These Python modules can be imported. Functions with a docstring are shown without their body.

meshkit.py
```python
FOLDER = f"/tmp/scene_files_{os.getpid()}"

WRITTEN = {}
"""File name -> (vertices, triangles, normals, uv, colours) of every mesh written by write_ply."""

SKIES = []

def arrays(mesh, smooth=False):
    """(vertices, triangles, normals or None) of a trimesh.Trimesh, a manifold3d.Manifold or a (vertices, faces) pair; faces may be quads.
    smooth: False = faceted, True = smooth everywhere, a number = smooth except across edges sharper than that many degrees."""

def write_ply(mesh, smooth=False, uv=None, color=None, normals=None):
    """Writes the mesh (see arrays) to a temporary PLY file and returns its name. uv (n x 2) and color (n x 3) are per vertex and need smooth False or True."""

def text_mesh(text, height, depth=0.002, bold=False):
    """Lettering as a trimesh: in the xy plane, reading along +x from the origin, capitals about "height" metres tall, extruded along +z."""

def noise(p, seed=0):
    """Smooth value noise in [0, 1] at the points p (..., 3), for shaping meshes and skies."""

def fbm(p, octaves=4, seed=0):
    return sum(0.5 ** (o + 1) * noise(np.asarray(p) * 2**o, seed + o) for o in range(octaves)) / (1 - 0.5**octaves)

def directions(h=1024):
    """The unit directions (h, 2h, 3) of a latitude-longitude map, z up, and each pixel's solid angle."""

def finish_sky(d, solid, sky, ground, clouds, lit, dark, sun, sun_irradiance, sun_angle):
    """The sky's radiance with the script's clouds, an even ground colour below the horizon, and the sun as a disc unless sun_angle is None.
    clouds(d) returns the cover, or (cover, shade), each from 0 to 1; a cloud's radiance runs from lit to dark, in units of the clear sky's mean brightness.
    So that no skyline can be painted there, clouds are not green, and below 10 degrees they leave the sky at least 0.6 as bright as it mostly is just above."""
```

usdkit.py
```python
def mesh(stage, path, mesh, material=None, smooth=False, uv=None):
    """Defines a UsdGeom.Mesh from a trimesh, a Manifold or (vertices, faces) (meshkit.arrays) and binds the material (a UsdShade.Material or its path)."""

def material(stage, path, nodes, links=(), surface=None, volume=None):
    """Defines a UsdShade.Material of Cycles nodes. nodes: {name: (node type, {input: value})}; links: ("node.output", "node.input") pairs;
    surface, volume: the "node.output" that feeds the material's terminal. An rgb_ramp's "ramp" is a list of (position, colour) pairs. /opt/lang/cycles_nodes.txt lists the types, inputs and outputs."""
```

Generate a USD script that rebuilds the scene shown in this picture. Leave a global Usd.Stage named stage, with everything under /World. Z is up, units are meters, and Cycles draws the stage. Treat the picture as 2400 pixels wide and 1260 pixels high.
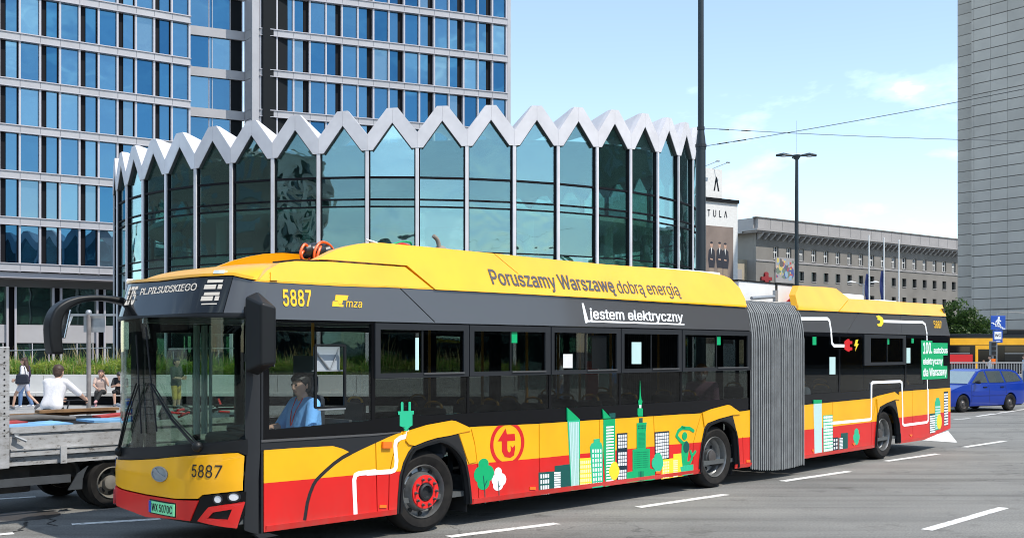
import math, random
import numpy as np, trimesh, usdkit, meshkit
import manifold3d as m3
import shapely
from shapely.geometry import Polygon, LineString, Point, box as sbox
from shapely import affinity
from shapely.ops import unary_union
from pxr import Usd, UsdGeom, UsdLux, UsdShade, Gf, Sdf, Vt

stage = Usd.Stage.CreateInMemory()
UsdGeom.SetStageUpAxis(stage, UsdGeom.Tokens.z)
UsdGeom.Xform.Define(stage, '/World')
UsdGeom.Scope.Define(stage, '/World/Looks')

# ---------------------------------------------------------------- camera, sky, sun, exposure
cam = UsdGeom.Camera.Define(stage, '/World/camera')
cam.AddTranslateOp().Set((0, 0, 2.11))
cam.AddRotateXOp().Set(90.0)
cam.CreateHorizontalApertureAttr(36.0)
cam.CreateVerticalApertureAttr(18.9)
cam.CreateFocalLengthAttr(39.0)
cam.CreateVerticalApertureOffsetAttr(2.865)
cam.CreateExposureAttr(0.6)
SUN_DIR = np.array([0.78, -0.50, 1.30]); SUN_DIR = SUN_DIR / np.linalg.norm(SUN_DIR)
SUN_EL = math.asin(SUN_DIR[2]); SUN_ROT = math.atan2(SUN_DIR[0], SUN_DIR[1])
sun = UsdLux.DistantLight.Define(stage, '/World/sun')
sun.CreateIntensityAttr(0.9)
sun.CreateAngleAttr(0.5)
sun.CreateColorAttr((1.0, 0.95, 0.87))
sun.CreateNormalizeAttr(True)
_z = Gf.Vec3d(*map(float, SUN_DIR))
sun.AddTransformOp().Set(Gf.Matrix4d().SetRotate(Gf.Rotation(Gf.Vec3d(0, 0, 1), _z)))
sky_mat = usdkit.material(stage, '/World/Looks/sky_look', {
    'sky': ('sky_texture', {'sky_type': 'single_scattering', 'sun_disc': False, 'sun_elevation': SUN_EL, 'sun_rotation': SUN_ROT,
                            'altitude': 100.0, 'air_density': 1.0, 'aerosol_density': 0.25, 'ozone_density': 0.5}),
    'tc': ('texture_coordinate', {}),
    'map': ('mapping', {'scale': (1.0, 1.0, 2.6), 'location': (-2.2, 0.8, 1.7)}),
    'n': ('noise_texture', {'scale': 3.1, 'detail': 9.0, 'roughness': 0.58, 'distortion': 0.35}),
    'r': ('rgb_ramp', {'ramp': [(0.0, (0.05, 0.05, 0.05)), (0.52, (0.06, 0.06, 0.06)), (0.58, (0.22, 0.22, 0.22)), (0.64, (0.7, 0.7, 0.7)), (0.72, (0.9, 0.9, 0.9)), (1.0, (1, 1, 1))]}),
    'mix': ('mix', {'mix_type': 'mix', 'color2': (9.0, 11.2, 12.0)}),
    'bg': ('background_shader', {'strength': 0.15})},
    [('tc.generated', 'map.vector'), ('map.vector', 'n.vector'), ('n.fac', 'r.fac'), ('r.color', 'mix.fac'), ('sky.color', 'mix.color1'), ('mix.color', 'bg.color')],
    surface='bg.background')
dome = UsdLux.DomeLight.Define(stage, '/World/sky')
dome.CreateIntensityAttr(1.0)
UsdShade.MaterialBindingAPI.Apply(dome.GetPrim()).Bind(sky_mat)
dome.GetPrim().SetCustomDataByKey('kind', 'structure')

# ---------------------------------------------------------------- helpers
RNG = np.random.default_rng(7)
_used = {}

def path_for(parent, name):
    n = _used.get((parent, name), 0)
    _used[(parent, name)] = n + 1
    return f'{parent}/{name}' if n == 0 else f'{parent}/{name}_{n:03d}'

def tag(prim, label=None, cat=None, group=None, kind=None):
    p = prim.GetPrim() if hasattr(prim, 'GetPrim') else prim
    for k, v in (('label', label), ('category', cat), ('group', group), ('kind', kind)):
        if v:
            p.SetCustomDataByKey(k, v)
    return p

def thing(name, label, cat, loc=(0, 0, 0), rot=0.0, group=None, kind=None):
    path = path_for('/World', name)
    x = UsdGeom.Xform.Define(stage, path)
    x.AddTranslateOp().Set(tuple(map(float, loc)))
    x.AddRotateZOp().Set(float(rot))
    tag(x, label, cat, group, kind)
    return path

def obj(name, mesh, m, parent='/World', smooth=False, label=None, cat=None, group=None, kind=None):
    path = path_for(parent, name)
    if isinstance(mesh, (list, tuple)) and not (len(mesh) == 2 and isinstance(mesh[0], np.ndarray)):
        mesh = trimesh.util.concatenate(mesh)
    usdkit.mesh(stage, path, mesh, m, smooth)
    tag(stage.GetPrimAtPath(path), label, cat, group, kind)
    return path

def copy_thing(src, name, label, cat, loc, rot=0.0, group=None):
    path = path_for('/World', name)
    x = UsdGeom.Xform.Define(stage, path)
    x.GetPrim().GetReferences().AddInternalReference(src)
    ops = UsdGeom.Xformable(x)
    x.GetPrim().GetAttribute('xformOp:translate').Set(Gf.Vec3d(*map(float, loc)))
    x.GetPrim().GetAttribute('xformOp:rotateZ').Set(float(rot))
    tag(x, label, cat, group)
    x.GetPrim().SetInstanceable(True)
    return path

def bx(x0, x1, y0, y1, z0, z1):
    b = trimesh.creation.box((x1 - x0, y1 - y0, z1 - z0))
    b.apply_translation(((x0 + x1) / 2, (y0 + y1) / 2, (z0 + z1) / 2))
    return b

def bevel_box(x0, x1, y0, y1, z0, z1, r=0.02, seg=8):
    c = [m3.Manifold.sphere(r, seg).translate((x, y, z)) for x in (x0 + r, x1 - r) for y in (y0 + r, y1 - r) for z in (z0 + r, z1 - r)]
    return tm(m3.Manifold.batch_hull(c))

def tm(man):
    g = man.to_mesh()
    return trimesh.Trimesh(np.array(g.vert_properties[:, :3], float), np.array(g.tri_verts), process=False)

def tube(pts, r, seg=8, r1=None):
    """A round bar through the points, with the joints mitred."""
    p = np.asarray(pts, float)
    rr = np.linspace(r, r if r1 is None else r1, len(p))
    t = np.gradient(p, axis=0) if len(p) > 2 else np.repeat((p[1] - p[0])[None], 2, 0)
    t = t / (np.linalg.norm(t, axis=1, keepdims=True) + 1e-12)
    ref = np.array([0, 0, 1.0]) if abs(t[0][2]) < 0.9 else np.array([1.0, 0, 0])
    V = []
    a = np.cross(t[0], ref); a /= np.linalg.norm(a)
    for i in range(len(p)):
        a = a - t[i] * (a @ t[i]); a /= np.linalg.norm(a)
        b = np.cross(t[i], a)
        an = np.arange(seg) * 2 * math.pi / seg
        V.append(p[i] + rr[i] * (np.cos(an)[:, None] * a + np.sin(an)[:, None] * b))
    V = np.vstack(V); Fc = []
    n = len(p)
    for i in range(n - 1):
        for j in range(seg):
            q = (i * seg + j, i * seg + (j + 1) % seg, (i + 1) * seg + (j + 1) % seg, (i + 1) * seg + j)
            Fc += [(q[0], q[1], q[2]), (q[0], q[2], q[3])]
    V = np.vstack([V, p[0], p[-1]])
    for j in range(seg):
        Fc += [(n * seg, (j + 1) % seg, j), (n * seg + 1, (n - 1) * seg + j, (n - 1) * seg + (j + 1) % seg)]
    return trimesh.Trimesh(V, np.array(Fc), process=False)

def smooth_path(pts, n=6):
    """Catmull-Rom through the points."""
    p = np.asarray(pts, float)
    q = np.vstack([2 * p[0] - p[1], p, 2 * p[-1] - p[-2]])
    out = []
    for i in range(1, len(q) - 2):
        for t in np.linspace(0, 1, n, endpoint=False):
            out.append(0.5 * (2 * q[i] + (q[i + 1] - q[i - 1]) * t + (2 * q[i - 1] - 5 * q[i] + 4 * q[i + 1] - q[i + 2]) * t ** 2 + (3 * q[i] - q[i - 1] - 3 * q[i + 1] + q[i + 2]) * t ** 3))
    out.append(p[-1])
    return np.array(out)

def polys(g):
    return [x for x in getattr(g, 'geoms', [g]) if x.geom_type == 'Polygon' and x.area > 1e-6]

def extrude(g, t):
    """A shapely area as a plate in the xy plane, t thick along +z."""
    return trimesh.util.concatenate([trimesh.creation.extrude_polygon(x, t, engine='earcut') for x in polys(g)])

def upright(g, y0, y1, sub=None):
    """A plate whose outline is drawn in (x, z), from y0 to y1."""
    m = extrude(g, 0.002)
    if sub:
        v, f = trimesh.remesh.subdivide_to_size(m.vertices, m.faces, sub)
        m = trimesh.Trimesh(v, f, process=False)
        m.merge_vertices()
    v = m.vertices
    return trimesh.Trimesh(np.column_stack([v[:, 0], y0 + (y1 - y0) * v[:, 2] / 0.002, v[:, 1]]), m.faces if y1 < y0 else m.faces[:, ::-1], process=False)

def lathe(profile, seg=40):
    """Revolves (radius, height) points about z."""
    return trimesh.creation.revolve(np.asarray(profile, float), sections=seg)

def turn(m, axis, deg, at=(0, 0, 0)):
    m = m.copy()
    m.apply_transform(trimesh.transformations.rotation_matrix(math.radians(deg), axis, at))
    return m

def moved(m, x=0, y=0, z=0):
    m = m.copy(); m.apply_translation((x, y, z)); return m

# ---------------------------------------------------------------- materials
def look(name, color, rough=0.5, metal=0.0, coat=0.0, spec=0.5, vary=0.0, scale=3.0, bump=0.0, bscale=60.0, second=None, lo=0.35, hi=0.65, detail=6.0):
    nodes = {'p': ('principled_bsdf', {'base_color': color, 'roughness': rough, 'metallic': metal, 'coat_weight': coat, 'coat_roughness': 0.06, 'specular_ior_level': spec})}
    links = []
    if vary or second:
        c = np.array(color, float)
        d = np.array(second, float) if second else c * (1 - vary)
        nodes['tc'] = ('texture_coordinate', {})
        nodes['n'] = ('noise_texture', {'scale': scale, 'detail': detail, 'roughness': 0.6})
        nodes['r'] = ('rgb_ramp', {'ramp': [(lo, tuple(c)), (hi, tuple(d))]})
        links += [('tc.object', 'n.vector'), ('n.fac', 'r.fac'), ('r.color', 'p.base_color')]
    if bump:
        nodes.setdefault('tc', ('texture_coordinate', {}))
        nodes['bn'] = ('noise_texture', {'scale': bscale, 'detail': 4.0})
        nodes['b'] = ('bump', {'strength': bump, 'distance': 0.02})
        links += [('tc.object', 'bn.vector'), ('bn.fac', 'b.height'), ('b.normal', 'p.normal')]
    return usdkit.material(stage, f'/World/Looks/{name}', nodes, links, surface='p.BSDF')

def clear_glass(name, tint, fac=0.06, rough=0.0, refl=(1, 1, 1)):
    return usdkit.material(stage, f'/World/Looks/{name}', {
        'f': ('layer_weight', {'blend': 0.5}), 'w': ('math', {'math_type': 'power', 'value2': 5.0}), 'm': ('math', {'math_type': 'multiply_add', 'value2': 0.9, 'value3': 0.03 + fac, 'use_clamp': True}),
        't': ('transparent_bsdf', {'color': tint}), 'g': ('glossy_bsdf', {'color': refl, 'roughness': rough}), 'x': ('mix_closure', {})},
        [('f.facing', 'w.value1'), ('w.value', 'm.value1'), ('m.value', 'x.fac'), ('t.BSDF', 'x.closure1'), ('g.BSDF', 'x.closure2')], surface='x.closure')

def mirror_glass(name, base, refl, fac, wave=0.02, wscale=0.6):
    """Coated facade glass over a dark room: mostly mirror, slightly uneven."""
    return usdkit.material(stage, f'/World/Looks/{name}', {
        'tc': ('texture_coordinate', {}), 'n': ('noise_texture', {'scale': wscale, 'detail': 1.0}), 'b': ('bump', {'strength': wave, 'distance': 1.0}),
        'd': ('diffuse_bsdf', {'color': base}), 'g': ('glossy_bsdf', {'color': refl, 'roughness': 0.01}), 'x': ('mix_closure', {'fac': fac})},
        [('tc.object', 'n.vector'), ('n.fac', 'b.height'), ('b.normal', 'g.normal'), ('d.BSDF', 'x.closure1'), ('g.BSDF', 'x.closure2')], surface='x.closure')

M = {}
def bus_paint(name, c):
    # gloss paint, a little uneven, with road dust thrown up along the skirt
    return usdkit.material(stage, f'/World/Looks/{name}', {
        'tc': ('texture_coordinate', {}), 'n': ('noise_texture', {'scale': 1.6, 'detail': 6.0}), 'r': ('rgb_ramp', {'ramp': [(0.35, c), (0.65, tuple(0.88 * x for x in c))]}),
        'x': ('separate_xyz', {}), 'h': ('rgb_ramp', {'ramp': [(0.24, (0.42, 0.42, 0.42)), (0.40, (0.10, 0.10, 0.10)), (0.75, (0.02, 0.02, 0.02)), (1.0, (0.0, 0.0, 0.0))]}),
        'mp': ('mapping', {'scale': (1.0, 1.0, 0.35)}), 'dn': ('noise_texture', {'scale': 6.0, 'detail': 9.0, 'roughness': 0.7}), 'dr': ('rgb_ramp', {'ramp': [(0.35, (0.15, 0.15, 0.15)), (0.7, (0.8, 0.8, 0.8))]}),
        'dm': ('math', {'math_type': 'multiply'}), 'mx': ('mix', {'mix_type': 'mix', 'color2': (0.17, 0.145, 0.115)}),
        'bn': ('noise_texture', {'scale': 2.2, 'detail': 4.0}), 'b': ('bump', {'strength': 0.012, 'distance': 0.02}), 'p': ('principled_bsdf', {'roughness': 0.3, 'coat_weight': 0.25, 'coat_roughness': 0.06})},
        [('tc.object', 'n.vector'), ('n.fac', 'r.fac'), ('tc.object', 'x.vector'), ('x.z', 'h.fac'), ('tc.object', 'mp.vector'), ('mp.vector', 'dn.vector'), ('dn.fac', 'dr.fac'), ('h.color', 'dm.value1'), ('dr.color', 'dm.value2'), ('dm.value', 'mx.fac'), ('r.color', 'mx.color1'), ('mx.color', 'p.base_color'),
         ('tc.object', 'bn.vector'), ('bn.fac', 'b.height'), ('b.normal', 'p.normal')], surface='p.BSDF')
M['yellow'] = bus_paint('bus_yellow_paint', (0.86, 0.41, 0.004))
M['red'] = bus_paint('bus_red_paint', (0.64, 0.010, 0.008))
M['cove'] = look('bus_grey_paint', (0.066, 0.065, 0.066), 0.22, coat=0.5, bump=0.10, bscale=1.4)
M['black_gloss'] = look('bus_black_gloss', (0.003, 0.003, 0.0035), 0.10, spec=0.28)
M['trim'] = look('dark_trim', (0.007, 0.0075, 0.008), 0.45, spec=0.3)
M['trim_grey'] = look('dark_grey_trim', (0.017, 0.018, 0.020), 0.42, spec=0.35)
M['rubber'] = look('rubber', (0.008, 0.008, 0.0085), 0.75, vary=0.4, scale=9)
M['tyre'] = look('tyre_rubber', (0.006, 0.0055, 0.0055), 0.85, spec=0.25, vary=0.4, second=(0.018, 0.016, 0.014), scale=6)
M['rim'] = look('wheel_steel', (0.27, 0.27, 0.265), 0.38, metal=0.75, vary=0.35, scale=7)
M['hub_red'] = look('hub_red_paint', (0.7, 0.016, 0.014), 0.4)
M['bolt'] = look('bolt_steel', (0.10, 0.09, 0.085), 0.45, metal=0.5)
M['chrome'] = look('polished_metal', (0.65, 0.65, 0.66), 0.18, metal=1.0)
M['white'] = look('white_print', (0.8, 0.8, 0.8), 0.45)
M['off_white'] = look('off_white_paint', (0.68, 0.67, 0.65), 0.5, vary=0.1)
M['print_green'] = look('print_green', (0.0, 0.34, 0.12), 0.35)
M['print_teal'] = look('print_teal', (0.02, 0.42, 0.22), 0.35)
M['print_dark'] = look('print_dark_green', (0.004, 0.075, 0.065), 0.35)
M['print_navy'] = look('print_navy', (0.006, 0.022, 0.035), 0.35)
M['print_pale'] = look('print_pale_blue', (0.45, 0.62, 0.60), 0.35)
M['print_lemon'] = look('print_lemon', (0.86, 0.60, 0.03), 0.35)
M['print_cream'] = look('print_cream', (0.82, 0.72, 0.42), 0.35)
M['print_red'] = look('print_red', (0.56, 0.012, 0.014), 0.35)
M['print_black'] = look('print_black', (0.012, 0.012, 0.014), 0.4)
M['print_charcoal'] = look('print_charcoal', (0.07, 0.062, 0.06), 0.4)
M['print_gold'] = look('print_gold', (0.9, 0.5, 0.02), 0.4)
M['print_blue'] = look('print_blue', (0.012, 0.07, 0.38), 0.4)
M['orange_lens'] = look('orange_lens', (0.9, 0.16, 0.01), 0.2, coat=0.5)
M['led'] = usdkit.material(stage, '/World/Looks/display_light', {'e': ('emission', {'color': (1, 0.98, 0.94), 'strength': 0.5})}, [], surface='e.emission')
M['lamp_glass'] = look('lamp_lens', (0.8, 0.82, 0.85), 0.08, metal=0.3, coat=1.0)
M['display'] = look('display_glass', (0.006, 0.006, 0.006), 0.03, spec=0.5)
M['bus_glass'] = clear_glass('bus_window_glass', (0.54, 0.56, 0.55), 0.0)
M['lower_glass'] = clear_glass('bus_lower_glass', (0.42, 0.44, 0.43), 0.0)
M['far_glass'] = clear_glass('far_window_glass', (0.52, 0.55, 0.53), 0.0)
M['screen_glass'] = clear_glass('windscreen_glass', (0.70, 0.79, 0.74), 0.0)
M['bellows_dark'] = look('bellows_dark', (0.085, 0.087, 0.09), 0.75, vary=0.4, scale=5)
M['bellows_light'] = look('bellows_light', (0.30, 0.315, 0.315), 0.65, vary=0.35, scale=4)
M['interior'] = look('bus_interior', (0.07, 0.075, 0.075), 0.7)
M['interior_pale'] = look('bus_interior_pale', (0.42, 0.48, 0.45), 0.6)
M['seat'] = look('seat_fabric', (0.03, 0.035, 0.045), 0.85)
M['pole_yellow'] = look('yellow_handrail', (0.8, 0.38, 0.01), 0.4)
M['cable_orange'] = look('orange_cable', (0.75, 0.10, 0.01), 0.4)
M['machine'] = look('machine_black', (0.015, 0.016, 0.018), 0.4, vary=0.3)
M['steel'] = look('galvanised_steel', (0.36, 0.37, 0.38), 0.45, metal=0.6, vary=0.2, scale=5)
M['plate_green'] = look('plate_green', (0.22, 0.72, 0.36), 0.4)

# ================================================================ ground
M['asphalt'] = usdkit.material(stage, '/World/Looks/asphalt', {
    'tc': ('texture_coordinate', {}),
    'n1': ('noise_texture', {'scale': 38.0, 'detail': 8.0, 'roughness': 0.7}), 'n2': ('noise_texture', {'scale': 0.35, 'detail': 5.0, 'roughness': 0.6}),
    'r1': ('rgb_ramp', {'ramp': [(0.3, (0.10, 0.097, 0.090)), (0.7, (0.27, 0.262, 0.246))]}), 'r2': ('rgb_ramp', {'ramp': [(0.3, (0.80, 0.80, 0.80)), (0.7, (1.12, 1.12, 1.10))]}),
    'v': ('voronoi_texture', {'scale': 0.55, 'feature': 'distance_to_edge', 'randomness': 1.0}), 'nd': ('noise_texture', {'scale': 2.2, 'detail': 4.0}), 'va': ('vector_math', {'math_type': 'add'}),
    'rc': ('rgb_ramp', {'ramp': [(0.0, (0.45, 0.45, 0.45)), (0.008, (0.55, 0.55, 0.55)), (0.012, (1, 1, 1))]}),
    'pn': ('noise_texture', {'scale': 0.13, 'detail': 2.0}), 'rp': ('rgb_ramp', {'ramp': [(0.50, (0, 0, 0)), (0.58, (0.8, 0.8, 0.8))]}),
    'tm': ('mapping', {'rotation': (0, 0, -0.7854), 'scale': (0.06, 1.0, 1.0)}), 'tn': ('noise_texture', {'scale': 1.5, 'detail': 4.0, 'roughness': 0.65}), 'tr': ('rgb_ramp', {'ramp': [(0.32, (0.66, 0.65, 0.64)), (0.52, (1.0, 1.0, 1.0)), (0.72, (1.13, 1.12, 1.10))]}),
    'on': ('noise_texture', {'scale': 1.1, 'detail': 6.0, 'roughness': 0.7}), 'orr': ('rgb_ramp', {'ramp': [(0.58, (1, 1, 1)), (0.70, (0.60, 0.59, 0.58))]}), 'm3': ('mix', {'mix_type': 'multiply', 'fac': 1.0}), 'm4': ('mix', {'mix_type': 'multiply', 'fac': 1.0}),
    'm1': ('mix', {'mix_type': 'multiply', 'fac': 1.0}), 'm2': ('mix', {'mix_type': 'multiply', 'fac': 0.0}),
    'bn': ('noise_texture', {'scale': 55.0, 'detail': 3.0}), 'b': ('bump', {'strength': 0.25, 'distance': 0.01}), 'p': ('principled_bsdf', {'roughness': 0.85, 'specular_ior_level': 0.3})},
    [('tc.object', 'n1.vector'), ('tc.object', 'n2.vector'), ('tc.object', 'nd.vector'), ('tc.object', 'pn.vector'), ('tc.object', 'va.vector1'), ('nd.color', 'va.vector2'), ('va.vector', 'v.vector'), ('n1.fac', 'r1.fac'), ('n2.fac', 'r2.fac'), ('v.distance', 'rc.fac'), ('pn.fac', 'rp.fac'),
     ('r1.color', 'm1.color1'), ('r2.color', 'm1.color2'), ('m1.color', 'm2.color1'), ('rc.color', 'm2.color2'), ('rp.color', 'm2.fac'), ('m2.color', 'm3.color1'), ('tc.object', 'tm.vector'), ('tm.vector', 'tn.vector'), ('tn.fac', 'tr.fac'), ('tr.color', 'm3.color2'), ('m3.color', 'm4.color1'), ('tc.object', 'on.vector'), ('on.fac', 'orr.fac'), ('orr.color', 'm4.color2'), ('m4.color', 'p.base_color'), ('tc.object', 'bn.vector'), ('bn.fac', 'b.height'), ('b.normal', 'p.normal')], surface='p.BSDF')
M['paving'] = look('paving_concrete', (0.30, 0.29, 0.28), 0.85, vary=0.25, scale=1.2, bump=0.15, bscale=20)
M['kerb'] = look('kerb_granite', (0.28, 0.27, 0.26), 0.8, vary=0.3, scale=6)
M['marking'] = look('road_paint', (0.74, 0.72, 0.68), 0.7, second=(0.26, 0.255, 0.24), lo=0.50, hi=0.66, scale=14, detail=10)
g = 1500.0
gr = (np.array([(-g, -g, -0.02), (g, -g, -0.02), (g, g, -0.02), (-g, g, -0.02)], float), np.array([(0, 1, 2), (0, 2, 3)]))
obj('ground', gr, look('ground_far', (0.20, 0.20, 0.19), 0.9, vary=0.3, scale=0.05), kind='structure')
road = obj('road', (np.array([(-120, -60, 0), (160, -60, 0), (160, 160, 0), (-120, 160, 0)], float), np.array([(0, 1, 2), (0, 2, 3)])), M['asphalt'], kind='structure')
D1 = np.array([math.sin(0.80), math.cos(0.80)])
def dash(a, b, w=0.14):
    a, b = np.array(a), np.array(b)
    d = (b - a) / np.linalg.norm(b - a); n = np.array([-d[1], d[0]]) * w / 2
    return (np.array([(*(a - n), 0.004), (*(b - n), 0.004), (*(b + n), 0.004), (*(a + n), 0.004)]), np.array([(0, 1, 2), (0, 2, 3)]))
for a, b in ([(1.7, 14.95), (3.14, 16.28)], [(4.37, 17.93), (5.89, 19.39)], [(7.14, 21.18), (8.7, 22.67)], [(9.9, 24.27), (11.49, 25.88)], [(-0.72, 12.58), (0.55, 13.55)], [(4.88, 13.06), (6.61, 14.91)], [(-5.35, 13.48), (-4.41, 13.92)], [(-5.99, 12.67), (-5.76, 12.82)]):
    obj('lane_dash', dash(a, b), M['marking'], road)
for a, b in ([(-8.04, 15.37), (-6.88, 16.02)], [(13.58, 34.07), (14.25, 34.5)], [(14.91, 35.62), (16.15, 37.07)], [(16.39, 37.45), (17.58, 38.77)], [(17.8, 39.19), (20.94, 42.53)]):
    obj('edge_line', dash(a, b, 0.12), M['marking'], road)
(ax, ay), (bx_, by_), (cx_, cy_) = [(9.62, 26.19), (11.47, 29.18), (10.22, 25.46)]
obj('road_arrow', (np.array([(ax, ay, 0.004), (cx_, cy_, 0.004), (bx_, by_, 0.004)]), np.array([(0, 1, 2)])), M['marking'], road)
for (cx0, cy0, rr) in ((*[(-6.22, 14.18)][0], 0.42),):
    obj('manhole_cover', moved(lathe([(0, 0.006), (rr, 0.006), (rr, 0.002)], 28), cx0, cy0, 0), M['bolt'], road)
patch_mat = look('asphalt_patch', (0.085, 0.083, 0.080), 0.9, second=(0.15, 0.147, 0.14), scale=30, detail=8, bump=0.2, bscale=60)
def flat(g, z, name, m):
    t = extrude(g, 0.001); t.vertices[:, 2] = z + t.vertices[:, 2]
    obj(name, t, m, road)
for k, pts in enumerate(([(-6.98, 14.63), (-6.59, 15.03), (-6.09, 14.95), (-5.83, 14.47), (-5.85, 13.96), (-6.21, 13.68), (-6.48, 13.58)],)):
    flat(Polygon(pts), 0.002, 'road_patch', patch_mat)
tar = look('tar_seam', (0.03, 0.029, 0.028), 0.7, vary=0.3, scale=20)
def wob(a, b, n, amp, seed):
    r = np.random.default_rng(seed); a, b = np.array(a), np.array(b); t = np.linspace(0, 1, n)
    d = (b - a) / np.linalg.norm(b - a); q = np.array([-d[1], d[0]])
    o = np.cumsum(r.normal(0, amp, n)); o -= np.linspace(o[0], o[-1], n)
    return [tuple(a + (b - a) * s + q * w) for s, w in zip(t, o)]
for k, (a, b) in enumerate(([(-5.84, 13.96), (-5.47, 13.35)], [(-6, 13.68), (-5.82, 12.94)])):
    flat(LineString(wob(a, b, 26, 0.02, k)).buffer(0.010 + 0.006 * (k % 2), cap_style=2), 0.0045, 'tar_seam', tar)
# pavement beyond the kerb
K0 = np.array([(-7.77, 16.04)][0]) + np.array([-0.1, 0.35])
dk = np.array([0.690, 0.724]); nk = np.array([-dk[1], dk[0]])
far_end = K0 + dk * 62
pv = [K0 - dk * 90, far_end, far_end + np.array([2, 8]), far_end + np.array([-4, 100]), K0 - dk * 60 + np.array([0, 190]), K0 - dk * 90 + np.array([-10, 100])]
pm = extrude(Polygon(pv).buffer(0), 0.12)
obj('pavement', pm, M['paving'], kind='structure')
kb = obj('kerb', bx(0, 0.01, 0, 0.01, 0.0, 0.01), M['kerb'], kind='structure')
L = 0.0
for k in range(70):
    a = K0 + dk * (-12 + k * 1.0)
    m = turn(bx(0.005, 0.995, -0.16, -0.003, -0.01, 0.125), (0, 0, 1), math.degrees(math.atan2(dk[1], dk[0])))
    obj('kerb_stone', moved(m, a[0], a[1], 0), M['kerb'], kb)

# ================================================================ the articulated bus
# local frame: x runs from the front axle towards the rear, y from the street side across the bus, z up
BO = (-0.995, 12.871); BROT = 90.0 - math.degrees(0.78)
JOINT, BEND = 7.65, 0.78 - 0.721
bus = thing('articulated_bus', 'long yellow, red and dark grey articulated electric bus with skyline graphics along its side', 'bus', (BO[0], BO[1], 0), BROT)

def bus_world(s, w, z):
    a = math.radians(BROT)
    return (BO[0] + s * math.cos(a) - w * math.sin(a), BO[1] + s * math.sin(a) + w * math.cos(a), z)

def lean(z):
    z = np.asarray(z, float)
    return np.where(z < 2.43, 0, np.where(z < 2.83, 0.125 * (z - 2.43), 0.05 + 0.48 * (z - 2.83)))

def trail(m):
    """From the trailer's frame (x from the joint) into the bus frame."""
    m = m.copy(); c, s = math.cos(BEND), math.sin(BEND)
    v = m.vertices
    m.vertices = np.column_stack([JOINT + v[:, 0] * c - v[:, 1] * s, v[:, 0] * s + v[:, 1] * c, v[:, 2]])
    return m

def plate(g, w0, w1, leaning=False, tr=False, far=False):
    """A side plate drawn in (along the bus, height); w0 is its outer face."""
    m = upright(g, w0, w1, 0.25 if leaning else None)
    if leaning:
        m.vertices[:, 1] += lean(m.vertices[:, 2])
    if far:
        m.vertices[:, 1] = 2.55 - m.vertices[:, 1]; m.faces = m.faces[:, ::-1]
    return trail(m) if tr else m

def seg(pts, width):
    return LineString(pts).buffer(width / 2, cap_style=2, join_style=2)

# outlines, tractor side
SK_TOP = [(-2.217, 1.202), (-0.763, 1.187), (-0.39, 1.19), (-0.283, 1.194), (0.006, 1.248), (0.394, 1.283), (0.448, 1.276), (0.684, 1.185), (0.712, 1.191), (1.865, 1.174), (4.988, 1.169), (5.454, 1.163), (5.745, 1.217), (6.184, 1.267), (6.242, 1.258), (6.505, 1.148), (6.86, 1.161)]
SK = Polygon([(-2.19, 0.262)] + [(-2.19, SK_TOP[0][1])] + SK_TOP[1:-1] + [(6.83, SK_TOP[-1][1]), (6.83, 0.262)])
A1 = Polygon([(-0.45, 0.236), (-0.437, 0.465), (-0.411, 0.693), (-0.357, 0.842), (-0.285, 0.953), (-0.217, 1.019), (-0.037, 1.063), (0.172, 1.093), (0.342, 1.105), (0.483, 1.124), (0.538, 1.005), (0.615, 0.822), (0.671, 0.606), (0.704, 0.407), (0.716, 0.235)] + [(0.72, 0.1), (-0.46, 0.1)])
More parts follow.
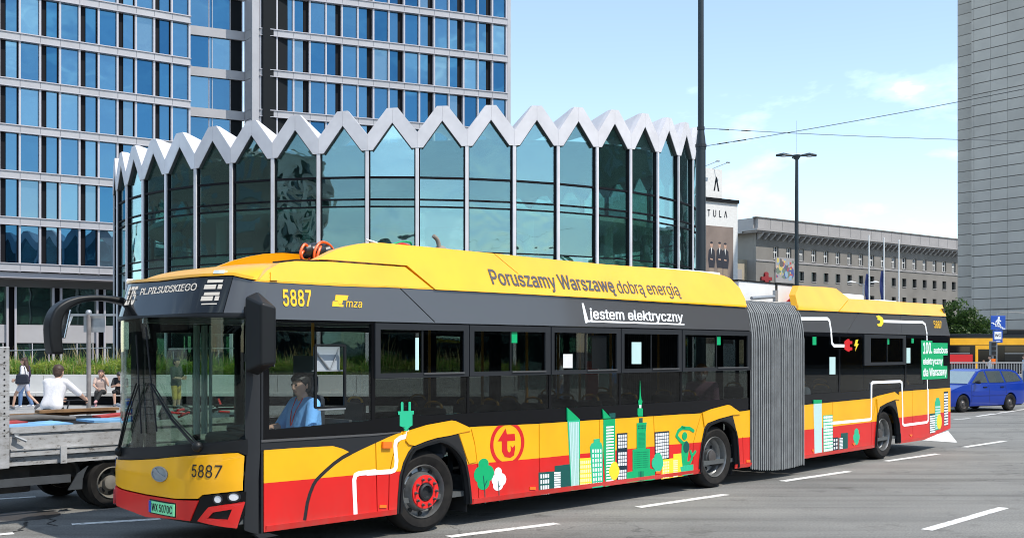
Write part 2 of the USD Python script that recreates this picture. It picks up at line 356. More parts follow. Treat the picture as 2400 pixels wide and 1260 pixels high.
A2 = Polygon([(5.38, 0.229), (5.408, 0.471), (5.461, 0.713), (5.542, 0.934), (5.62, 1.013), (5.89, 1.063), (6.297, 1.108), (6.372, 0.935), (6.441, 0.74), (6.475, 0.461), (6.494, 0.257)] + [(6.35, 0.1), (5.46, 0.1)])
H1 = A1.buffer(-0.055).intersection(Point(0.06, 0.47).buffer(0.585).union(sbox(-0.6, -1, 0.66, 0.45)))
H2 = A2.buffer(-0.05).intersection(Point(5.93, 0.47).buffer(0.56).union(sbox(5.3, -1, 6.55, 0.45)))
REDLINE = [(-2.217, 0.763), (-1.069, 0.753), (-0.402, 0.745), (0.66, 0.745), (1.868, 0.735), (4.68, 0.739), (5.388, 0.731), (6.445, 0.734), (6.86, 0.735)]
REDZ = Polygon([(-2.5, 0)] + [(-2.5, REDLINE[0][1])] + REDLINE[1:-1] + [(7.2, REDLINE[-1][1]), (7.2, 0)])
SWOOSH = LineString([(-1.081, 1), (-1.205, 0.954), (-1.313, 0.899), (-1.419, 0.831), (-1.489, 0.782), (-1.55, 0.734), (-1.585, 0.689), (-1.628, 0.604), (-1.662, 0.507), (-1.696, 0.328)]).buffer(0.022, cap_style=2)
TRI = Polygon([(-2.223, 1.203), (-1.559, 1.194), (-0.76, 1.187), (-0.391, 1.186), (-0.568, 1.139), (-0.755, 1.082), (-0.948, 1.023), (-1.069, 0.982), (-1.085, 0.995), (-1.205, 1.05), (-1.334, 1.087), (-1.798, 1.095), (-2.223, 1.096)])
SEAMS = [seg([(-0.755, 1.202), (-0.741, 0.719), (-0.726, 0.25)], 0.012), seg([(-0.341, 1.204), (-0.401, 1.107), (-0.509, 0.914), (-0.558, 0.72), (-0.572, 0.234)], 0.012),
         seg([(0.704, 1.167), (0.761, 0.992), (0.801, 0.76), (0.824, 0.512), (0.833, 0.231)], 0.012), seg([(1.897, 1.213), (1.901, 0.228)], 0.012), seg([(3.089, 1.185), (3.12, 0.226)], 0.012),
         seg([(4.289, 1.191), (4.305, 0.937), (4.353, 0.214)], 0.012), seg([(5.485, 1.187), (5.356, 0.943), (5.259, 0.725), (5.245, 0.24)], 0.012), seg([(6.594, 0.753), (6.61, 0.248)], 0.010)]
seams = unary_union(SEAMS)
body = SK.difference(unary_union([A1, A2, TRI, SWOOSH])).difference(seams)
for g in polys(body.difference(REDZ)):
    obj('side_panel', plate(g, -0.012, 0.03), M['yellow'], bus, label='yellow side panel')
for g in polys(body.intersection(REDZ)):
    obj('side_panel', plate(g, -0.012, 0.03), M['red'], bus, label='red side panel')
obj('side_frame', plate(SK.difference(unary_union([H1, H2])), 0.03, 0.07), M['trim'], bus)
obj('waist_trim', plate(TRI.union(SWOOSH), -0.007, 0.03), M['trim_grey'], bus)
obj('waist_strip', plate(Polygon([(-2.223, 1.203), (-0.76, 1.19), (-0.391, 1.192), (-0.391, 1.18), (-0.76, 1.168), (-2.223, 1.178)]), -0.016, -0.007), M['cove'], bus)
for A, H in ((A1, H1), (A2, H2)):
    obj('wheel_arch', plate(A.difference(H).intersection(sbox(-3, 0.27, 9, 2)), -0.02, 0.045), M['rubber'], bus)
    obj('arch_lip', plate(H.buffer(0.028).difference(H.union(sbox(-3, -1, 9, 0.28))).intersection(sbox(-3, 0.28, 9, 2)), -0.045, -0.0205), M['trim'], bus)
    # the inside of the wheel box
    obj('wheel_box', plate(H, 0.62, 0.66), M['rubber'], bus)
obj('arch_fairing', plate(Polygon([(-0.301, 1.194), (0.004, 1.249), (0.396, 1.283), (0.429, 1.28), (0.693, 1.172), (0.687, 1.146), (0.494, 1.124), (0.342, 1.105), (0.13, 1.089), (-0.037, 1.059), (-0.201, 1.018), (-0.281, 1.038), (-0.331, 1.087)]).buffer(-0.004), -0.030, -0.0125), M['yellow'], bus)
obj('arch_fairing', plate(Polygon([(0.49, 1.124), (0.698, 1.133), (0.761, 0.959), (0.794, 0.76), (0.66, 0.749), (0.615, 0.838), (0.543, 1.005)]).buffer(-0.006), -0.022, -0.0125), M['yellow'], bus)
obj('arch_fairing', plate(Polygon([(5.478, 1.173), (5.745, 1.214), (6.185, 1.267), (6.241, 1.257), (6.513, 1.125), (6.506, 1.104), (6.297, 1.104), (5.89, 1.059), (5.609, 1.009), (5.531, 0.955)]).buffer(-0.004), -0.030, -0.0125), M['yellow'], bus)
for a, b in ((-2.17, -0.47), (0.73, 5.44), (6.37, 6.83)):
    m = bx(a, b, -0.028, -0.0125, 0.262, 0.325)
    v = m.vertices; v[v[:, 2] < 0.27, 1] += 0.012
    obj('skirt_rail', m, M['red'], bus)
obj('corner_skirt', plate(Polygon([(-2.3, 0.25), (-2.14, 0.25), (-2.02, 0.21), (-2.24, 0.205)]), -0.02, 0.05), M['trim_grey'], bus)
for q in ([(-0.674, 1.1), (-0.535, 1.091), (-0.535, 1.011), (-0.674, 1.019)],):
    obj('side_lamp', plate(Polygon(q).buffer(-0.005), -0.045, -0.0125), M['orange_lens'], bus)
for q in ([(-0.703, 0.394), (-0.603, 0.384), (-0.603, 0.351), (-0.703, 0.361)], [(1.718, 0.384), (1.826, 0.375), (1.826, 0.337), (1.718, 0.347)], [(4.337, 0.379), (4.443, 0.37), (4.443, 0.339), (4.337, 0.347)], [(6.687, 0.378), (6.796, 0.37), (6.796, 0.331), (6.687, 0.339)]):
    obj('side_reflector', plate(Polygon(q), -0.022, -0.0125), M['orange_lens'], bus)

# window band, tractor
E_Z = 2.43
BAND = Polygon([(-2.19, SK_TOP[0][1] + 0.002)] + [(a, b + 0.002) for a, b in SK_TOP[1:-1]] + [(6.83, SK_TOP[-1][1] + 0.002), (6.83, E_Z), (-2.19, E_Z)])
FRAMES = [([(-0.76, 2.428), (0.66, 1.787)], [(-0.688, 2.367), (0.579, 1.844)], 990), ([(0.674, 2.439), (2.106, 1.801)], [(0.748, 2.368), (2.009, 1.83)], 1197), ([(2.127, 2.436), (3.54, 1.784)], [(2.18, 2.354), (3.451, 1.827)], 1373),
          ([(3.558, 2.43), (4.962, 1.776)], [(3.619, 2.348), (4.882, 1.827)], 1526), ([(4.983, 2.426), (6.847, 1.755)], [(5.047, 2.351), (6.724, 1.818)], 1679)]
fr_o, fr_i = [], []
for o, i, d in FRAMES:
    zt, zb = 2.415, 1.80
    fr_o.append((o[0][0], min(o[1][0], 6.82), zb, zt)); fr_i.append((i[0][0], i[1][0], 1.855, 2.345))
lower = [sbox(a + 0.012, 1.36, b - 0.012, 1.795) for a, b, _, _ in fr_o]
driver = Polygon([(-2.12, 1.30), (-0.80, 1.34), (-0.80, 2.40), (-2.12, 2.40)])
holes = unary_union([sbox(a, c, b, d) for a, b, c, d in fr_i] + lower + [driver])
obj('window_band', plate(BAND.difference(holes), 0.0, 0.05), M['black_gloss'], bus)
DIV = [[(-0.059, 2.214)], [(1.392, 2.222)], [(2.822, 2.23)], [(4.248, 2.238)], [(5.882, 2.248)]]
for k, ((a, b, c, d), (ia, ib, ic, idd)) in enumerate(zip(fr_o, fr_i)):
    f = obj('window_frame', plate(sbox(a, c, b, d).difference(sbox(ia, ic, ib, idd)), -0.020, -0.001), M['trim_grey'], bus)
    dv = DIV[k][0][0]
    obj('window_pane', plate(sbox(ia + 0.003, ic + 0.003, dv, idd - 0.003), 0.004, 0.010), M['bus_glass'], bus)
    obj('window_pane', plate(sbox(dv - 0.015, ic + 0.003, ib - 0.003, idd - 0.003), 0.014, 0.020), M['bus_glass'], bus)
    obj('divider', plate(sbox(dv - 0.012, ic, dv + 0.012, idd), -0.004, 0.022), M['trim'], f)
    obj('sill', plate(sbox(dv, ic - 0.02, ib, ic), -0.035, -0.0205), M['cove'], f)
for g in lower:
    obj('lower_pane', plate(g.buffer(-0.003), 0.006, 0.012), M['lower_glass'], bus)
obj('driver_window', plate(driver.buffer(-0.003).difference(sbox(-1.55, 1.50, -1.16, 2.17)), 0.006, 0.012), clear_glass('driver_window_glass', (0.84, 0.87, 0.87), 0.0), bus)
sl = sbox(-1.56, 1.49, -1.15, 2.18).buffer(-0.03).buffer(0.03)
fr = obj('sliding_window_frame', plate(sl.difference(sl.buffer(-0.025)), -0.006, 0.020), M['trim'], bus)
obj('sill', plate(sbox(-1.52, 1.475, -1.16, 1.49), -0.012, 0.004), M['steel'], fr)
obj('sun_blind', bx(-1.50, -1.16, 0.10, 0.115, 1.90, 2.15), look('sun_blind', (0.30, 0.33, 0.36), 0.6), bus)
obj('blind_strut', [tube([(-1.50, 0.085, 2.12), (-1.30, 0.085, 1.90)], 0.010), tube([(-1.18, 0.085, 2.14), (-1.29, 0.085, 1.90)], 0.007), bx(-1.53, -1.13, 0.08, 0.10, 1.885, 1.90)], M['steel'], bus)

# far side of the tractor: the same band, with three double doors
doors = [(-2.10, -0.92), (2.2, 3.5), (6.0 - 2.0, 5.3)]
doors = [(-2.12, -0.92), (2.3, 3.55)]
fw_open = [sbox(-0.72, 1.25, 2.15, 2.36), sbox(3.7, 1.25, 5.2, 2.36), sbox(5.3, 1.25, 6.75, 2.36)] + [sbox(a + 0.06, 0.55, (a + b) / 2 - 0.04, 2.32) for a, b in doors] + [sbox((a + b) / 2 + 0.04, 0.55, b - 0.06, 2.32) for a, b in doors]
far_wall = Polygon([(-2.19, 0.28), (6.83, 0.28), (6.83, E_Z), (-2.19, E_Z)]).difference(unary_union(fw_open + [sbox(-0.58, 0, 0.58, 1.0), sbox(5.35, 0, 6.5, 1.0)]))
obj('far_side', plate(far_wall, 0.0, 0.05, far=True), M['black_gloss'], bus)
for g in fw_open:
    obj('far_pane', plate(g.buffer(-0.002), 0.01, 0.016, far=True), M['screen_glass'] if g.bounds[0] < -0.9 else M['far_glass'], bus)

# roof cove, fairings and roof, tractor
COVE = Polygon([(-2.2, 2.432), (6.83, 2.432), (6.80, 2.828), (-2.2, 2.828)])
cs = [seg([(-0.36, 2.824), (0.131, 2.443)], 0.012)]
for g in polys(COVE.difference(unary_union(cs))):
    obj('roof_cove', plate(g, -0.004, 0.05, True), M['cove'], bus, smooth=20)
obj('far_cove', plate(COVE, 0.0, 0.05, True, far=True), M['cove'], bus)
HUMP = Polygon([(0.161, 2.821), (-0.165, 3.091), (-1.292, 3.095), (-1.458, 3.085), (-1.141, 3.22), (-0.933, 3.28), (-0.726, 3.325), (-0.484, 3.349), (0.242, 3.349), (1.329, 3.34), (2.172, 3.33), (3.545, 3.321), (4.814, 3.335), (5.861, 3.337), (6.444, 3.305), (6.607, 3.264), (6.768, 3.117), (6.795, 2.937), (6.746, 2.798), (5.053, 2.808), (1.917, 2.823)])
hs = unary_union([seg([(1.328, 3.355), (1.674, 3.087)], 0.010)])
for g in polys(HUMP.buffer(-0.004).difference(hs)):
    obj('roof_fairing', plate(g, -0.03, 0.09, True), M['yellow'], bus, smooth=25)
obj('far_fairing', plate(HUMP, -0.03, 0.03, True, far=True), M['yellow'], bus)

def front_s(w):
    t = np.minimum(np.abs(np.asarray(w, float) - 1.275) / 1.275, 1)
    return -2.2 - 0.56 * (1 - t ** 4) ** (1 / 1.6)

ws = np.linspace(0.0, 2.55, 60)
# crown of the roof: rises quickly from its outline, then nearly flat
crown = Polygon([(float(front_s(w)) + 0.13, float(0.05 + w * 2.45 / 2.55)) for w in ws] + [(6.78, 2.50), (6.78, 0.05)])
gx, gy = np.meshgrid(np.concatenate([np.linspace(-2.68, -1.6, 40), np.linspace(-1.4, 6.78, 24)]), np.concatenate([np.linspace(0.05, 0.6, 22), np.linspace(0.75, 1.8, 6), np.linspace(1.95, 2.5, 22)]), indexing='ij')
out = LineString(list(crown.exterior.coords)[:len(ws)] + [(6.78, 2.5)]).union(LineString([(6.78, 0.05), crown.exterior.coords[0]]))
fs = np.interp(gy, 0.05 + ws * 2.45 / 2.55, front_s(ws) + 0.13)
gx = np.maximum(gx, fs)
dd = shapely.distance(shapely.points(gx.ravel(), gy.ravel()), out).reshape(gx.shape)
grow = 1 - np.exp(-np.maximum(gx - fs, 0) / 0.42)
gz = 2.836 + 0.045 * (1 - np.exp(-dd / 0.05)) + 0.205 * (1 - np.exp(-dd / 0.12)) * grow
nn = gx.shape
idx = np.arange(gx.size).reshape(nn)
q = np.stack([idx[:-1, :-1], idx[1:, :-1], idx[1:, 1:], idx[:-1, 1:]], -1).reshape(-1, 4)
obj('roof_shell', (np.column_stack([gx.ravel(), gy.ravel(), gz.ravel()]), np.vstack([q[:, [0, 1, 2]], q[:, [0, 2, 3]]])), M['yellow'], bus, smooth=True)
obj('ceiling', bx(-2.2, 6.8, 0.06, 2.49, 2.44, 2.47), M['interior'], bus)
obj('roof_fairing', plate(Polygon([(-2.252, 2.81), (-1.177, 2.806), (0.136, 2.83), (-0.186, 3.079), (-1.298, 3.08), (-1.463, 3.07), (-1.706, 3.061), (-1.901, 3.031), (-2.084, 2.943)]).buffer(-0.003), -0.012, 0.09, True), M['yellow'], bus, smooth=25)
obj('roof_lip', plate(Polygon([(-2.2, 2.823), (6.74, 2.823), (6.74, 2.84), (-2.2, 2.84)]), -0.012, 0.05, True), M['yellow'], bus)
obj('drip_cover', plate(Polygon([(-2.064, 2.918), (-1.976, 2.923), (-2.003, 2.835), (-2.091, 2.831)]), -0.034, -0.012, True), M['yellow'], bus)

# bellows between the two halves: a U-shaped skin with ribs, widest outside
def hoop(s0, s1, off, a0=0.0, a1=0.0):
    prof = [(-0.02 - off, 0.235 - off), (-0.02 - off, 1.2), (-0.02 - off, 2.30), (0.0 - off, 2.5), (0.05 - off, 2.72), (0.14 - off * 0.7, 2.86 + off * 0.5), (0.35, 2.92 + off)]
    prof = prof + [(2.55 - a, b) for a, b in prof[::-1]]
    V = []
    for s, a in ((s0, a0), (s1, a1)):
        c, sn = math.cos(a), math.sin(a)
        for (w, z) in prof:
            V.append((s * 1.0 - (w - 1.275) * math.sin(a), 1.275 + (w - 1.275) * math.cos(a), z))
    n = len(prof); F = []
    for i in range(n - 1):
        F += [(i, i + n, i + n + 1), (i, i + n + 1, i + 1)]
    return trimesh.Trimesh(np.array(V), np.array(F), process=False)
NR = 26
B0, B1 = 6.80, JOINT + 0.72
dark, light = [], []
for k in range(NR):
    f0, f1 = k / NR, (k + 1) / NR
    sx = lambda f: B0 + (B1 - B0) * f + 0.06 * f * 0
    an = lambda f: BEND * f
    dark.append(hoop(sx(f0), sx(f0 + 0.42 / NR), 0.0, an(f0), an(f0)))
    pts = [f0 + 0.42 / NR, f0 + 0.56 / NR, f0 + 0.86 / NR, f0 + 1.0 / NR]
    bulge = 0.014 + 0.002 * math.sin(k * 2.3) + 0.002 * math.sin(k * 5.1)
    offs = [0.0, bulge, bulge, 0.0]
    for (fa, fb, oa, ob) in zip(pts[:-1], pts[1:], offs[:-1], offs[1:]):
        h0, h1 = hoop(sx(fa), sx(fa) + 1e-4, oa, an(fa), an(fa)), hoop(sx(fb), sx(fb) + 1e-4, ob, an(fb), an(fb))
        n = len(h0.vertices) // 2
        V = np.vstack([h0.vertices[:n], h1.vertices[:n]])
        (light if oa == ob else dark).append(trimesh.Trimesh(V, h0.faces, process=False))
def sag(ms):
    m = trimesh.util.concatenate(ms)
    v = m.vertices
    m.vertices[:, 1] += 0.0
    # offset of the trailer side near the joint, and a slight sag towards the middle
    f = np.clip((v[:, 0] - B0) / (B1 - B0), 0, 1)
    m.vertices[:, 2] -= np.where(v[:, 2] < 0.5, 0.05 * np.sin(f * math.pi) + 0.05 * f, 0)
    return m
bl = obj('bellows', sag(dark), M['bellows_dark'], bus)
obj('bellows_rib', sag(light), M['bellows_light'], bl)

# ---- trailer
T_TOP = [(0.839, 1.178), (3.724, 1.201), (4, 1.241), (4.733, 1.29), (4.838, 1.279), (5.008, 1.219), (5.029, 1.294), (7.719, 1.303)]
T_RL = [(0.839, 0.751), (3.822, 0.758), (4.987, 0.778), (6.591, 0.795)]
REAR = [(7.821, 0.417), (7.745, 2.463)]
rz = 7.82
TSK = Polygon([(0.83, 0.262), (0.83, T_TOP[0][1])] + T_TOP[1:-1] + [(rz, T_TOP[-1][1])] + [(rz, 0.42), (6.35, 0.262)])
A3 = Polygon([(3.821, 0.241), (3.864, 0.549), (3.946, 0.882), (4.04, 1.021), (4.36, 1.088), (4.794, 1.153), (4.901, 0.948), (4.988, 0.702), (5.042, 0.483), (5.056, 0.253)] + [(5.05, 0.1), (3.83, 0.1)])
H3 = A3.buffer(-0.05).intersection(Point(4.40, 0.47).buffer(0.57).union(sbox(3.7, -1, 5.0, 0.45)))
TRED = Polygon([(0, 0), (0, T_RL[0][1])] + T_RL[1:-1] + [(8.2, T_RL[-1][1] - 0.01), (8.2, 0)])
tse = unary_union([seg([(2.013, 1.208), (2.041, 0.262)], 0.012), seg([(3.883, 1.196), (3.821, 0.939), (3.678, 0.765), (3.666, 0.277)], 0.012), seg([(5.701, 1.302), (5.715, 0.281)], 0.012)])
tb = TSK.difference(A3).difference(tse)
for g in polys(tb.difference(TRED)):
    obj('side_panel', plate(g, -0.012, 0.03, tr=True), M['yellow'], bus, label='yellow side panel')
for g in polys(tb.intersection(TRED)):
    obj('side_panel', plate(g, -0.012, 0.03, tr=True), M['red'], bus, label='red side panel')
obj('side_frame', plate(TSK.difference(H3), 0.03, 0.07, tr=True), M['trim'], bus)
obj('wheel_arch', plate(A3.difference(H3).intersection(sbox(-3, 0.27, 9, 2)), -0.02, 0.045, tr=True), M['rubber'], bus)
obj('arch_lip', plate(H3.buffer(0.028).difference(H3.union(sbox(-3, -1, 9, 0.28))).intersection(sbox(-3, 0.28, 9, 2)), -0.045, -0.0205, tr=True), M['trim'], bus)
obj('wheel_box', plate(H3, 0.62, 0.66, tr=True), M['rubber'], bus)
obj('arch_fairing', plate(Polygon([(3.902, 1.19), (4.36, 1.251), (4.754, 1.301), (5.008, 1.208), (5.008, 1.132), (4.794, 1.145), (4.36, 1.09), (4.04, 1.029), (3.946, 0.908)]).buffer(-0.004), -0.030, -0.0125, tr=True), M['yellow'], bus)
for a, b in ((0.84, 3.80), (5.07, 6.36)):
    m = bx(a, b, -0.028, -0.0125, 0.262, 0.325); v = m.vertices; v[v[:, 2] < 0.27, 1] += 0.012
    obj('skirt_rail', trail(m), M['red'], bus)
for q in ([(1.194, 0.403), (1.287, 0.397), (1.245, 0.346)], [(2.829, 0.406), (2.975, 0.397), (2.899, 0.357)], [(5.518, 0.416), (5.68, 0.407), (5.602, 0.365)]):
    obj('side_reflector', plate(Polygon(q), -0.022, -0.0125, tr=True), M['orange_lens'], bus)
TBAND = Polygon([(0.83, T_TOP[0][1] + 0.002)] + [(a, b + 0.002) for a, b in T_TOP[1:-1]] + [(rz, T_TOP[-1][1] + 0.002), (rz, E_Z), (0.83, E_Z)])
to, ti = [(3.359, 2.414), (5.331, 1.801)], [(3.646, 2.369), (5.201, 1.862)]
tf = (to[0][0], to[1][0], 1.83, 2.415); tg = (ti[0][0], ti[1][0], 1.885, 2.35)
tpan = [sbox(0.95, 1.36, 2.30, 2.36), sbox(2.36, 1.36, 3.40, 2.36), sbox(tf[0] + 0.02, 1.36, tf[1], 1.82), sbox(tf[1] + 0.08, 1.42, 6.35, 2.36)]
obj('window_band', plate(TBAND.difference(unary_union(tpan + [sbox(tg[0], tg[2], tg[1], tg[3])])), 0.0, 0.05, tr=True), M['black_gloss'], bus)
f = obj('window_frame', plate(sbox(tf[0], tf[2], tf[1], tf[3]).difference(sbox(tg[0], tg[2], tg[1], tg[3])), -0.020, -0.001, tr=True), M['trim_grey'], bus)
dv = [(4.444, 2.285)][0][0]
obj('divider', plate(sbox(dv - 0.012, tg[2], dv + 0.012, tg[3]), -0.004, 0.022, tr=True), M['trim'], f)
obj('window_pane', plate(sbox(tg[0], tg[2], dv, tg[3]), 0.004, 0.010, tr=True), M['bus_glass'], bus)
obj('window_pane', plate(sbox(dv, tg[2], tg[1], tg[3]), 0.014, 0.020, tr=True), M['bus_glass'], bus)
for g in tpan:
    obj('window_pane', plate(g.buffer(-0.003), 0.006, 0.012, tr=True), M['bus_glass'], bus)
t_far = [sbox(1.0, 1.25, 2.3, 2.36), sbox(2.5, 0.55, 3.05, 2.32), sbox(3.12, 0.55, 3.7, 2.32), sbox(3.85, 1.25, 5.8, 2.36)]
obj('far_side', plate(sbox(0.83, 0.28, rz, E_Z).difference(unary_union(t_far + [sbox(3.85, 0, 5.0, 1.0)])), 0.0, 0.05, tr=True, far=True), M['black_gloss'], bus)
for g in t_far:
    obj('far_pane', plate(g.buffer(-0.002), 0.01, 0.016, tr=True, far=True), M['far_glass'], bus)
TC = Polygon([(0.80, 2.432), (rz, 2.432), (rz - 0.12, 2.828), (0.76, 2.828)])
for g in polys(TC.difference(unary_union([seg([(3.262, 2.821), (2.945, 2.637), (2.628, 2.432)], 0.010), seg([(5.196, 2.844), (5.18, 2.457)], 0.010)]))):
    obj('roof_cove', plate(g, -0.004, 0.05, True, tr=True), M['cove'], bus, smooth=20)
obj('far_cove', plate(TC, 0.0, 0.05, True, tr=True, far=True), M['cove'], bus)
TF = Polygon([(0.759, 2.803), (0.884, 3.066), (1.179, 3.24), (2.307, 3.26), (2.663, 3.253), (3.037, 3.076), (7.788, 3.113), (7.688, 2.853)])
tfs = unary_union([seg([(3.064, 3.085), (2.307, 2.809)], 0.012)])
for g in polys(TF.difference(tfs)):
    obj('roof_fairing', plate(g, -0.03, 0.09, True, tr=True), M['yellow'], bus, smooth=25)
obj('far_fairing', plate(TF, -0.03, 0.03, True, tr=True, far=True), M['yellow'], bus)
obj('roof_shell', trail(bx(0.85, rz - 0.15, 0.12, 2.43, 2.84, 2.95)), M['off_white'], bus)
obj('ceiling', trail(bx(0.85, rz - 0.1, 0.06, 2.49, 2.44, 2.47)), M['interior'], bus)
rear = trail(bx(rz - 0.04, rz + 0.03, 0.03, 2.52, 0.42, 2.43))
obj('rear_wall', rear, M['yellow'], bus)
rc = bx(rz - 0.06, rz + 0.0, 0.06, 2.49, 2.43, 3.02); v = rc.vertices; v[v[:, 2] > 2.6, 0] -= 0.16
obj('rear_top', trail(rc), M['cove'], bus)
# roof boxes and machinery
obj('roof_box', trail(bevel_box(-0.30, 1.90, 0.55, 2.05, 2.93, 3.275, 0.02)), M['off_white'], bus, smooth=30)
obj('box_lid', trail(bx(-0.34, 1.92, 0.53, 2.07, 3.276, 3.29)), M['trim'], bus)
obj('lid_latch', [trail(bx(a, a + 0.05, 0.53, 0.548, 3.16, 3.275)) for a in (0.95, 1.60)], M['trim'], bus)
obj('roof_hinge', [trail(tube([(-0.15, 0.40, 2.98), (0.55, 0.36, 3.03)], 0.03)), trail(bx(0.56, 0.66, 0.34, 0.39, 2.95, 3.14))], M['steel'], bus)
obj('red_hose', trail(tube(smooth_path([(1.30, 0.5, 2.95), (1.42, 0.48, 3.02), (1.62, 0.46, 3.10), (1.75, 0.45, 3.12)]), 0.035)), M['hub_red'], bus)
obj('roof_box', trail(bevel_box(2.9, 4.75, 0.6, 2.0, 2.95, 3.22, 0.02)), M['off_white'], bus, smooth=30)
obj('roof_box', trail(bevel_box(5.5, 6.4, 0.6, 2.0, 2.95, 3.16, 0.02)), M['off_white'], bus, smooth=30)
obj('roof_box', bevel_box(5.05, 6.62, 0.42, 2.0, 3.05, 3.365, 0.02), M['off_white'], bus, smooth=30)
obj('roof_box', bevel_box(-0.2, 4.9, 0.5, 2.05, 3.05, 3.25, 0.03), M['machine'], bus, smooth=30)
def machine_body(s, w, z, L, r):
    m = lathe([(0, -L), (r * 0.8, -L), (r, -L * 0.75), (r * 0.82, -L * 0.6), (r, -L * 0.3), (r, 0.1 * L), (r * 0.8, 0.25 * L), (r * 0.95, 0.5 * L), (r * 0.6, 0.8 * L), (r * 0.4, L), (0, L)], 18)
    return moved(turn(m, (0, 1, 0), 90), s, w, z)
obj('compressor', [machine_body(-0.80, 1.0, 3.27, 0.22, 0.10), machine_body(-0.62, 1.15, 3.22, 0.16, 0.07), bx(-1.20, -0.55, 0.85, 1.35, 3.05, 3.15)], M['machine'], bus, smooth=35)
obj('compressor_cap', [machine_body(-0.55, 0.95, 3.25, 0.07, 0.05)], M['steel'], bus, smooth=35)
for k, pts in enumerate([[(-1.05, 0.9, 3.10), (-1.12, 0.9, 3.22), (-1.05, 0.92, 3.33), (-0.97, 0.95, 3.27), (-0.95, 0.98, 3.1)], [(-1.0, 0.95, 3.1), (-1.08, 0.95, 3.19), (-1.0, 0.98, 3.27), (-0.92, 1.0, 3.2), (-0.94, 1.0, 3.1)],
                         [(-0.92, 0.9, 3.08), (-0.93, 0.9, 3.24), (-0.84, 0.92, 3.36), (-0.72, 0.95, 3.37), (-0.62, 0.97, 3.31), (-0.58, 1.0, 3.2)], [(-0.88, 0.88, 3.08), (-0.90, 0.88, 3.2), (-0.85, 0.9, 3.3), (-0.8, 0.95, 3.33)]]):
    obj('orange_cable', tube(smooth_path(pts), 0.016), M['cable_orange'], bus)
for pts, c in (([(0.02, 0.95, 3.36), (0.2, 0.95, 3.40), (0.4, 0.95, 3.46), (0.55, 0.95, 3.47), (0.6, 0.98, 3.42), (0.62, 1.0, 3.3)], 'print_green'), ([(0.2, 0.9, 3.36), (0.35, 0.9, 3.43), (0.5, 0.9, 3.42), (0.66, 0.9, 3.36)], 'hub_red'), ([(0.25, 1.0, 3.36), (0.4, 1.0, 3.36), (0.6, 1.0, 3.36)], 'hub_red'), ([(-0.1, 1.0, 3.46), (0.1, 1.0, 3.42), (0.2, 1.0, 3.37)], 'white')):
    obj('roof_cable', tube(smooth_path(pts), 0.012), M[c], bus)
obj('vent_pipe', [tube(smooth_path([(1.0, 0.9, 3.3), (0.99, 0.9, 3.46), (0.96, 0.9, 3.53), (0.90, 0.9, 3.57)]), 0.028), moved(trimesh.creation.icosphere(2, 0.10), 1.04, 0.92, 3.36)], look('vent_beige', (0.24, 0.20, 0.16), 0.7), bus, smooth=True)

# ---- wheels
def ring_profile(R, wd):
    return [(R * 0.62, 0.03), (R * 0.70, 0.0), (R * 0.86, -0.012), (R * 0.955, 0.015), (R, 0.06), (R, wd - 0.06), (R * 0.955, wd - 0.015), (R * 0.86, wd), (R * 0.62, wd)]
def wheel(s, tr, w0, front, far=False, steer=0.0):
    """Axle across the bus; the outer face looks to -y (near side)."""
    def put(m, spin=0):
        m = turn(m, (1, 0, 0), -90)          # lathe axis z -> +y (outer face at y = 0)
        if far:
            m = turn(m, (0, 0, 1), 180)
        if steer:
            m = turn(m, (0, 0, 1), steer, (0, 0.14, 0))
        m = moved(m, s, 2.55 - w0 if far else w0, 0.474)
        return trail(m) if tr else m
    R = 0.474
    treads = []
    ty = lathe(ring_profile(R, 0.27), 56)
    w = obj('wheel', put(ty), M['tyre'], bus, smooth=35)
    if front:
        prof = [(0.318, 0.02), (0.306, 0.0), (0.292, 0.03), (0.285, 0.09), (0.235, 0.075), (0.215, 0.005), (0.20, -0.02), (0.10, -0.02), (0.098, 0.01), (0.0, 0.01)]
    else:
        prof = [(0.318, 0.02), (0.306, 0.0), (0.290, 0.03), (0.282, 0.10), (0.25, 0.13), (0.235, 0.17), (0.12, 0.175), (0.115, 0.08), (0.06, 0.065), (0.0, 0.065)]
    obj('rim', put(lathe(prof, 48)), M['rim'], w, smooth=30)
    if front:
        hub = lathe([(0.196, -0.022), (0.19, -0.036), (0.112, -0.036), (0.105, -0.022)], 40)
        obj('hub_ring', put(hub), M['hub_red'], w, smooth=30)
        obj('hub_cap', put(lathe([(0.10, -0.015), (0.095, -0.05), (0.075, -0.06), (0.06, -0.02), (0.0, -0.02)], 30)), M['trim_grey'], w, smooth=30)
        for k in range(10):
            a = 2 * math.pi * k / 10
            nut = moved(lathe([(0, -0.075), (0.011, -0.075), (0.013, -0.05), (0.02, -0.044), (0.02, -0.03)], 6), 0.152 * math.cos(a), 0.152 * math.sin(a), 0)
            obj('wheel_nut', put(nut), M['bolt'], w)
        for k in range(10):
            a = 2 * math.pi * (k + 0.5) / 10
            obj('rim_hole', put(moved(turn(lathe([(0, 0.0), (0.026, 0.0), (0.026, 0.012), (0, 0.012)], 12), (math.sin(a), -math.cos(a), 0), 8), 0.258 * math.cos(a), 0.258 * math.sin(a), 0.066)), M['rubber'], w)
    else:
        for k in range(8):
            a = 2 * math.pi * k / 8
            obj('rim_hole', put(moved(lathe([(0, 0.0), (0.028, 0.0), (0.028, 0.012), (0, 0.012)], 12), 0.19 * math.cos(a), 0.19 * math.sin(a), 0.161)), M['rubber'], w)
        obj('hub_cap', put(lathe([(0.10, 0.07), (0.095, 0.05), (0.06, 0.04), (0.0, 0.04)], 24)), M['bolt'], w, smooth=30)
wheel(-0.0, False, 0.035, True, steer=-2.0)
wheel(5.90, False, 0.035, False)
wheel(4.345, True, 0.035, False)
wheel(0.0, False, 0.035, True, far=True)
wheel(5.90, False, 0.035, False, far=True)
wheel(4.345, True, 0.035, False, far=True)
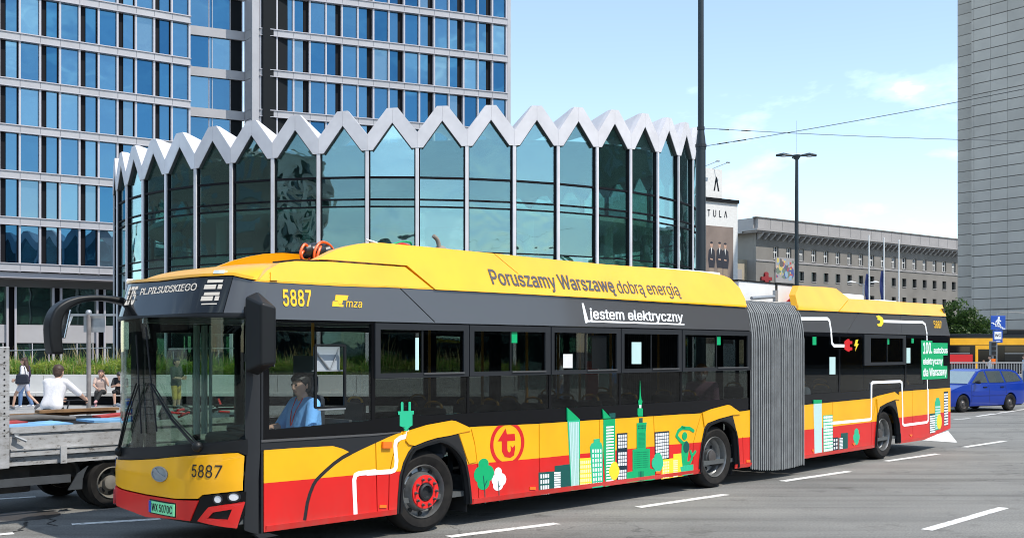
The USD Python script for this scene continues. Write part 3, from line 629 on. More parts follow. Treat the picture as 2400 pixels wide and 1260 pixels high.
obj('underframe', [bx(-1.9, -0.75, 0.35, 2.2, 0.24, 0.42), bx(0.75, 5.2, 0.25, 2.3, 0.26, 0.42), trail(bx(1.0, 3.7, 0.25, 2.3, 0.26, 0.42)), trail(bx(5.1, 7.5, 0.25, 2.3, 0.36, 0.5))], M['rubber'], bus)
obj('mud_flap', bx(0.70, 0.72, 0.08, 0.40, 0.16, 0.6), M['rubber'], bus); obj('mud_flap', bx(6.42, 6.44, 0.08, 0.40, 0.16, 0.6), M['rubber'], bus)

# ---- front
def front(g, t0, t1, sub=0.06):
    """A panel of the front drawn in (across, height); t counts forwards from the front surface."""
    m = extrude(g, 0.002)
    v, f = trimesh.remesh.subdivide_to_size(m.vertices, m.faces, sub)
    m = trimesh.Trimesh(v, f, process=False)
    m.merge_vertices()
    w, z, t = m.vertices[:, 0], m.vertices[:, 1], t0 + (t1 - t0) * m.vertices[:, 2] / 0.002
    w = np.clip(w, 0.002, 2.548)
    dw = 1e-3
    sl = (front_s(np.clip(w + dw, 0, 2.55)) - front_s(np.clip(w - dw, 0, 2.55))) / (2 * dw)
    ln = np.sqrt(1 + sl ** 2)
    s = front_s(w) + 0.30 * np.maximum(z - 2.46, 0) - 0.02 * np.clip((1.1 - z) / 0.3, 0, 1)
    return trimesh.Trimesh(np.column_stack([s - t / ln, w + t * sl / ln, z]), m.faces if t1 > t0 else m.faces[:, ::-1], process=False)

def sym(pts):
    """Outline of half the front (street side, from the middle outwards and back), mirrored."""
    g = Polygon(pts)
    return g.union(affinity.scale(g, -1, 1, origin=(1.275, 0)))
MID = 1.276
# the windscreen's lower edge drops towards the kerb side
YT = [(0.05, 1.05), (0.085, 1.085), (0.45, 1.052), (0.72, 1.022), (1.13, 0.972), (1.65, 0.925), (2.2, 0.89), (2.46, 0.885), (2.50, 0.86)]
GB = [(0.055, 1.26), (0.085, 1.212), (0.26, 1.188), (0.70, 1.145), (1.17, 1.095), (1.75, 1.05), (2.3, 1.02), (2.46, 1.02), (2.495, 1.07)]
obj('front_panel', front(Polygon([(0.05, 0.70), (0.335, 0.655), (0.385, 0.612), (0.69, 0.592), (MID, 0.585), (1.86, 0.592), (2.165, 0.612), (2.215, 0.655), (2.50, 0.70)] + YT[::-1]).buffer(-0.004), 0.03, 0.0), M['yellow'], bus, smooth=20)
BUMP = sym([(MID, 0.345), (0.95, 0.37), (0.62, 0.385), (0.475, 0.383), (0.37, 0.60), (0.69, 0.585), (MID, 0.578)])
obj('bumper', front(BUMP.buffer(-0.003), 0.035, 0.0), M['red'], bus, smooth=20)
LAMPZ = [(0.475, 0.378), (0.085, 0.325), (0.045, 0.45), (0.04, 0.69), (0.335, 0.648), (0.38, 0.604)]
horn = Polygon([(0.05, 0.585), (0.085, 0.333), (0.367, 0.398), (0.267, 0.536), (0.087, 0.574)])
slot = Polygon([(0.107, 0.52), (0.132, 0.414), (0.28, 0.426), (0.232, 0.49), (0.117, 0.518)])
vert = Polygon([(0.475, 0.378), (0.43, 0.372), (0.33, 0.54), (0.40, 0.59)])
for mir in (False, True):
    fl = (lambda g: affinity.scale(g, -1, 1, origin=(1.275, 0))) if mir else (lambda g: g)
    hl = obj('headlight_panel', front(fl(Polygon(LAMPZ)), 0.02, -0.06), M['black_gloss'], bus, smooth=20)
    obj('bumper_horn', front(fl(horn.buffer(0.004).difference(slot)), 0.055, 0.02), M['red'], bus, smooth=20)
    obj('fog_recess', front(fl(slot), 0.026, 0.0205), M['trim'], hl)
    for c in ([(0.202, 0.619)], [(0.1, 0.64)]):
        (w, z), = c
        obj('headlight', front(fl(affinity.scale(Point(w, z).buffer(0.036), 0.75, 1)), 0.032, 0.0205, 0.03), M['lamp_glass'], hl)
        obj('lamp_bezel', front(fl(affinity.scale(Point(w, z).buffer(0.05).difference(Point(w, z).buffer(0.037)), 0.75, 1)), 0.038, 0.0205, 0.03), M['trim_grey'], hl)
obj('cowl', front(Polygon([(0.04, 1.05)] + [(a, b + 0.003) for a, b in YT[1:-1]] + [(2.51, 0.88), (2.51, 1.04)] + GB[1:-1][::-1] + [(0.04, 1.215)]).buffer(0), 0.012, -0.05), M['trim'], bus, smooth=20)
obj('front_frame', front(sym([(MID, 0.35), (0.05, 0.35), (0.05, 0.98), (MID, 0.98)]), -0.05, -0.10), M['trim'], bus)
obj('windscreen', front(Polygon(GB + [(2.50, 2.42), (2.45, 2.485), (MID, 2.485), (0.10, 2.485), (0.05, 2.42)]), -0.004, -0.012), M['screen_glass'], bus, smooth=True)
HD = sym([(MID, 2.485), (0.185, 2.492), (0.182, 2.87), (MID, 2.85)])
obj('destination_display', front(HD, 0.025, -0.03), M['display'], bus, smooth=25)
for gg in polys(sym([(0.18, 2.492), (0.03, 2.44), (0.004, 2.43), (0.004, 2.80), (0.178, 2.86)])):
    obj('front_corner', front(gg, 0.022, -0.03, 0.04), M['cove'], bus, smooth=30)
obj('header_underside', front(sym([(MID, 2.465), (0.05, 2.44), (0.05, 2.49), (MID, 2.485)]), 0.028, -0.03), M['trim'], bus)
obj('roof_front_lip', front(sym([(MID, 2.852), (0.182, 2.872), (0.06, 2.83), (0.06, 2.86), (0.17, 2.90), (MID, 2.885)]), 0.045, -0.10), M['yellow'], bus, smooth=30)
for wc in (0.30, 2.25):
    obj('marker_lamp', front(sbox(wc - 0.05, 2.892, wc + 0.05, 2.925), 0.05, -0.02), M['lamp_glass'], bus)
# corner posts
for mir in (False, True):
    fl = (lambda g: affinity.scale(g, -1, 1, origin=(1.275, 0))) if mir else (lambda g: g)
    obj('corner_post', front(fl(Polygon([(0.003, 0.25), (0.047, 0.30), (0.047, 0.69), (0.044, 1.07), (0.049, 1.22), (0.052, 1.27), (0.047, 2.44), (0.003, 2.43)])), 0.010, -0.06, 0.03), M['trim_grey'], bus, smooth=30)
# side return of the corner post
obj('corner_return', plate(Polygon([(-2.215, 0.25), (-2.192, 0.25), (-2.192, 2.43), (-2.215, 2.43)]), 0.0, 0.05), M['trim_grey'], bus)
# front lettering and badges
def text_shape(text, bold=False, thin=0.0):
    m = meshkit.text_mesh(text, 1.0, 0.05, bold)
    return m
def front_text(text, w_left, w_right, z0, h, t, mat, bold=False, name='lettering', tilt=0.0):
    """Reads left to right as seen from the front: from the far side (large across) to the near side."""
    m = text_shape(text, bold); b = m.bounds
    x = (m.vertices[:, 0] - b[0, 0]) / (b[1, 0] - b[0, 0])
    w = w_left + (w_right - w_left) * x
    z = z0 + m.vertices[:, 1] * h + tilt * x
    tt = t + (m.vertices[:, 2] > 0.02) * 0.004
    sl = (front_s(w + 1e-3) - front_s(w - 1e-3)) / 2e-3; ln = np.sqrt(1 + sl ** 2)
    s = front_s(w) - tt / ln + 0.30 * np.maximum(z - 2.46, 0) - 0.02 * np.clip((1.1 - z) / 0.3, 0, 1)
    w = w + tt * sl / ln
    return obj(name, trimesh.Trimesh(np.column_stack([s, w, z]), m.faces[:, ::-1], process=False), mat, bus)
front_text('5887', 0.455, 0.175, 0.835, 0.125, 0.032, M['print_black'], False, 'fleet_number')
plt_ = obj('number_plate', front(sbox(0.69, 0.415, 1.18, 0.535), 0.052, 0.036), M['plate_green'], bus)
obj('country_band', front(sbox(1.13, 0.415, 1.18, 0.535), 0.055, 0.0525), M['print_blue'], plt_)
obj('plate_holder', front(sbox(0.675, 0.40, 1.195, 0.55), 0.0355, 0.034), M['trim'], bus)
front_text('WX 5070C', 1.115, 0.715, 0.437, 0.078, 0.052, M['print_black'], False, 'plate_lettering')
# round badge: a ring with a slanting S
(bw, bz), = [(1.015, 0.805)]
bw = 0.99; bz = bz + 0.02
ring = Point(0, 0).buffer(0.125, 32)
s_cut = unary_union([LineString([(-0.075, -0.028), (0.0, 0.0), (0.075, 0.03)]).buffer(0.024), Point(-0.03, 0.035).buffer(0.034), Point(0.03, -0.035).buffer(0.034)])
badge = ring.difference(Point(0, 0).buffer(0.108)).union(unary_union([Polygon([(-0.075, -0.088), (-0.106, -0.04), (0.012, 0.025), (0.038, 0.063), (0.075, 0.088), (0.106, 0.04), (-0.012, -0.025), (-0.038, -0.063)])]))
obj('round_badge_back', front(affinity.translate(affinity.scale(Point(0, 0).buffer(0.125, 32), 1.30, 0.64), bw, bz), 0.034, 0.0305, 0.03), M['bellows_light'], bus)
obj('round_badge', front(affinity.translate(affinity.scale(badge, 1.30, 0.64, origin=(0, 0)), bw, bz), 0.042, 0.0305, 0.02), M['steel'], bus)
obj('sticker', front(sbox(2.18, 0.80, 2.32, 0.90), 0.034, 0.0305), M['print_blue'], bus)
front_text('175', 1.98, 1.72, 2.62, 0.19, 0.027, M['led'], True, 'display_text')
front_text('PL.PIŁSUDSKIEGO', 1.62, 0.52, 2.715, 0.072, 0.027, M['led'], False, 'display_text', 0.012)
for zz, hh in ((2.80, 0.03), (2.735, 0.045), (2.67, 0.03), (2.615, 0.045), (2.575, 0.012)):
    for a, b in (((0.42, 0.30), (0.28, 0.245)) if hh > 0.04 else ((0.40, 0.25),)):
        obj('display_block', front(sbox(b, zz, a, zz + hh), 0.031, 0.027), M['led'], bus)
# dark shutter gaps across the lit digits
for z0, z1 in ((2.665, 2.674), (2.722, 2.731), (2.77, 2.778)):
    obj('display_gap', front(sbox(1.68, z0, 2.02, z1), 0.033, 0.0315), M['display'], bus)
obj('display_gap', front(sbox(0.5, 2.752, 1.66, 2.758), 0.033, 0.0315), M['display'], bus)
# wipers
def fpt(w, z, t):
    return (float(front_s(w)) + 0.30 * max(z - 2.46, 0) - t, w, z)
for arm, blade in (([(2.02, 0.99), (1.75, 1.42), (1.50, 1.76)], [(1.56, 2.28), (1.50, 1.76), (1.44, 1.22)]), ([(0.40, 1.14), (0.78, 1.42), (1.20, 1.76)], [(1.34, 2.36), (1.22, 1.76), (1.10, 1.26)])):
    w = obj('wiper_arm', [tube([fpt(a, b, 0.05) for a, b in arm], 0.017, 6, 0.009), tube([fpt(a - 0.06, b, 0.05) for a, b in arm], 0.008, 6)], M['trim'], bus)
    obj('wiper_blade', tube([fpt(a, b, 0.025) for a, b in blade], 0.009, 5), M['rubber'], w)
    obj('wiper_pivot', moved(trimesh.creation.icosphere(2, 0.055), *fpt(arm[0][0], arm[0][1], 0.03)), M['trim'], w)
# mirrors
def bent_bar(path, wid, thk):
    """A flattened bar along a path, one end to the other tapering a little."""
    parts = []
    P = smooth_path(path, 5)
    for a, b in zip(P[:-1], P[1:]):
        c = []
        for q in (a, b):
            for dx in (-thk / 2 + 0.03, thk / 2 - 0.03):
                for dy in (-wid / 2 + 0.03, wid / 2 - 0.03):
                    c.append(m3.Manifold.sphere(0.03, 10).translate((q[0] + dx, q[1] + dy, q[2])))
        parts.append(m3.Manifold.batch_hull(c))
    return tm(m3.Manifold.batch_boolean(parts, m3.OpType.Add))
mir = obj('kerb_side_mirror', bent_bar([(-2.45, 2.33, 2.65), (-2.75, 2.36, 2.70), (-3.05, 2.38, 2.68), (-3.26, 2.38, 2.58), (-3.34, 2.38, 2.42), (-3.34, 2.38, 2.22), (-3.32, 2.38, 2.10)], 0.20, 0.14), M['trim'], bus, smooth=40)
obj('mirror_glass', moved(turn(bevel_box(-0.012, 0.012, -0.08, 0.08, -0.16, 0.16, 0.008), (0, 1, 0), 12), -3.22, 2.36, 2.40), M['chrome'], mir)
mir = obj('driver_mirror', tm(m3.Manifold.batch_hull([m3.Manifold.sphere(0.035, 14).translate(p) for p in ((-2.42, -0.10, 2.62), (-2.42, -0.10, 1.93), (-2.42, -0.34, 2.55), (-2.42, -0.34, 1.99), (-2.32, -0.09, 2.66), (-2.32, -0.09, 1.90), (-2.32, -0.36, 2.52), (-2.32, -0.36, 2.00))])), M['trim'], bus, smooth=40)
obj('mirror_glass', bx(-2.286, -2.280, -0.34, -0.11, 1.95, 2.54), M['chrome'], mir)
obj('mirror_arm', [bx(-2.40, -2.30, -0.10, 0.03, 2.45, 2.55), bx(-2.40, -2.30, -0.10, 0.03, 2.0, 2.08)], M['trim'], mir)

# ---- inside
obj('bus_floor', [bx(-2.5, 6.8, 0.06, 2.49, 0.36, 0.42), trail(bx(0.8, 7.6, 0.06, 2.49, 0.36, 0.42))], M['interior'], bus)
obj('dashboard', [bevel_box(-2.42, -2.02, 0.30, 1.45, 0.85, 1.12, 0.05), bevel_box(-2.30, -2.0, 0.3, 1.0, 1.1, 1.24, 0.05)], M['trim'], bus, smooth=40)
obj('dashboard', bevel_box(-2.45, -2.10, 1.47, 2.38, 0.45, 0.99, 0.05), M['trim'], bus, smooth=40)
obj('steering_wheel', moved(turn(trimesh.creation.torus(0.23, 0.016, 28, 8), (0, 1, 0), 25), -1.98, 0.62, 1.20), M['trim'], bus, smooth=True)
obj('cab_partition', [bx(-1.05, -1.01, 0.08, 1.15, 0.42, 1.35), bx(-1.05, -1.01, 0.75, 1.15, 1.35, 2.05), bx(-1.9, -1.05, 1.15, 1.19, 0.42, 1.28)], M['interior'], bus)
obj('driver_seat', [bevel_box(-1.62, -1.18, 0.35, 0.85, 0.82, 0.95, 0.04), bevel_box(-1.28, -1.14, 0.37, 0.83, 0.9, 1.62, 0.05), bevel_box(-1.26, -1.16, 0.47, 0.73, 1.62, 1.85, 0.04)], M['seat'], bus, smooth=40)
obj('cab_curtain', [bx(-1.98 + 0.05 * k, -1.955 + 0.05 * k, 1.75 + 0.02 * (k % 2), 1.78 + 0.02 * (k % 2), 1.15, 2.40) for k in range(5)], M['interior_pale'], bus)
def seat(s, w, tr=False):
    a = obj('seat', [trail(x) if tr else x for x in [bevel_box(s, s + 0.42, w, w + 0.42, 0.82, 0.89, 0.03), bx(s + 0.15, s + 0.25, w + 0.15, w + 0.25, 0.42, 0.82)]], M['seat'], bus, smooth=40)
    b = bevel_box(s + 0.38, s + 0.45, w, w + 0.42, 0.85, 1.42, 0.03)
    obj('backrest', trail(b) if tr else b, M['seat'], a, smooth=40)
    h = tube(smooth_path([(s + 0.42, w + 0.06, 1.36), (s + 0.42, w + 0.08, 1.46), (s + 0.42, w + 0.21, 1.49), (s + 0.42, w + 0.34, 1.46), (s + 0.42, w + 0.36, 1.36)], 4), 0.016)
    obj('grab_handle', trail(h) if tr else h, M['pole_yellow'], a)
for s in (0.0, 0.95, 1.75, 2.9, 3.75, 5.2):
    for w in (0.14, 0.60):
        seat(s, w)
for s in (0.2, 1.3, 4.0, 5.3):
    seat(s, 1.95)
for s in (1.0, 1.9, 4.6, 5.6):
    seat(s, 0.14, True); seat(s, 1.95, True)
for s, w in ((-0.6, 1.4), (1.05, 1.15), (2.05, 1.2), (2.2, 0.5), (3.5, 0.7), (3.7, 1.3), (4.55, 1.0), (4.72, 1.5), (6.0, 1.2)):
    obj('handrail', tube([(s, w, 0.42), (s, w, 2.44)], 0.019), M['pole_yellow'], bus)
for s, w in ((1.6, 1.2), (3.2, 1.3), (5.3, 1.4)):
    obj('handrail', trail(tube([(s, w, 0.42), (s, w, 2.44)], 0.017)), M['pole_yellow'], bus)
obj('red_panel', [bx(4.35, 4.62, 1.30, 1.33, 0.9, 1.95)], M['hub_red'], bus)

# ---- lettering and graphics on the side (film 2 mm thick)
def film(g, mat, tr=False, leaning=False, base=-0.0125, name='graphic', lift=0):
    g = unary_union(polys(g)) if not isinstance(g, Polygon) else g
    if leaning:
        return obj(name, plate(g, base - 0.003 - lift, base + 0.0, True, tr=tr), mat, bus)
    return obj(name, plate(g, base - 0.002 - lift, base, tr=tr), mat, bus)
def side_text(text, a, b, h, mat, tr=False, base=-0.013, bold=False, leaning=False, name='lettering', slant=0.0):
    """Baseline from a to b, in (along, height); reads towards the rear."""
    m = text_shape(text, bold); bb = m.bounds
    x = (m.vertices[:, 0] - bb[0, 0]) / (bb[1, 0] - bb[0, 0])
    s = a[0] + (b[0] - a[0]) * x + m.vertices[:, 1] * h * slant
    z = a[1] + (b[1] - a[1]) * x + m.vertices[:, 1] * h
    w = base - (m.vertices[:, 2] > 0.02) * 0.004 + 0.001
    if leaning:
        w = w + lean(z)
    t = trimesh.Trimesh(np.column_stack([s, w, z]), m.faces[:, ::-1], process=False)
    obj(name, trail(t) if tr else t, mat, bus)
P = Polygon
side_text('Poruszamy Warszawę', *[(1.14, 2.935), (3.53, 2.924)], 0.185, M['print_charcoal'], base=-0.034, bold=True, leaning=True)
side_text('dobrą energią', *[(3.599, 2.914), (5.048, 2.93)], 0.18, M['print_charcoal'], base=-0.034, leaning=True)
side_text('jestem elektryczny', *[(2.909, 2.541), (5.028, 2.54)], 0.135, M['white'], base=-0.008, bold=True, leaning=True)
film(P([(2.777, 2.744), (2.815, 2.745), (2.877, 2.518), (5.057, 2.507), (5.053, 2.488), (2.873, 2.493), (2.838, 2.478), (2.811, 2.481)]), M['white'], leaning=True, base=-0.0045)
side_text('5887', *[(-1.944, 2.576), (-1.589, 2.581)], 0.165, M['print_gold'], base=-0.008, bold=True, leaning=True, name='fleet_number')
film(unary_union([P([(-1.266, 2.711), (-1.097, 2.711), (-1.12, 2.657), (-1.175, 2.655), (-1.192, 2.613), (-1.233, 2.612), (-1.243, 2.648), (-1.284, 2.651)]), P([(-1.311, 2.642), (-1.243, 2.644), (-1.234, 2.604), (-1.174, 2.608), (-1.176, 2.584), (-1.325, 2.586)])]), M['print_gold'], leaning=True, base=-0.0045, name='operator_emblem')
side_text('mza', *[(-1.142, 2.585), (-0.928, 2.583)], 0.085, M['print_gold'], base=-0.008, leaning=True, slant=0.2)
# plug and cable near the front wheel
film(P([(-0.425, 1.423), (-0.381, 1.421), (-0.381, 1.518), (-0.373, 1.527), (-0.353, 1.526), (-0.345, 1.517), (-0.345, 1.423), (-0.269, 1.421), (-0.269, 1.517), (-0.261, 1.526), (-0.241, 1.526), (-0.233, 1.516), (-0.233, 1.421), (-0.188, 1.421), (-0.188, 1.381), (-0.211, 1.38), (-0.211, 1.254), (-0.241, 1.243), (-0.257, 1.244), (-0.249, 1.231), (-0.277, 1.23), (-0.261, 1.217), (-0.289, 1.212), (-0.277, 1.199), (-0.325, 1.198), (-0.341, 1.211), (-0.311, 1.216), (-0.345, 1.227), (-0.317, 1.235), (-0.357, 1.243), (-0.397, 1.257), (-0.397, 1.383), (-0.421, 1.384)]), M['print_teal'], base=-0.0005)
film(LineString([(-0.297, 1.194), (-0.285, 1.162), (-0.311, 1.136), (-0.401, 1.122), (-0.464, 1.087), (-0.474, 1.034), (-0.456, 0.865), (-0.466, 0.789), (-0.49, 0.763), (-0.539, 0.752), (-0.864, 0.759)] + [(-0.76, 0.769), (-0.986, 0.765), (-1.032, 0.75), (-1.05, 0.699), (-1.037, 0.446), (-1.028, 0.26)]).buffer(0.026, cap_style=2), M['white'])
# ring with an arrow-shaped t, cut off by the panel's top and the red line
def ell(pts): 
    (x0, z0), (x1, z1), (x2, z2) = pts       # centre, right, top
    return affinity.translate(affinity.scale(Point(0, 0).buffer(1, 32), abs(x1 - x0), abs(z2 - z0)), x0, z0)
cl = body.difference(REDZ)
film(ell([(1.321, 0.955), (1.622, 0.949), (1.321, 1.232)]).difference(ell([(1.321, 0.955), (1.565, 0.949), (1.321, 1.188)])).intersection(cl), M['print_red'])
film(P([(1.288, 1.146), (1.312, 1.074), (1.451, 1.07), (1.456, 0.985), (1.317, 0.987), (1.317, 0.891), (1.331, 0.853), (1.36, 0.845), (1.384, 0.867), (1.376, 0.93), (1.408, 0.899), (1.451, 0.93), (1.456, 0.879), (1.437, 0.802), (1.369, 0.775), (1.274, 0.793), (1.226, 0.86), (1.222, 0.99), (1.151, 0.994)]), M['print_red'])
def tree(cs): return unary_union([ell(c) for c in cs])
film(tree([[(0.908, 0.732), (0.995, 0.726), (0.908, 0.798)], [(0.851, 0.608), (0.954, 0.6), (0.851, 0.707)], [(0.984, 0.611), (1.086, 0.603), (0.984, 0.71)], [(0.908, 0.504), (1.011, 0.496), (0.908, 0.59)]]), M['print_green'])
film(tree([[(1.158, 0.609), (1.222, 0.604), (1.158, 0.671)], [(1.109, 0.524), (1.17, 0.519), (1.109, 0.588)], [(1.21, 0.516), (1.297, 0.509), (1.21, 0.596)], [(1.158, 0.453), (1.245, 0.446), (1.158, 0.52)]]), M['white'])
for a in ([(0.903, 0.587), (0.924, 0.454), (0.938, 0.254)], [(0.965, 0.524), (0.924, 0.462)], [(1.156, 0.5), (1.17, 0.382), (1.179, 0.256)], [(1.189, 0.447), (1.165, 0.424)]):
    film(LineString(a).buffer(0.006), M['print_dark'], lift=0.002)
# skyline
Zb = 0.33
def sky_block(pts, mat, lift=0.0):
    film(P(pts), mat, lift=lift)
def grid(q, nc, nr, mat, fill=0.62, lift=0.002, vfill=0.7, tr=False):
    """nc x nr windows in the quad q: top-left, top-right, bottom-right, bottom-left."""
    a, b, c, d = [np.array(x) for x in q]
    cells = []
    for i in range(nc):
        for j in range(nr):
            u0, u1 = (i + 0.5 - fill / 2) / nc, (i + 0.5 + fill / 2) / nc
            v0, v1 = (j + 0.5 - vfill / 2) / nr, (j + 0.5 + vfill / 2) / nr
            f = lambda u, v: (a * (1 - u) + b * u) * (1 - v) + (d * (1 - u) + c * u) * v
            cells.append(Polygon([f(u0, v0), f(u1, v0), f(u1, v1), f(u0, v1)]))
    w0 = -0.0125
    obj('window_print', trimesh.util.concatenate([plate(c, w0 - 0.002 - lift, w0 - lift, tr=tr) for c in cells]), mat, bus)
sky_block([(1.884, 0.552), (2.191, 0.546), (2.191, 0.613), (2.495, 0.617), (2.509, 0.271), (2.165, 0.279), (1.889, 0.283)], M['print_dark'])
grid([(1.909, 0.536), (2.088, 0.531), (2.088, 0.317), (1.914, 0.319)], 4, 3, M['white']); grid([(2.173, 0.538), (2.304, 0.534), (2.304, 0.289), (2.178, 0.292)], 1, 8, M['white'], 0.95)
grid([(1.916, 0.306), (2.093, 0.303), (2.093, 0.255), (1.922, 0.259)], 4, 1, M['white'], 0.5, vfill=0.8)
sky_block([(2.437, 1.199), (2.685, 1.195), (2.685, 0.264), (2.509, 0.262)], M['print_teal'], 0.002)
film(P([(2.429, 1.362), (2.685, 1.194), (2.437, 1.192)]), M['print_green'], base=-0.0005, lift=0.016)
grid([(2.463, 1.177), (2.663, 1.175), (2.663, 0.284), (2.514, 0.285)], 6, 1, M['print_pale'], 0.8, 0.004, 0.98)
sky_block([(2.671, 0.677), (2.92, 0.672), (2.939, 0.269), (2.671, 0.265)], M['print_lemon'], 0.002)
grid([(2.685, 0.652), (2.912, 0.645), (2.92, 0.283), (2.685, 0.291)], 6, 6, M['print_cream'], 0.62, 0.004)
sky_block([(2.892, 0.82), (2.925, 0.863), (2.968, 0.87), (2.968, 0.916), (3.089, 0.918), (3.089, 0.868), (3.123, 0.861), (3.152, 0.795), (3.16, 0.259), (2.934, 0.26)], M['print_teal'], 0.004)
grid([(2.92, 0.791), (3.132, 0.781), (3.146, 0.275), (2.942, 0.278)], 4, 8, M['white'], 0.55, 0.006)
sky_block([(3.169, 1.172), (3.421, 1.172), (3.421, 0.274), (3.218, 0.254), (3.169, 0.738)], M['print_green'], 0.002)
film(P([(3.154, 1.315), (3.333, 1.185), (3.169, 1.185)]), M['print_green'], base=-0.0005, lift=0.015)
film(P([(3.29, 1.25), (3.427, 1.251), (3.427, 1.181), (3.324, 1.182)]), M['print_dark'], base=-0.0005, lift=0.013)
grid([(3.226, 1.083), (3.391, 1.082), (3.391, 0.272), (3.226, 0.268)], 1, 20, M['white'], 0.98, 0.004, 0.55)
sky_block([(3.459, 0.968), (3.688, 0.966), (3.688, 0.27), (3.465, 0.266)], M['print_navy'], 0.002)
for a in ([(3.479, 0.952), (3.673, 0.948), (3.673, 0.753), (3.479, 0.756)], [(3.479, 0.709), (3.673, 0.706), (3.673, 0.507), (3.479, 0.512)], [(3.479, 0.465), (3.667, 0.46), (3.667, 0.275), (3.479, 0.278)]):
    grid(a, 4, 4, M['white'], 0.72, 0.004, 0.75)
film(tree([[(3.4, 0.509), (3.479, 0.503), (3.4, 0.583)], [(3.362, 0.456), (3.441, 0.449), (3.362, 0.536)], [(3.441, 0.449), (3.509, 0.444), (3.441, 0.53)], [(3.4, 0.406), (3.479, 0.4), (3.4, 0.481)]]), M['print_lemon'], lift=0.006)
film(P([(3.673, 0.413), (3.805, 0.421), (3.805, 0.72), (3.9, 0.729), (3.9, 1.092), (4.126, 1.091), (4.104, 0.967), (4.104, 0.717), (4.198, 0.711), (4.198, 0.43), (4.315, 0.402), (4.315, 0.26), (3.673, 0.271)]), M['print_green'], lift=0.004)
film(P([(3.989, 1.692), (4.001, 1.529), (4.017, 1.429), (4.042, 1.393), (4.029, 1.346), (4.014, 1.298), (4.054, 1.287), (4.054, 1.181), (3.952, 1.182), (3.934, 1.205), (3.934, 1.292), (3.971, 1.3), (3.958, 1.348), (3.949, 1.396), (3.977, 1.43), (3.983, 1.529)]), M['print_green'], base=-0.0005, lift=0.002)
film(P([(3.971, 1.346), (4.014, 1.344), (4.014, 1.298), (3.971, 1.3)]), M['white'], base=-0.003)
film(P([(3.952, 1.159), (4.035, 1.159), (4.035, 1.094), (3.952, 1.094)]), M['print_dark'], lift=0.002)
grid([(3.931, 0.957), (4.079, 0.953), (4.079, 0.737), (3.931, 0.743)], 7, 12, M['print_dark'], 0.4, 0.006, 0.35); grid([(3.839, 0.695), (4.163, 0.684), (4.163, 0.442), (3.839, 0.451)], 12, 8, M['print_dark'], 0.35, 0.006, 0.4)
grid([(3.921, 1.063), (4.101, 1.06), (4.101, 0.996), (3.921, 1.001)], 6, 2, M['print_dark'], 0.5, 0.006, 0.6); grid([(3.931, 0.412), (4.054, 0.408), (4.054, 0.262), (3.931, 0.264)], 4, 1, M['print_dark'], 0.5, 0.006, 0.95)
sky_block([(4.312, 0.941), (4.66, 0.942), (4.66, 0.539), (4.321, 0.528)], M['print_navy'])
grid([(4.328, 0.924), (4.644, 0.924), (4.644, 0.548), (4.334, 0.538)], 6, 8, M['white'], 0.75, 0.002, 0.75)
sky_block([(4.497, 0.515), (4.497, 0.535), (4.759, 0.536), (4.759, 0.596), (5.016, 0.595), (5.016, 0.258), (4.465, 0.253)], M['print_lemon'], 0.002)
grid([(4.497, 0.511), (4.66, 0.508), (4.66, 0.257), (4.491, 0.257)], 3, 6, M['print_cream'], 0.7, 0.004, 0.7); grid([(4.752, 0.513), (4.865, 0.509), (4.865, 0.254), (4.752, 0.255)], 1, 9, M['print_cream'], 0.95, 0.004, 0.6)
film(tree([[(4.385, 0.543), (4.481, 0.536), (4.385, 0.64)], [(4.337, 0.497), (4.433, 0.49), (4.337, 0.585)], [(4.433, 0.49), (4.507, 0.485), (4.433, 0.588)], [(4.385, 0.435), (4.475, 0.429), (4.385, 0.513)]]), M['print_teal'], lift=0.006)
# the mermaid
film(LineString([(5.259, 0.912), (5.166, 0.953), (4.979, 0.97), (4.885, 0.931), (4.835, 0.86), (4.905, 0.802), (4.986, 0.749)]).buffer(0.025), M['print_green'], lift=0.004)
film(unary_union([ell([(5.037, 0.847), (5.098, 0.843), (5.037, 0.907)]), P([(4.972, 0.752), (5.098, 0.775), (5.142, 0.651), (5.101, 0.473), (5.149, 0.425), (4.979, 0.411), (4.952, 0.583)]), LineString([(5.087, 0.437), (5.169, 0.444), (5.217, 0.501), (5.224, 0.545), (5.183, 0.612)]).buffer(0.022), LineString([(5.224, 0.535), (5.307, 0.596)]).buffer(0.022), LineString([(5.03, 0.97), (4.972, 0.983)]).buffer(0.02)]), M['print_green'], lift=0.004)
film(ell([(5.074, 0.68), (5.149, 0.675), (5.074, 0.764)]), M['print_dark'], lift=0.007)
film(P([(4.922, 0.395), (4.979, 0.397), (4.979, 0.417), (5.252, 0.411), (5.252, 0.269), (4.979, 0.261)]).intersection(SK), M['print_teal'], lift=0.004)
# stickers in the windows
for q, c in (([(1.388, 2.345), (1.509, 2.347), (1.509, 2.207), (1.388, 2.207)], 'print_green'), ([(5.89, 2.327), (5.999, 2.328), (5.999, 2.198), (5.89, 2.198)], 'print_green'), ([(2.37, 2.064), (2.557, 2.064), (2.557, 1.881), (2.37, 1.883)], 'off_white'), ([(3.808, 2.228), (4.023, 2.229), (4.023, 1.922), (3.808, 1.924)], 'print_pale'), ([(-0.164, 2.257), (-0.109, 2.257), (-0.109, 1.887), (-0.164, 1.888)], 'print_pale')):
    film(P(q), M[c], base=0.0035, name='sticker')
obj('sticker', plate(P([(2.976, 2.312), (3.284, 2.315), (3.284, 1.863), (2.976, 1.867)]), 0.024, 0.028), look('screen_back', (0.10, 0.10, 0.12), 0.5), bus)
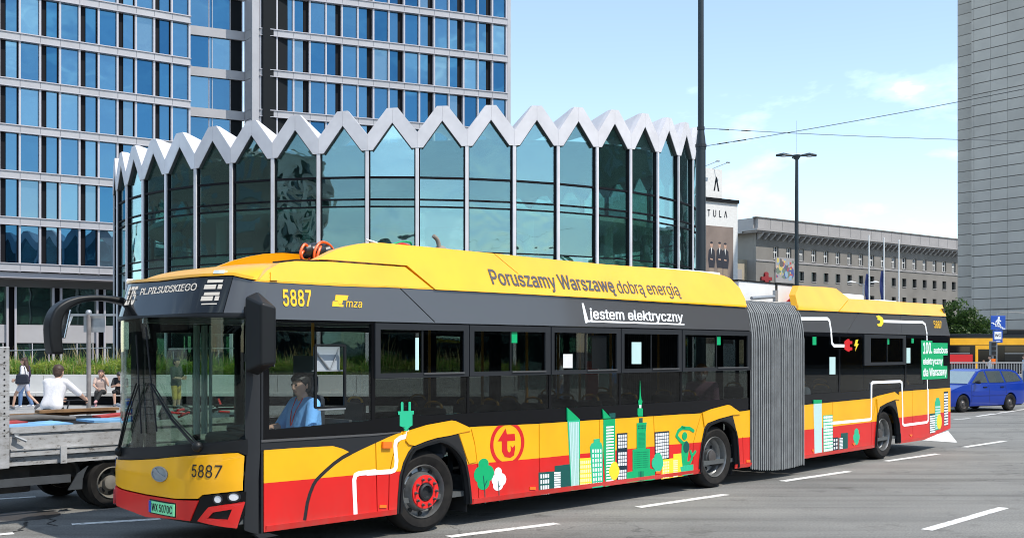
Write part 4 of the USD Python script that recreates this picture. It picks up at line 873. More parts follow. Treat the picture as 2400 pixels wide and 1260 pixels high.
# trailer graphics
film(LineString([(0.796, 2.653), (1.889, 2.677), (1.961, 2.642), (1.986, 2.425)]).buffer(0.028, cap_style=2), M['white'], tr=True, leaning=True, base=-0.0045)
film(LineString([(1.986, 2.425), (2.019, 2.244), (2.106, 2.195), (2.542, 2.194)]).buffer(0.028, cap_style=2), M['white'], tr=True, base=-0.0005)
film(P([(2.525, 2.271), (2.599, 2.303), (2.685, 2.326), (2.742, 2.317), (2.76, 2.285), (2.858, 2.285), (2.858, 2.235), (2.76, 2.23), (2.76, 2.173), (2.858, 2.168), (2.858, 2.12), (2.76, 2.11), (2.725, 2.086), (2.628, 2.105), (2.525, 2.135)]), M['print_red'], tr=True, base=-0.0005)
film(P([(3.016, 2.311), (3.122, 2.317), (3.075, 2.241), (3.14, 2.237), (2.981, 2.095), (3.028, 2.193), (2.945, 2.196)]), M['print_lemon'], tr=True, base=-0.0005)
film(P([(4, 2.767), (4.146, 2.791), (4.296, 2.755), (4.345, 2.704), (4.304, 2.632), (4.198, 2.577), (4.053, 2.58), (4.006, 2.616), (4.166, 2.64), (4.168, 2.692), (4.058, 2.706), (4.08, 2.737)]), M['print_lemon'], tr=True, leaning=True, base=-0.0045)
film(LineString([(4.338, 2.68), (6.344, 2.697), (6.463, 2.654), (6.495, 2.456)]).buffer(0.026, cap_style=2), M['white'], tr=True, leaning=True, base=-0.0045)
film(LineString([(6.486, 2.45), (6.501, 2.309)], ).buffer(0.026, cap_style=2), M['white'], tr=True, base=-0.0005)
film(LineString([(6.516, 1.515), (6.524, 1.289)]).buffer(0.026, cap_style=2), M['white'], tr=True, base=-0.0005)
film(LineString([(6.524, 1.311), (6.531, 0.651), (6.464, 0.617), (5.261, 0.615), (5.185, 0.646), (5.165, 1.303)], ).buffer(0.026, cap_style=2), M['white'], tr=True)
film(LineString([(5.165, 1.303), (5.144, 1.474), (5.056, 1.498), (3.758, 1.504), (3.69, 1.472), (3.684, 1.184)]).buffer(0.026, cap_style=2), M['white'], tr=True, base=-0.0005, lift=0.012)
film(LineString([(3.684, 1.184), (3.678, 0.824), (3.604, 0.807), (2.013, 0.816)]).buffer(0.026, cap_style=2), M['white'], tr=True)
film(P([(6.169, 2.321), (6.78, 2.319), (6.78, 2.276), (7.664, 2.272), (7.664, 2.008), (7.401, 2.003), (7.401, 1.781), (7.64, 1.773), (7.64, 1.509), (6.205, 1.507)]), M['print_green'], tr=True, base=-0.0005, name='slogan_board', lift=0.004)
side_text('100.', *[(6.264, 2.049), (6.757, 2.053)], 0.225, M['white'], tr=True, base=-0.008, bold=True)
side_text('autobus', *[(6.849, 2.053), (7.648, 2.058)], 0.125, M['white'], tr=True, base=-0.008, bold=True)
side_text('elektryczny', *[(6.264, 1.824), (7.361, 1.825)], 0.13, M['white'], tr=True, base=-0.008, bold=True)
side_text('dla Warszawy', *[(6.264, 1.582), (7.6, 1.583)], 0.155, M['white'], tr=True, base=-0.008, bold=True)
side_text('5887', *[(6.94, 2.59), (7.377, 2.591)], 0.15, M['print_gold'], tr=True, base=-0.008, leaning=True, name='fleet_number')
def tfilm(pts, c, lift=0.0): film(P(pts), M[c], tr=True, lift=lift)
tfilm([(1.271, 1.195), (1.584, 1.194), (1.6, 0.293), (1.312, 0.289)], 'print_pale'); film(P([(1.266, 1.257), (1.584, 1.246), (1.584, 1.189), (1.271, 1.191)]), M['print_green'], tr=True, base=-0.0005, lift=0.016)
tfilm([(1.637, 0.97), (2.013, 0.966), (2.03, 0.316), (1.653, 0.318)], 'print_teal')
grid([(1.648, 0.962), (2.008, 0.959), (2.024, 0.323), (1.663, 0.324)], 5, 11, M['white'], 0.85, 0.002, 0.7, tr=True)
tfilm([(2.024, 0.553), (2.233, 0.553), (2.233, 0.317), (2.024, 0.321)], 'print_navy'); grid([(2.041, 0.54), (2.222, 0.542), (2.222, 0.334), (2.041, 0.334)], 2, 3, M['white'], 0.6, 0.002, 0.6, tr=True)
tfilm([(2.25, 0.54), (2.362, 0.546), (2.362, 0.619), (2.645, 0.611), (2.645, 0.319), (2.25, 0.32)], 'print_dark'); grid([(2.289, 0.538), (2.44, 0.534), (2.44, 0.332), (2.289, 0.332)], 1, 8, M['white'], 0.9, 0.002, 0.55, tr=True)
film(tree([[(3.016, 0.596), (3.11, 0.59), (3.016, 0.671)], [(3.016, 0.508), (3.158, 0.499), (3.016, 0.596)], [(3.016, 0.445), (3.11, 0.439), (3.016, 0.525)]]), M['print_teal'], tr=True)
tfilm([(6.606, 0.786), (6.918, 0.787), (6.925, 0.379), (6.621, 0.373)], 'print_dark'); grid([(6.606, 0.752), (6.918, 0.753), (6.925, 0.379), (6.621, 0.373)], 1, 8, M['white'], 0.95, 0.002, 0.6, tr=True)
tfilm([(6.902, 0.926), (6.918, 1.026), (6.987, 1.109), (7.126, 1.105), (7.204, 1.016), (7.22, 0.436), (6.925, 0.422)], 'print_teal', 0.002); grid([(6.91, 0.94), (7.212, 0.937), (7.22, 0.45), (6.925, 0.437)], 1, 9, M['print_pale'], 0.95, 0.004, 0.6, tr=True)
film(ell([(7.142, 0.599), (7.282, 0.592), (7.142, 0.758)]), M['print_lemon'], tr=True, lift=0.006)
tfilm([(7.424, 1.227), (7.664, 1.226), (7.672, 0.5), (7.44, 0.491)], 'print_navy'); grid([(7.424, 1.198), (7.664, 1.197), (7.672, 0.5), (7.44, 0.491)], 1, 12, M['white'], 0.95, 0.002, 0.6, tr=True)
for q, c in (([(1.271, 2.35), (1.411, 2.352), (1.411, 2.21), (1.271, 2.209)], 'print_green'), ([(4.438, 2.361), (4.556, 2.362), (4.556, 2.23), (4.438, 2.229)], 'print_green'), ([(5.68, 2.4), (5.8, 2.401), (5.8, 2.263), (5.68, 2.262)], 'print_green'), ([(1.932, 1.995), (2.167, 1.994), (2.167, 1.684), (1.932, 1.688)], 'print_pale'), ([(5.413, 2.165), (5.616, 2.165), (5.616, 1.857), (5.413, 1.859)], 'print_pale')):
    film(P(q), M[c], tr=True, base=0.0055, name='sticker')

# ================================================================ buildings
M['cladding'] = look('pale_metal_cladding', (0.38, 0.37, 0.38), 0.45, metal=0.1, vary=0.12, scale=0.4)
M['mullion'] = look('mullion_metal', (0.42, 0.40, 0.42), 0.4, metal=0.2)
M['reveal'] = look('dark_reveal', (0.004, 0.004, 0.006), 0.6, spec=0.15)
M['room'] = look('dark_room', (0.006, 0.008, 0.010), 0.8, spec=0.2)
TG = [mirror_glass(f'tower_glass_{k}', b, r, f, 0.012, 0.5) for k, (b, r, f) in enumerate([((0.010, 0.045, 0.09), (0.09, 0.20, 0.30), 0.80), ((0.012, 0.05, 0.10), (0.12, 0.24, 0.34), 0.78), ((0.008, 0.04, 0.08), (0.06, 0.17, 0.28), 0.82), ((0.02, 0.06, 0.10), (0.20, 0.34, 0.43), 0.74), ((0.10, 0.15, 0.19), (0.18, 0.31, 0.40), 0.62), ((0.006, 0.02, 0.04), (0.04, 0.13, 0.23), 0.85)])]

class Wall:
    """A facade from P to Q; local x runs along it, -y is outwards, z is up."""
    def __init__(self, P, Q):
        self.P, self.Q = np.array(P, float), np.array(Q, float)
        d = self.Q - self.P
        self.L = float(np.hypot(*d)); self.rot = math.degrees(math.atan2(d[1], d[0]))
    def at(self, u):
        """Distance along the wall that is seen at the picture column u of 2400."""
        k = (u - 1200) / 2600.0
        d = (self.Q - self.P) / self.L
        return float((k * self.P[1] - self.P[0]) / (d[0] - k * d[1]))

office = thing('office_tower', 'blue mirror-glass office tower in a pale metal grid, tallest on the left', 'building', (0, 0, 0))
FLOOR = 3.72
def facade(w, cols, zs, left_dark, start_dark, band_h=0.95, extra=None, lower=None):
    """Window grid; cols are distances along the wall, zs the centres of the bands."""
    T = lambda m: moved(turn(m, (0, 0, 1), w.rot), w.P[0], w.P[1], 0)
    zb, zt = zs[-1], zs[0]
    obj('backing_wall', T(bx(cols[0], cols[-1], 0.42, 6.0, zb - 0.4, zt + 0.4)), M['room'], office)
    for x in cols:
        obj('mullion', T(bx(x - 0.075, x + 0.075, -0.06, 0.40, zb - 0.45, zt + 0.45)), M['mullion'], office)
    for i in range(len(cols) - 1):
        a, b = cols[i] + 0.095, cols[i + 1] - 0.095
        for k, z in enumerate(zs):
            obj('spandrel_panel', T(bx(cols[i] + 0.02, cols[i + 1] - 0.02, -0.12, 0.36, z - band_h * 0.33, z + band_h * 0.22)), M['cladding'], office)
        for k in range(len(zs) - 1):
            z0, z1 = zs[k + 1] + band_h * 0.24, zs[k] - band_h * 0.35
            g = TG[int(RNG.choice([0, 0, 1, 1, 2, 2, 3, 4, 5]))]
            t = RNG.normal(0, 0.006, 4)
            if (i + start_dark) % 2 == 0:
                wd = (b - a) * (0.32 if left_dark else 0.38)
                pa, pb, da, db = (a + wd, b - 0.12, a, a + wd) if left_dark else (a, b - wd, b - wd, b)
                obj('dark_panel', T(bx(da, db, 0.30, 0.40, z0, z1)), M['reveal'], office)
                if left_dark:
                    obj('dark_panel', T(bx(b - 0.12, b, 0.24, 0.40, z0, z1)), M['reveal'], office)
            else:
                pa, pb = a, b
            m = bx(pa, pb, 0.20, 0.24, z0, z1)
            v = m.vertices
            v[:, 1] += t[0] * (v[:, 0] - pa) / (pb - pa) + t[1] * (v[:, 2] - z0) / (z1 - z0)
            obj('window_pane', T(m), g, office)
    for z in zs:
        obj('ledge', T(bx(cols[0] - 0.1, cols[-1] + 0.1, -0.20, 0.38, z + band_h * 0.225, z + band_h * 0.30)), M['mullion'], office)
        obj('ledge', T(bx(cols[0] - 0.1, cols[-1] + 0.1, -0.20, 0.38, z - band_h * 0.40, z - band_h * 0.335)), M['mullion'], office)
wl = Wall((-41.1, 89.0), (-28.3, 97.7))
cs = [wl.at(u) for u in (46.4, 444)]
st = (cs[1] - cs[0]) / 9
cols = [cs[0] + st * k for k in range(-9, 10)]
zs_l = [8.9 + FLOOR * k for k in range(8, -1, -1)]
facade(wl, cols, zs_l, True, 0)
# recess
wr = Wall((-29.3, 101.3), (-25.2, 103.3))
zr = [8.9 + FLOOR * k + 0.15 for k in range(8, 2, -1)]
Tr = lambda m: moved(turn(m, (0, 0, 1), wr.rot), wr.P[0], wr.P[1], 0)
x1 = wr.L
obj('backing_wall', Tr(bx(-2.0, x1, 0.42, 4.0, 8, zr[0] + 1)), M['room'], office)
for k, z in enumerate(zr):
    obj('spandrel_panel', Tr(bx(-0.6, x1 + 0.3, -0.06, 0.36, z - 0.42, z + 0.40)), M['cladding'], office)
    if k < len(zr) - 1:
        z0, z1 = zr[k + 1] + 0.42, z - 0.44
        a = -0.6
        for b, mt in ((1.62, TG[k % 4]), (1.92, TG[(k + 1) % 4]), (3.55, TG[(k + 1) % 4]), (x1 + 0.1, M['room'])):
            obj('window_pane' if mt is not M['room'] else 'dark_panel', Tr(bx(a + 0.03, b - 0.03, 0.20, 0.24, z0, z1)), mt, office)
            obj('mullion', Tr(bx(b - 0.03, b + 0.03, 0.10, 0.30, z0, z1)), M['mullion'], office)
            a = b
wq = Wall((-25.0, 103.6), (-23.3, 101.3))
Tq = lambda m: moved(turn(m, (0, 0, 1), wq.rot), wq.P[0], wq.P[1], 0)
for k, z in enumerate(zr):
    obj('spandrel_panel', Tq(bx(0, wq.L, -0.02, 0.3, z - 0.42, z + 0.40)), M['cladding'], office)
    if k < len(zr) - 1:
        obj('grey_panel', Tq(bx(0, wq.L * 0.72, 0.0, 0.3, zr[k + 1] + 0.43, z - 0.45)), M['mullion'], office)
        obj('dark_panel', Tq(bx(wq.L * 0.73, wq.L, 0.04, 0.3, zr[k + 1] + 0.43, z - 0.45)), M['reveal'], office)
obj('backing_wall', Tq(bx(-0.2, wq.L + 0.7, 0.32, 3.0, 8, zr[0] + 1)), M['room'], office)
wm = Wall((-22.9, 101.2), (-0.3, 110.8))
cm = [wm.at(u) for u in (610, 1187)]
stp = (cm[1] - cm[0]) / 16
colm = [cm[0] + stp * k for k in range(17)]
zs_m = [9.0 + 3.70 * k for k in range(8, 1, -1)]
facade(wm, colm, zs_m, False, 0)
Tm = lambda m: moved(turn(m, (0, 0, 1), wm.rot), wm.P[0], wm.P[1], 0)
obj('corner_column', Tm(bx(cm[0] - 0.75, cm[0] - 0.12, -0.10, 0.6, 6, zs_m[0] + 0.5)), M['cladding'], office)
obj('corner_column', Tm(bx(cm[1] + 0.1, cm[1] + 0.45, -0.05, 14.0, 0.12, zs_m[0] + 0.5)), M['cladding'], office)
obj('backing_wall', Tm(bx(cm[0], cm[1] + 0.05, 0.5, 14.0, 0.12, 16.0)), M['room'], office)
# street level of the left wing
Tl = lambda m: moved(turn(m, (0, 0, 1), wl.rot), wl.P[0], wl.P[1], 0)
a0, a1 = cols[0], cols[-1]
obj('soffit', Tl(bx(a0, a1, 0.1, 6.0, 8.0, 8.44)), M['mullion'], office)
obj('lower_fascia', Tl(bx(a0, a1, 1.9, 2.2, 7.35, 8.0)), look('fascia_dark', (0.10, 0.10, 0.10), 0.7), office)
obj('backing_wall', Tl(bx(a0, a1, 3.2, 6.0, 0.12, 8.0)), M['room'], office)
gl = mirror_glass('ground_floor_glass', (0.012, 0.02, 0.018), (0.35, 0.42, 0.40), 0.35, 0.02)
x = cols[3] - 2.1
xs = []
while x < a1 + 2: xs.append(x); x += 3.55
for k in range(len(xs)):
    x = xs[k]
    for o in (0.0, 0.62):
        obj('column', Tl(bx(x + o, x + o + 0.16, 1.7, 2.0, 0.12, 7.35)), M['mullion'], office)
    obj('dark_panel', Tl(bx(x + 0.17, x + 0.61, 2.3, 2.5, 0.12, 7.35)), M['reveal'], office)
    if k < len(xs) - 1:
        obj('window_pane', Tl(bx(x + 0.79, xs[k + 1] - 0.01, 2.1, 2.16, 4.3, 7.34)), gl, office)
        obj('grey_panel', Tl(bx(x + 0.79, xs[k + 1] - 0.01, 2.0, 2.2, 2.75, 4.25)), M['cladding'], office)
        for q in (0.0, 1.3):
            obj('window_pane', Tl(bx(x + 0.79 + q, x + 0.79 + q + 1.2, 2.1, 2.16, 0.12, 2.7)), gl, office)
            obj('mullion', Tl(bx(x + 0.79 + q + 1.21, x + 0.79 + q + 1.29, 2.0, 2.2, 0.12, 2.72)), M['mullion'], office)

# ---------------------------------------------------------------- the rotunda
RC, RR, NB, PH = np.array([-6.425, 73.951]), 19.0, 48, -1.087
rot = thing('rotunda', 'round glass pavilion crowned by a white zigzag roof edge, standing behind the bus', 'building', (RC[0], RC[1], 0))
M['zig'] = look('white_roof_panel', (0.58, 0.56, 0.575), 0.4, vary=0.14, scale=0.9, detail=8)
M['zig_seam'] = look('panel_edge', (0.02, 0.02, 0.02), 0.6)
RG = [usdkit.material(stage, f'/World/Looks/rotunda_glass_{k}', {
        'tc': ('texture_coordinate', {}), 'n': ('noise_texture', {'scale': sc, 'detail': 1.5, 'distortion': 0.6}), 'b': ('bump', {'strength': wv, 'distance': 1.0}),
        'f': ('layer_weight', {'blend': 0.5}), 'w': ('math', {'math_type': 'power', 'value2': 4.0}), 'm': ('math', {'math_type': 'multiply_add', 'value2': 0.8, 'value3': 0.05 + fc, 'use_clamp': True}),
        't': ('transparent_bsdf', {'color': tint}), 'g': ('glossy_bsdf', {'color': (0.62, 0.86, 0.90), 'roughness': 0.004}), 'x': ('mix_closure', {})},
        [('tc.object', 'n.vector'), ('n.fac', 'b.height'), ('b.normal', 'g.normal'), ('f.facing', 'w.value1'), ('w.value', 'm.value1'), ('m.value', 'x.fac'), ('t.BSDF', 'x.closure1'), ('g.BSDF', 'x.closure2')], surface='x.closure')
      for k, (tint, fc, wv, sc) in enumerate([((0.62, 0.78, 0.74), 0.14, 0.012, 0.6), ((0.60, 0.77, 0.73), 0.24, 0.016, 0.5), ((0.50, 0.68, 0.62), 0.20, 0.028, 0.8), ((0.52, 0.70, 0.68), 0.40, 0.010, 0.4)])]
def zval(x, y): return 12.806 + 0.057 * x + 0.039 * y
for k in range(-10, 31):
    a0, a1 = PH + k * 2 * math.pi / NB, PH + (k + 1) * 2 * math.pi / NB
    A = np.array([RR * math.sin(a0), -RR * math.cos(a0)]); B = np.array([RR * math.sin(a1), -RR * math.cos(a1)])
    L = float(np.hypot(*(B - A))); ang = math.degrees(math.atan2(B[1] - A[1], B[0] - A[0]))
    zA, zB = zval(*A), zval(*B)
    def put(m, shear=True):
        m = m.copy()
        if shear:
            v = m.vertices; wgt = np.clip((v[:, 2] - 11.0) / 1.0, 0, 1) if shear == 'top' else 1.0
            m.vertices[:, 2] += wgt * (zA + (zB - zA) * v[:, 0] / L)
        return moved(turn(m, (0, 0, 1), ang), A[0], A[1], 0)
    h = L / 2
    left = Polygon([(0.004, 0), (0.28, 0), (h, 1.31), (h, 2.03), (h - 0.27, 2.03), (0.004, 0.78)])
    if k % 1 == 0:
        for g in (left, affinity.scale(left, -1, 1, origin=(h, 0))):
            g = g.intersection(sbox(0.004, -1, h - 0.004, 3)) if g is left else g.intersection(sbox(h + 0.004, -1, L - 0.004, 3))
            obj('zigzag_panel', put(upright(g, 0.0, 0.30)), M['zig'], rot)
        # folded roof plates running inwards
        top = [(0, 0.775), (h - 0.27, 2.02), (h + 0.27, 2.02), (L, 0.775)]
        inn = [(0.22, 0.70), (h - 0.2, 1.30), (h + 0.2, 1.30), (L - 0.22, 0.70)]
        V, F = [], []
        for (p, q) in zip(top, inn):
            V += [(p[0], 0.301, p[1]), (q[0], 3.2, q[1])]
        for i in range(3):
            F += [(2 * i, 2 * i + 2, 2 * i + 3), (2 * i, 2 * i + 3, 2 * i + 1)]
        obj('roof_fold', put(trimesh.Trimesh(np.array(V), np.array(F), process=False)), M['zig'], rot)
        obj('roof_fold_edge', put(upright(LineString([(0.28, 0.0), (h, 1.31), (L - 0.28, 0.0)]).buffer(0.04).difference(left).difference(affinity.scale(left, -1, 1, origin=(h, 0))).intersection(sbox(0.25, -0.05, L - 0.25, 2)), 0.03, 0.25)), M['zig_seam'], rot)
    # glass: three fixed levels and the pointed top
    levels = [(0.12, 3.4), (3.46, 6.55), (6.61, 7.0), (7.06, 9.23), (9.30, 9.58), (9.66, 10.66)]
    for z0, z1 in levels:
        g = RG[int(RNG.choice([0, 0, 1, 2, 3]))] if z0 != 9.66 else g0
        if z0 in (0.12,):
            g0 = g
        m = bx(0.10, L - 0.10, 0.20, 0.23, z0, z1)
        t = RNG.normal(0, 0.010, 2); m.vertices[:, 1] += t[0] * m.vertices[:, 0] / L
        obj('glass_pane', put(m, False), g, rot)
    apex = upright(Polygon([(0.10, 10.76 - zA), (L - 0.10, 10.76 - zB), (L - 0.10, 0.02), (L - 0.30, 0.02), (h, 1.30), (0.30, 0.02), (0.10, 0.02)]), 0.20, 0.23)
    v = apex.vertices
    low = v[:, 2] < -0.5
    apex2 = apex.copy(); apex2.vertices[:, 2] += zA + (zB - zA) * v[:, 0] / L
    apex2.vertices[low, 2] = 10.76
    obj('glass_gable', put(apex2, False), RG[int(RNG.choice([0, 1, 2, 3]))], rot)
    for z0, z1 in ((3.40, 3.46), (6.55, 6.61), (7.0, 7.06), (9.23, 9.30), (9.58, 9.66), (10.66, 10.76)):
        obj('transom', put(bx(0.08, L - 0.08, 0.12, 0.30, z0, z1), False), M['reveal'], rot)
    mm = bx(-0.085, 0.085, 0.02, 0.32, 0.12, 0.0); mm = bx(-0.085, 0.085, 0.02, 0.32, 0.12, zA - 0.003)
    obj('mullion', put(mm, False), M['zig'], rot)
    for o in (-0.14, 0.09):
        obj('gasket', put(bx(o, o + 0.05, 0.10, 0.30, 0.12, zA - 0.003), False), M['reveal'], rot)
def disc(r, z0, z1, seg=48): return moved(trimesh.creation.cylinder(r, z1 - z0, sections=seg), 0, 0, (z0 + z1) / 2)
M['slab'] = look('pavilion_inside', (0.62, 0.66, 0.63), 0.8)
M['inside_dark'] = look('pavilion_core', (0.46, 0.52, 0.48), 0.85, vary=0.3, scale=0.3)
obj('floor_slab', [disc(18.2, 3.15, 3.45), disc(18.2, 6.5, 7.0), disc(17.0, 9.3, 9.6)], M['slab'], rot)
obj('core_wall', [disc(9.0, 0.12, 9.3, 24), disc(6.5, 9.6, 11.8, 24)], M['inside_dark'], rot)
for k in range(16):
    a = k * 2 * math.pi / 16 + 0.1
    obj('inner_column', moved(trimesh.creation.cylinder(0.28, 9.2, sections=12), 15.5 * math.cos(a), 15.5 * math.sin(a), 4.7), M['slab'], rot)
rm = disc(16.4, 0, 0.25, 48); v = rm.vertices; v[:, 2] += zval(v[:, 0], v[:, 1]) + 0.45
obj('roof_deck', rm, M['zig'], rot)

# ---------------------------------------------------------------- grey stone block with a bracketed cornice
P1, P2 = np.array([38.7, 176.0]), np.array([85.9, 212.0])
ws_ = Wall(P1, P2)
blk = thing('stone_building', 'long grey stone building with small windows under a bracketed cornice', 'building', (P1[0], P1[1], 0), ws_.rot)
M['stone'] = look('sooty_stone', (0.142, 0.130, 0.115), 0.9, second=(0.215, 0.20, 0.182), scale=0.18, lo=0.3, hi=0.75)
M['stone_pale'] = look('parapet_stone', (0.30, 0.285, 0.28), 0.9, vary=0.15, scale=0.3)
M['beige'] = look('beige_plaster', (0.36, 0.31, 0.23), 0.9, vary=0.15, scale=0.3)
wz = lambda u, v: (lambda s: (s, 2.11 + (821 - v) / 2600.0 * (P1[1] + (P2[1] - P1[1]) * s / ws_.L)))(ws_.at(u))
LB = ws_.at(2300)
winx = [1740 + x / 4.444 for x in (350, 480, 612, 738, 863, 987, 1107, 1227, 1343, 1450, 1562, 1677, 1787, 1893, 1998, 2098, 2202)]
pos = [ws_.at(u) for u in winx]
stepw = (pos[-1] - pos[0]) / 16
pos = [pos[0] + stepw * k for k in range(18)]
rows = [(16.85, 18.85), (13.6, 15.1), (10.2, 11.7), (6.8, 8.3)]
holes = []
for r, (a, b) in enumerate(rows):
    for k, x in enumerate(pos):
        if r in (1, 2) and k < 2: continue
        holes.append(sbox(x - 0.64, a, x + 0.64, b))
top_z = 21.0
obj('wall', upright(sbox(0, 0.12, LB, top_z - 0.1).difference(unary_union(holes)), 0.0, 0.5), M['stone'], blk)
obj('wall_core', bx(0.1, LB, 0.5, 14, 0.12, top_z - 0.1), M['stone'], blk)
wp = mirror_glass('old_window_glass', (0.01, 0.012, 0.012), (0.5, 0.55, 0.6), 0.12)
for r, (a, b) in enumerate(rows[:3]):
    for k, x in enumerate(pos):
        if r in (1, 2) and k < 2: continue
        w_ = obj('window', bx(x - 0.64, x + 0.64, 0.38, 0.42, a, b), wp, blk)
        if r == 0:
            obj('window_frame', upright(unary_union([sbox(x - 0.64, a, x + 0.64, b).difference(sbox(x - 0.42, a + 0.08, x + 0.42, b - 0.08)), sbox(x - 0.06, a, x + 0.06, b), sbox(x - 0.5, a + 1.05, x + 0.5, a + 1.2)]), 0.30, 0.37), M['off_white'], w_)
        obj('window_sill', bx(x - 0.6, x + 0.6, -0.1, 0.3, a - 0.12, a - 0.003), M['stone_pale'], w_)
obj('string_course', bx(0, LB, -0.12, 0.0, 16.35, 16.6), M['stone_pale'], blk)
obj('cornice', [bx(-1.6, LB, -1.6, 1.5, top_z, top_z + 0.28), bx(-1.3, LB, -1.3, 1.5, top_z - 0.25, top_z - 0.005)], M['stone_pale'], blk)
k = 0
x = 0.4
while x < LB:
    g = Polygon([(-1.25, top_z - 0.26), (0.0, top_z - 0.26), (0.0, top_z - 1.25), (-0.2, top_z - 1.2), (-1.0, top_z - 0.6)])
    m = upright(g, x - 0.14, x + 0.14); v = m.vertices
    m = trimesh.Trimesh(np.column_stack([v[:, 1], v[:, 0], v[:, 2]]), m.faces[:, ::-1], process=False)
    obj('bracket', m, M['stone_pale'], blk); x += 1.5
x = 0.0
while x < LB:
    obj('parapet_panel', bx(x + 0.03, min(x + 2.95, LB), -0.4, 0.2, top_z + 0.285, top_z + 2.15), M['stone_pale'], blk); x += 3.0
obj('parapet_cap', bx(-0.5, LB, -0.55, 0.3, top_z + 2.155, top_z + 2.3), M['stone'], blk)
# the short side and its lower beige part
obj('side_wall', bx(-0.02, 0.6, 0.5, 16, 0.12, top_z - 0.1), M['stone'], blk)
obj('side_cornice', bx(-1.6, 0, 1.5, 16, top_z - 0.25, top_z + 0.28), M['stone_pale'], blk)
obj('side_parapet', bx(-0.4, 0.2, 0.2, 16, top_z + 0.285, top_z + 2.15), M['stone_pale'], blk)
bw_ = obj('beige_wing', bx(-6.5, -0.03, 1.8, 12, 0.12, 16.6), M['beige'], blk)
for r, (a, b) in enumerate(((13.2, 15.0), (9.6, 11.4))):
    for xx in (-1.9, -4.3):
        obj('window', bx(xx - 0.6, xx + 0.6, 1.74, 1.799, a, b), M['stone_pale'] if (r == 0 and xx > -2) else wp, bw_)
        obj('window_sill', bx(xx - 0.7, xx + 0.7, 1.6, 1.795, a - 0.14, a - 0.004), M['stone_pale'], bw_)
(s0, z0), (s1, z1) = wz(1816, 605), wz(1860, 661)
mural = thing('mural', 'faded colourful painted panel hung on the grey stone wall beside the street lamp', 'mural', (P1[0], P1[1], 0), ws_.rot)
obj('mural_board', bx(s0, s1, -0.15, -0.02, z1 - 0.2, z0 + 0.2), M['stone_pale'], mural)
rr = np.random.default_rng(5)
mc = [look(f'mural_{i}', c, 0.8) for i, c in enumerate([(0.5, 0.40, 0.10), (0.35, 0.06, 0.05), (0.06, 0.08, 0.22), (0.12, 0.16, 0.12), (0.10, 0.09, 0.09), (0.45, 0.33, 0.25), (0.2, 0.3, 0.4)])]
for k in range(60):
    cx, cz = rr.uniform(s0 + 0.3, s1 - 0.3), rr.uniform(z1 + 0.6, z0 - 0.1)
    g = affinity.rotate(affinity.scale(Point(0, 0).buffer(rr.uniform(0.18, 0.55), 3), 1, rr.uniform(0.4, 1.2)), rr.uniform(0, 180))
    obj('paint_patch', upright(affinity.translate(g, cx, cz), -0.156 - 0.004 * k / 60, -0.151), mc[int(rr.integers(0, 7))], mural)
(s2, z2), (s3, z3) = wz(1782, 639), wz(1806, 664)
sg = thing('red_emblem_sign', 'dark red cross-shaped emblem sign fixed to the grey stone wall', 'sign', (P1[0], P1[1], 0), ws_.rot)
cxm, hh = (s2 + s3) / 2, (z2 - z3)
M['emblem_red'] = look('emblem_red', (0.22, 0.008, 0.010), 0.6)
em = [sbox(s2, z3 + hh * 0.28, s3, z3 + hh * 0.62), sbox(cxm - 0.45, z3 + hh * 0.1, cxm + 0.45, z3 + hh * 0.75), affinity.translate(affinity.scale(Point(0, 0).buffer(0.5), 0.9, 0.7), cxm, z3 + hh * 0.9)]
obj('emblem', upright(unary_union(em), -0.3, -0.05), M['emblem_red'], sg)
obj('lettering', upright(sbox(s2, z3 - 0.35, s3, z3 - 0.1), -0.2, -0.05), M['emblem_red'], sg)

# ---------------------------------------------------------------- advertising hoarding
HP = np.array([24.6, 141.0]); wh = Wall(HP, HP + np.array([8.4, 5.6]))
ad = thing('advert_hoarding', 'tall white advertising hoarding with three men in dark jackets, right of the thick pole', 'billboard', (HP[0], HP[1], 0), wh.rot)
hx = lambda u: wh.at(u)
hz = lambda u, v: 2.11 + (821 - v) / 2600.0 * (HP[1] + 5.6 * hx(u) / wh.L)
R_ = hx(1729)
ztop = hz(1729, 478)
obj('board', bx(-3.0, R_, 0.0, 1.2, 0.12, ztop), M['off_white'], ad)
obj('board_frame', bx(-3.0, R_ + 0.05, -0.25, 1.3, ztop + 0.003, ztop + 0.45), M['trim'], ad)
pl, pr_ = -2.2, hx(1718); pt = hz(1718, 533)
obj('poster', bx(pl, pr_, -0.04, -0.003, 3.0, pt), look('poster_brown', (0.22, 0.17, 0.145), 0.7, vary=0.3, scale=0.25), ad)
poster_skin, poster_suit, poster_trs = look('poster_skin', (0.42, 0.26, 0.19), 0.7), look('poster_suit', (0.018, 0.02, 0.03), 0.7), look('poster_trousers', (0.25, 0.19, 0.14), 0.7)
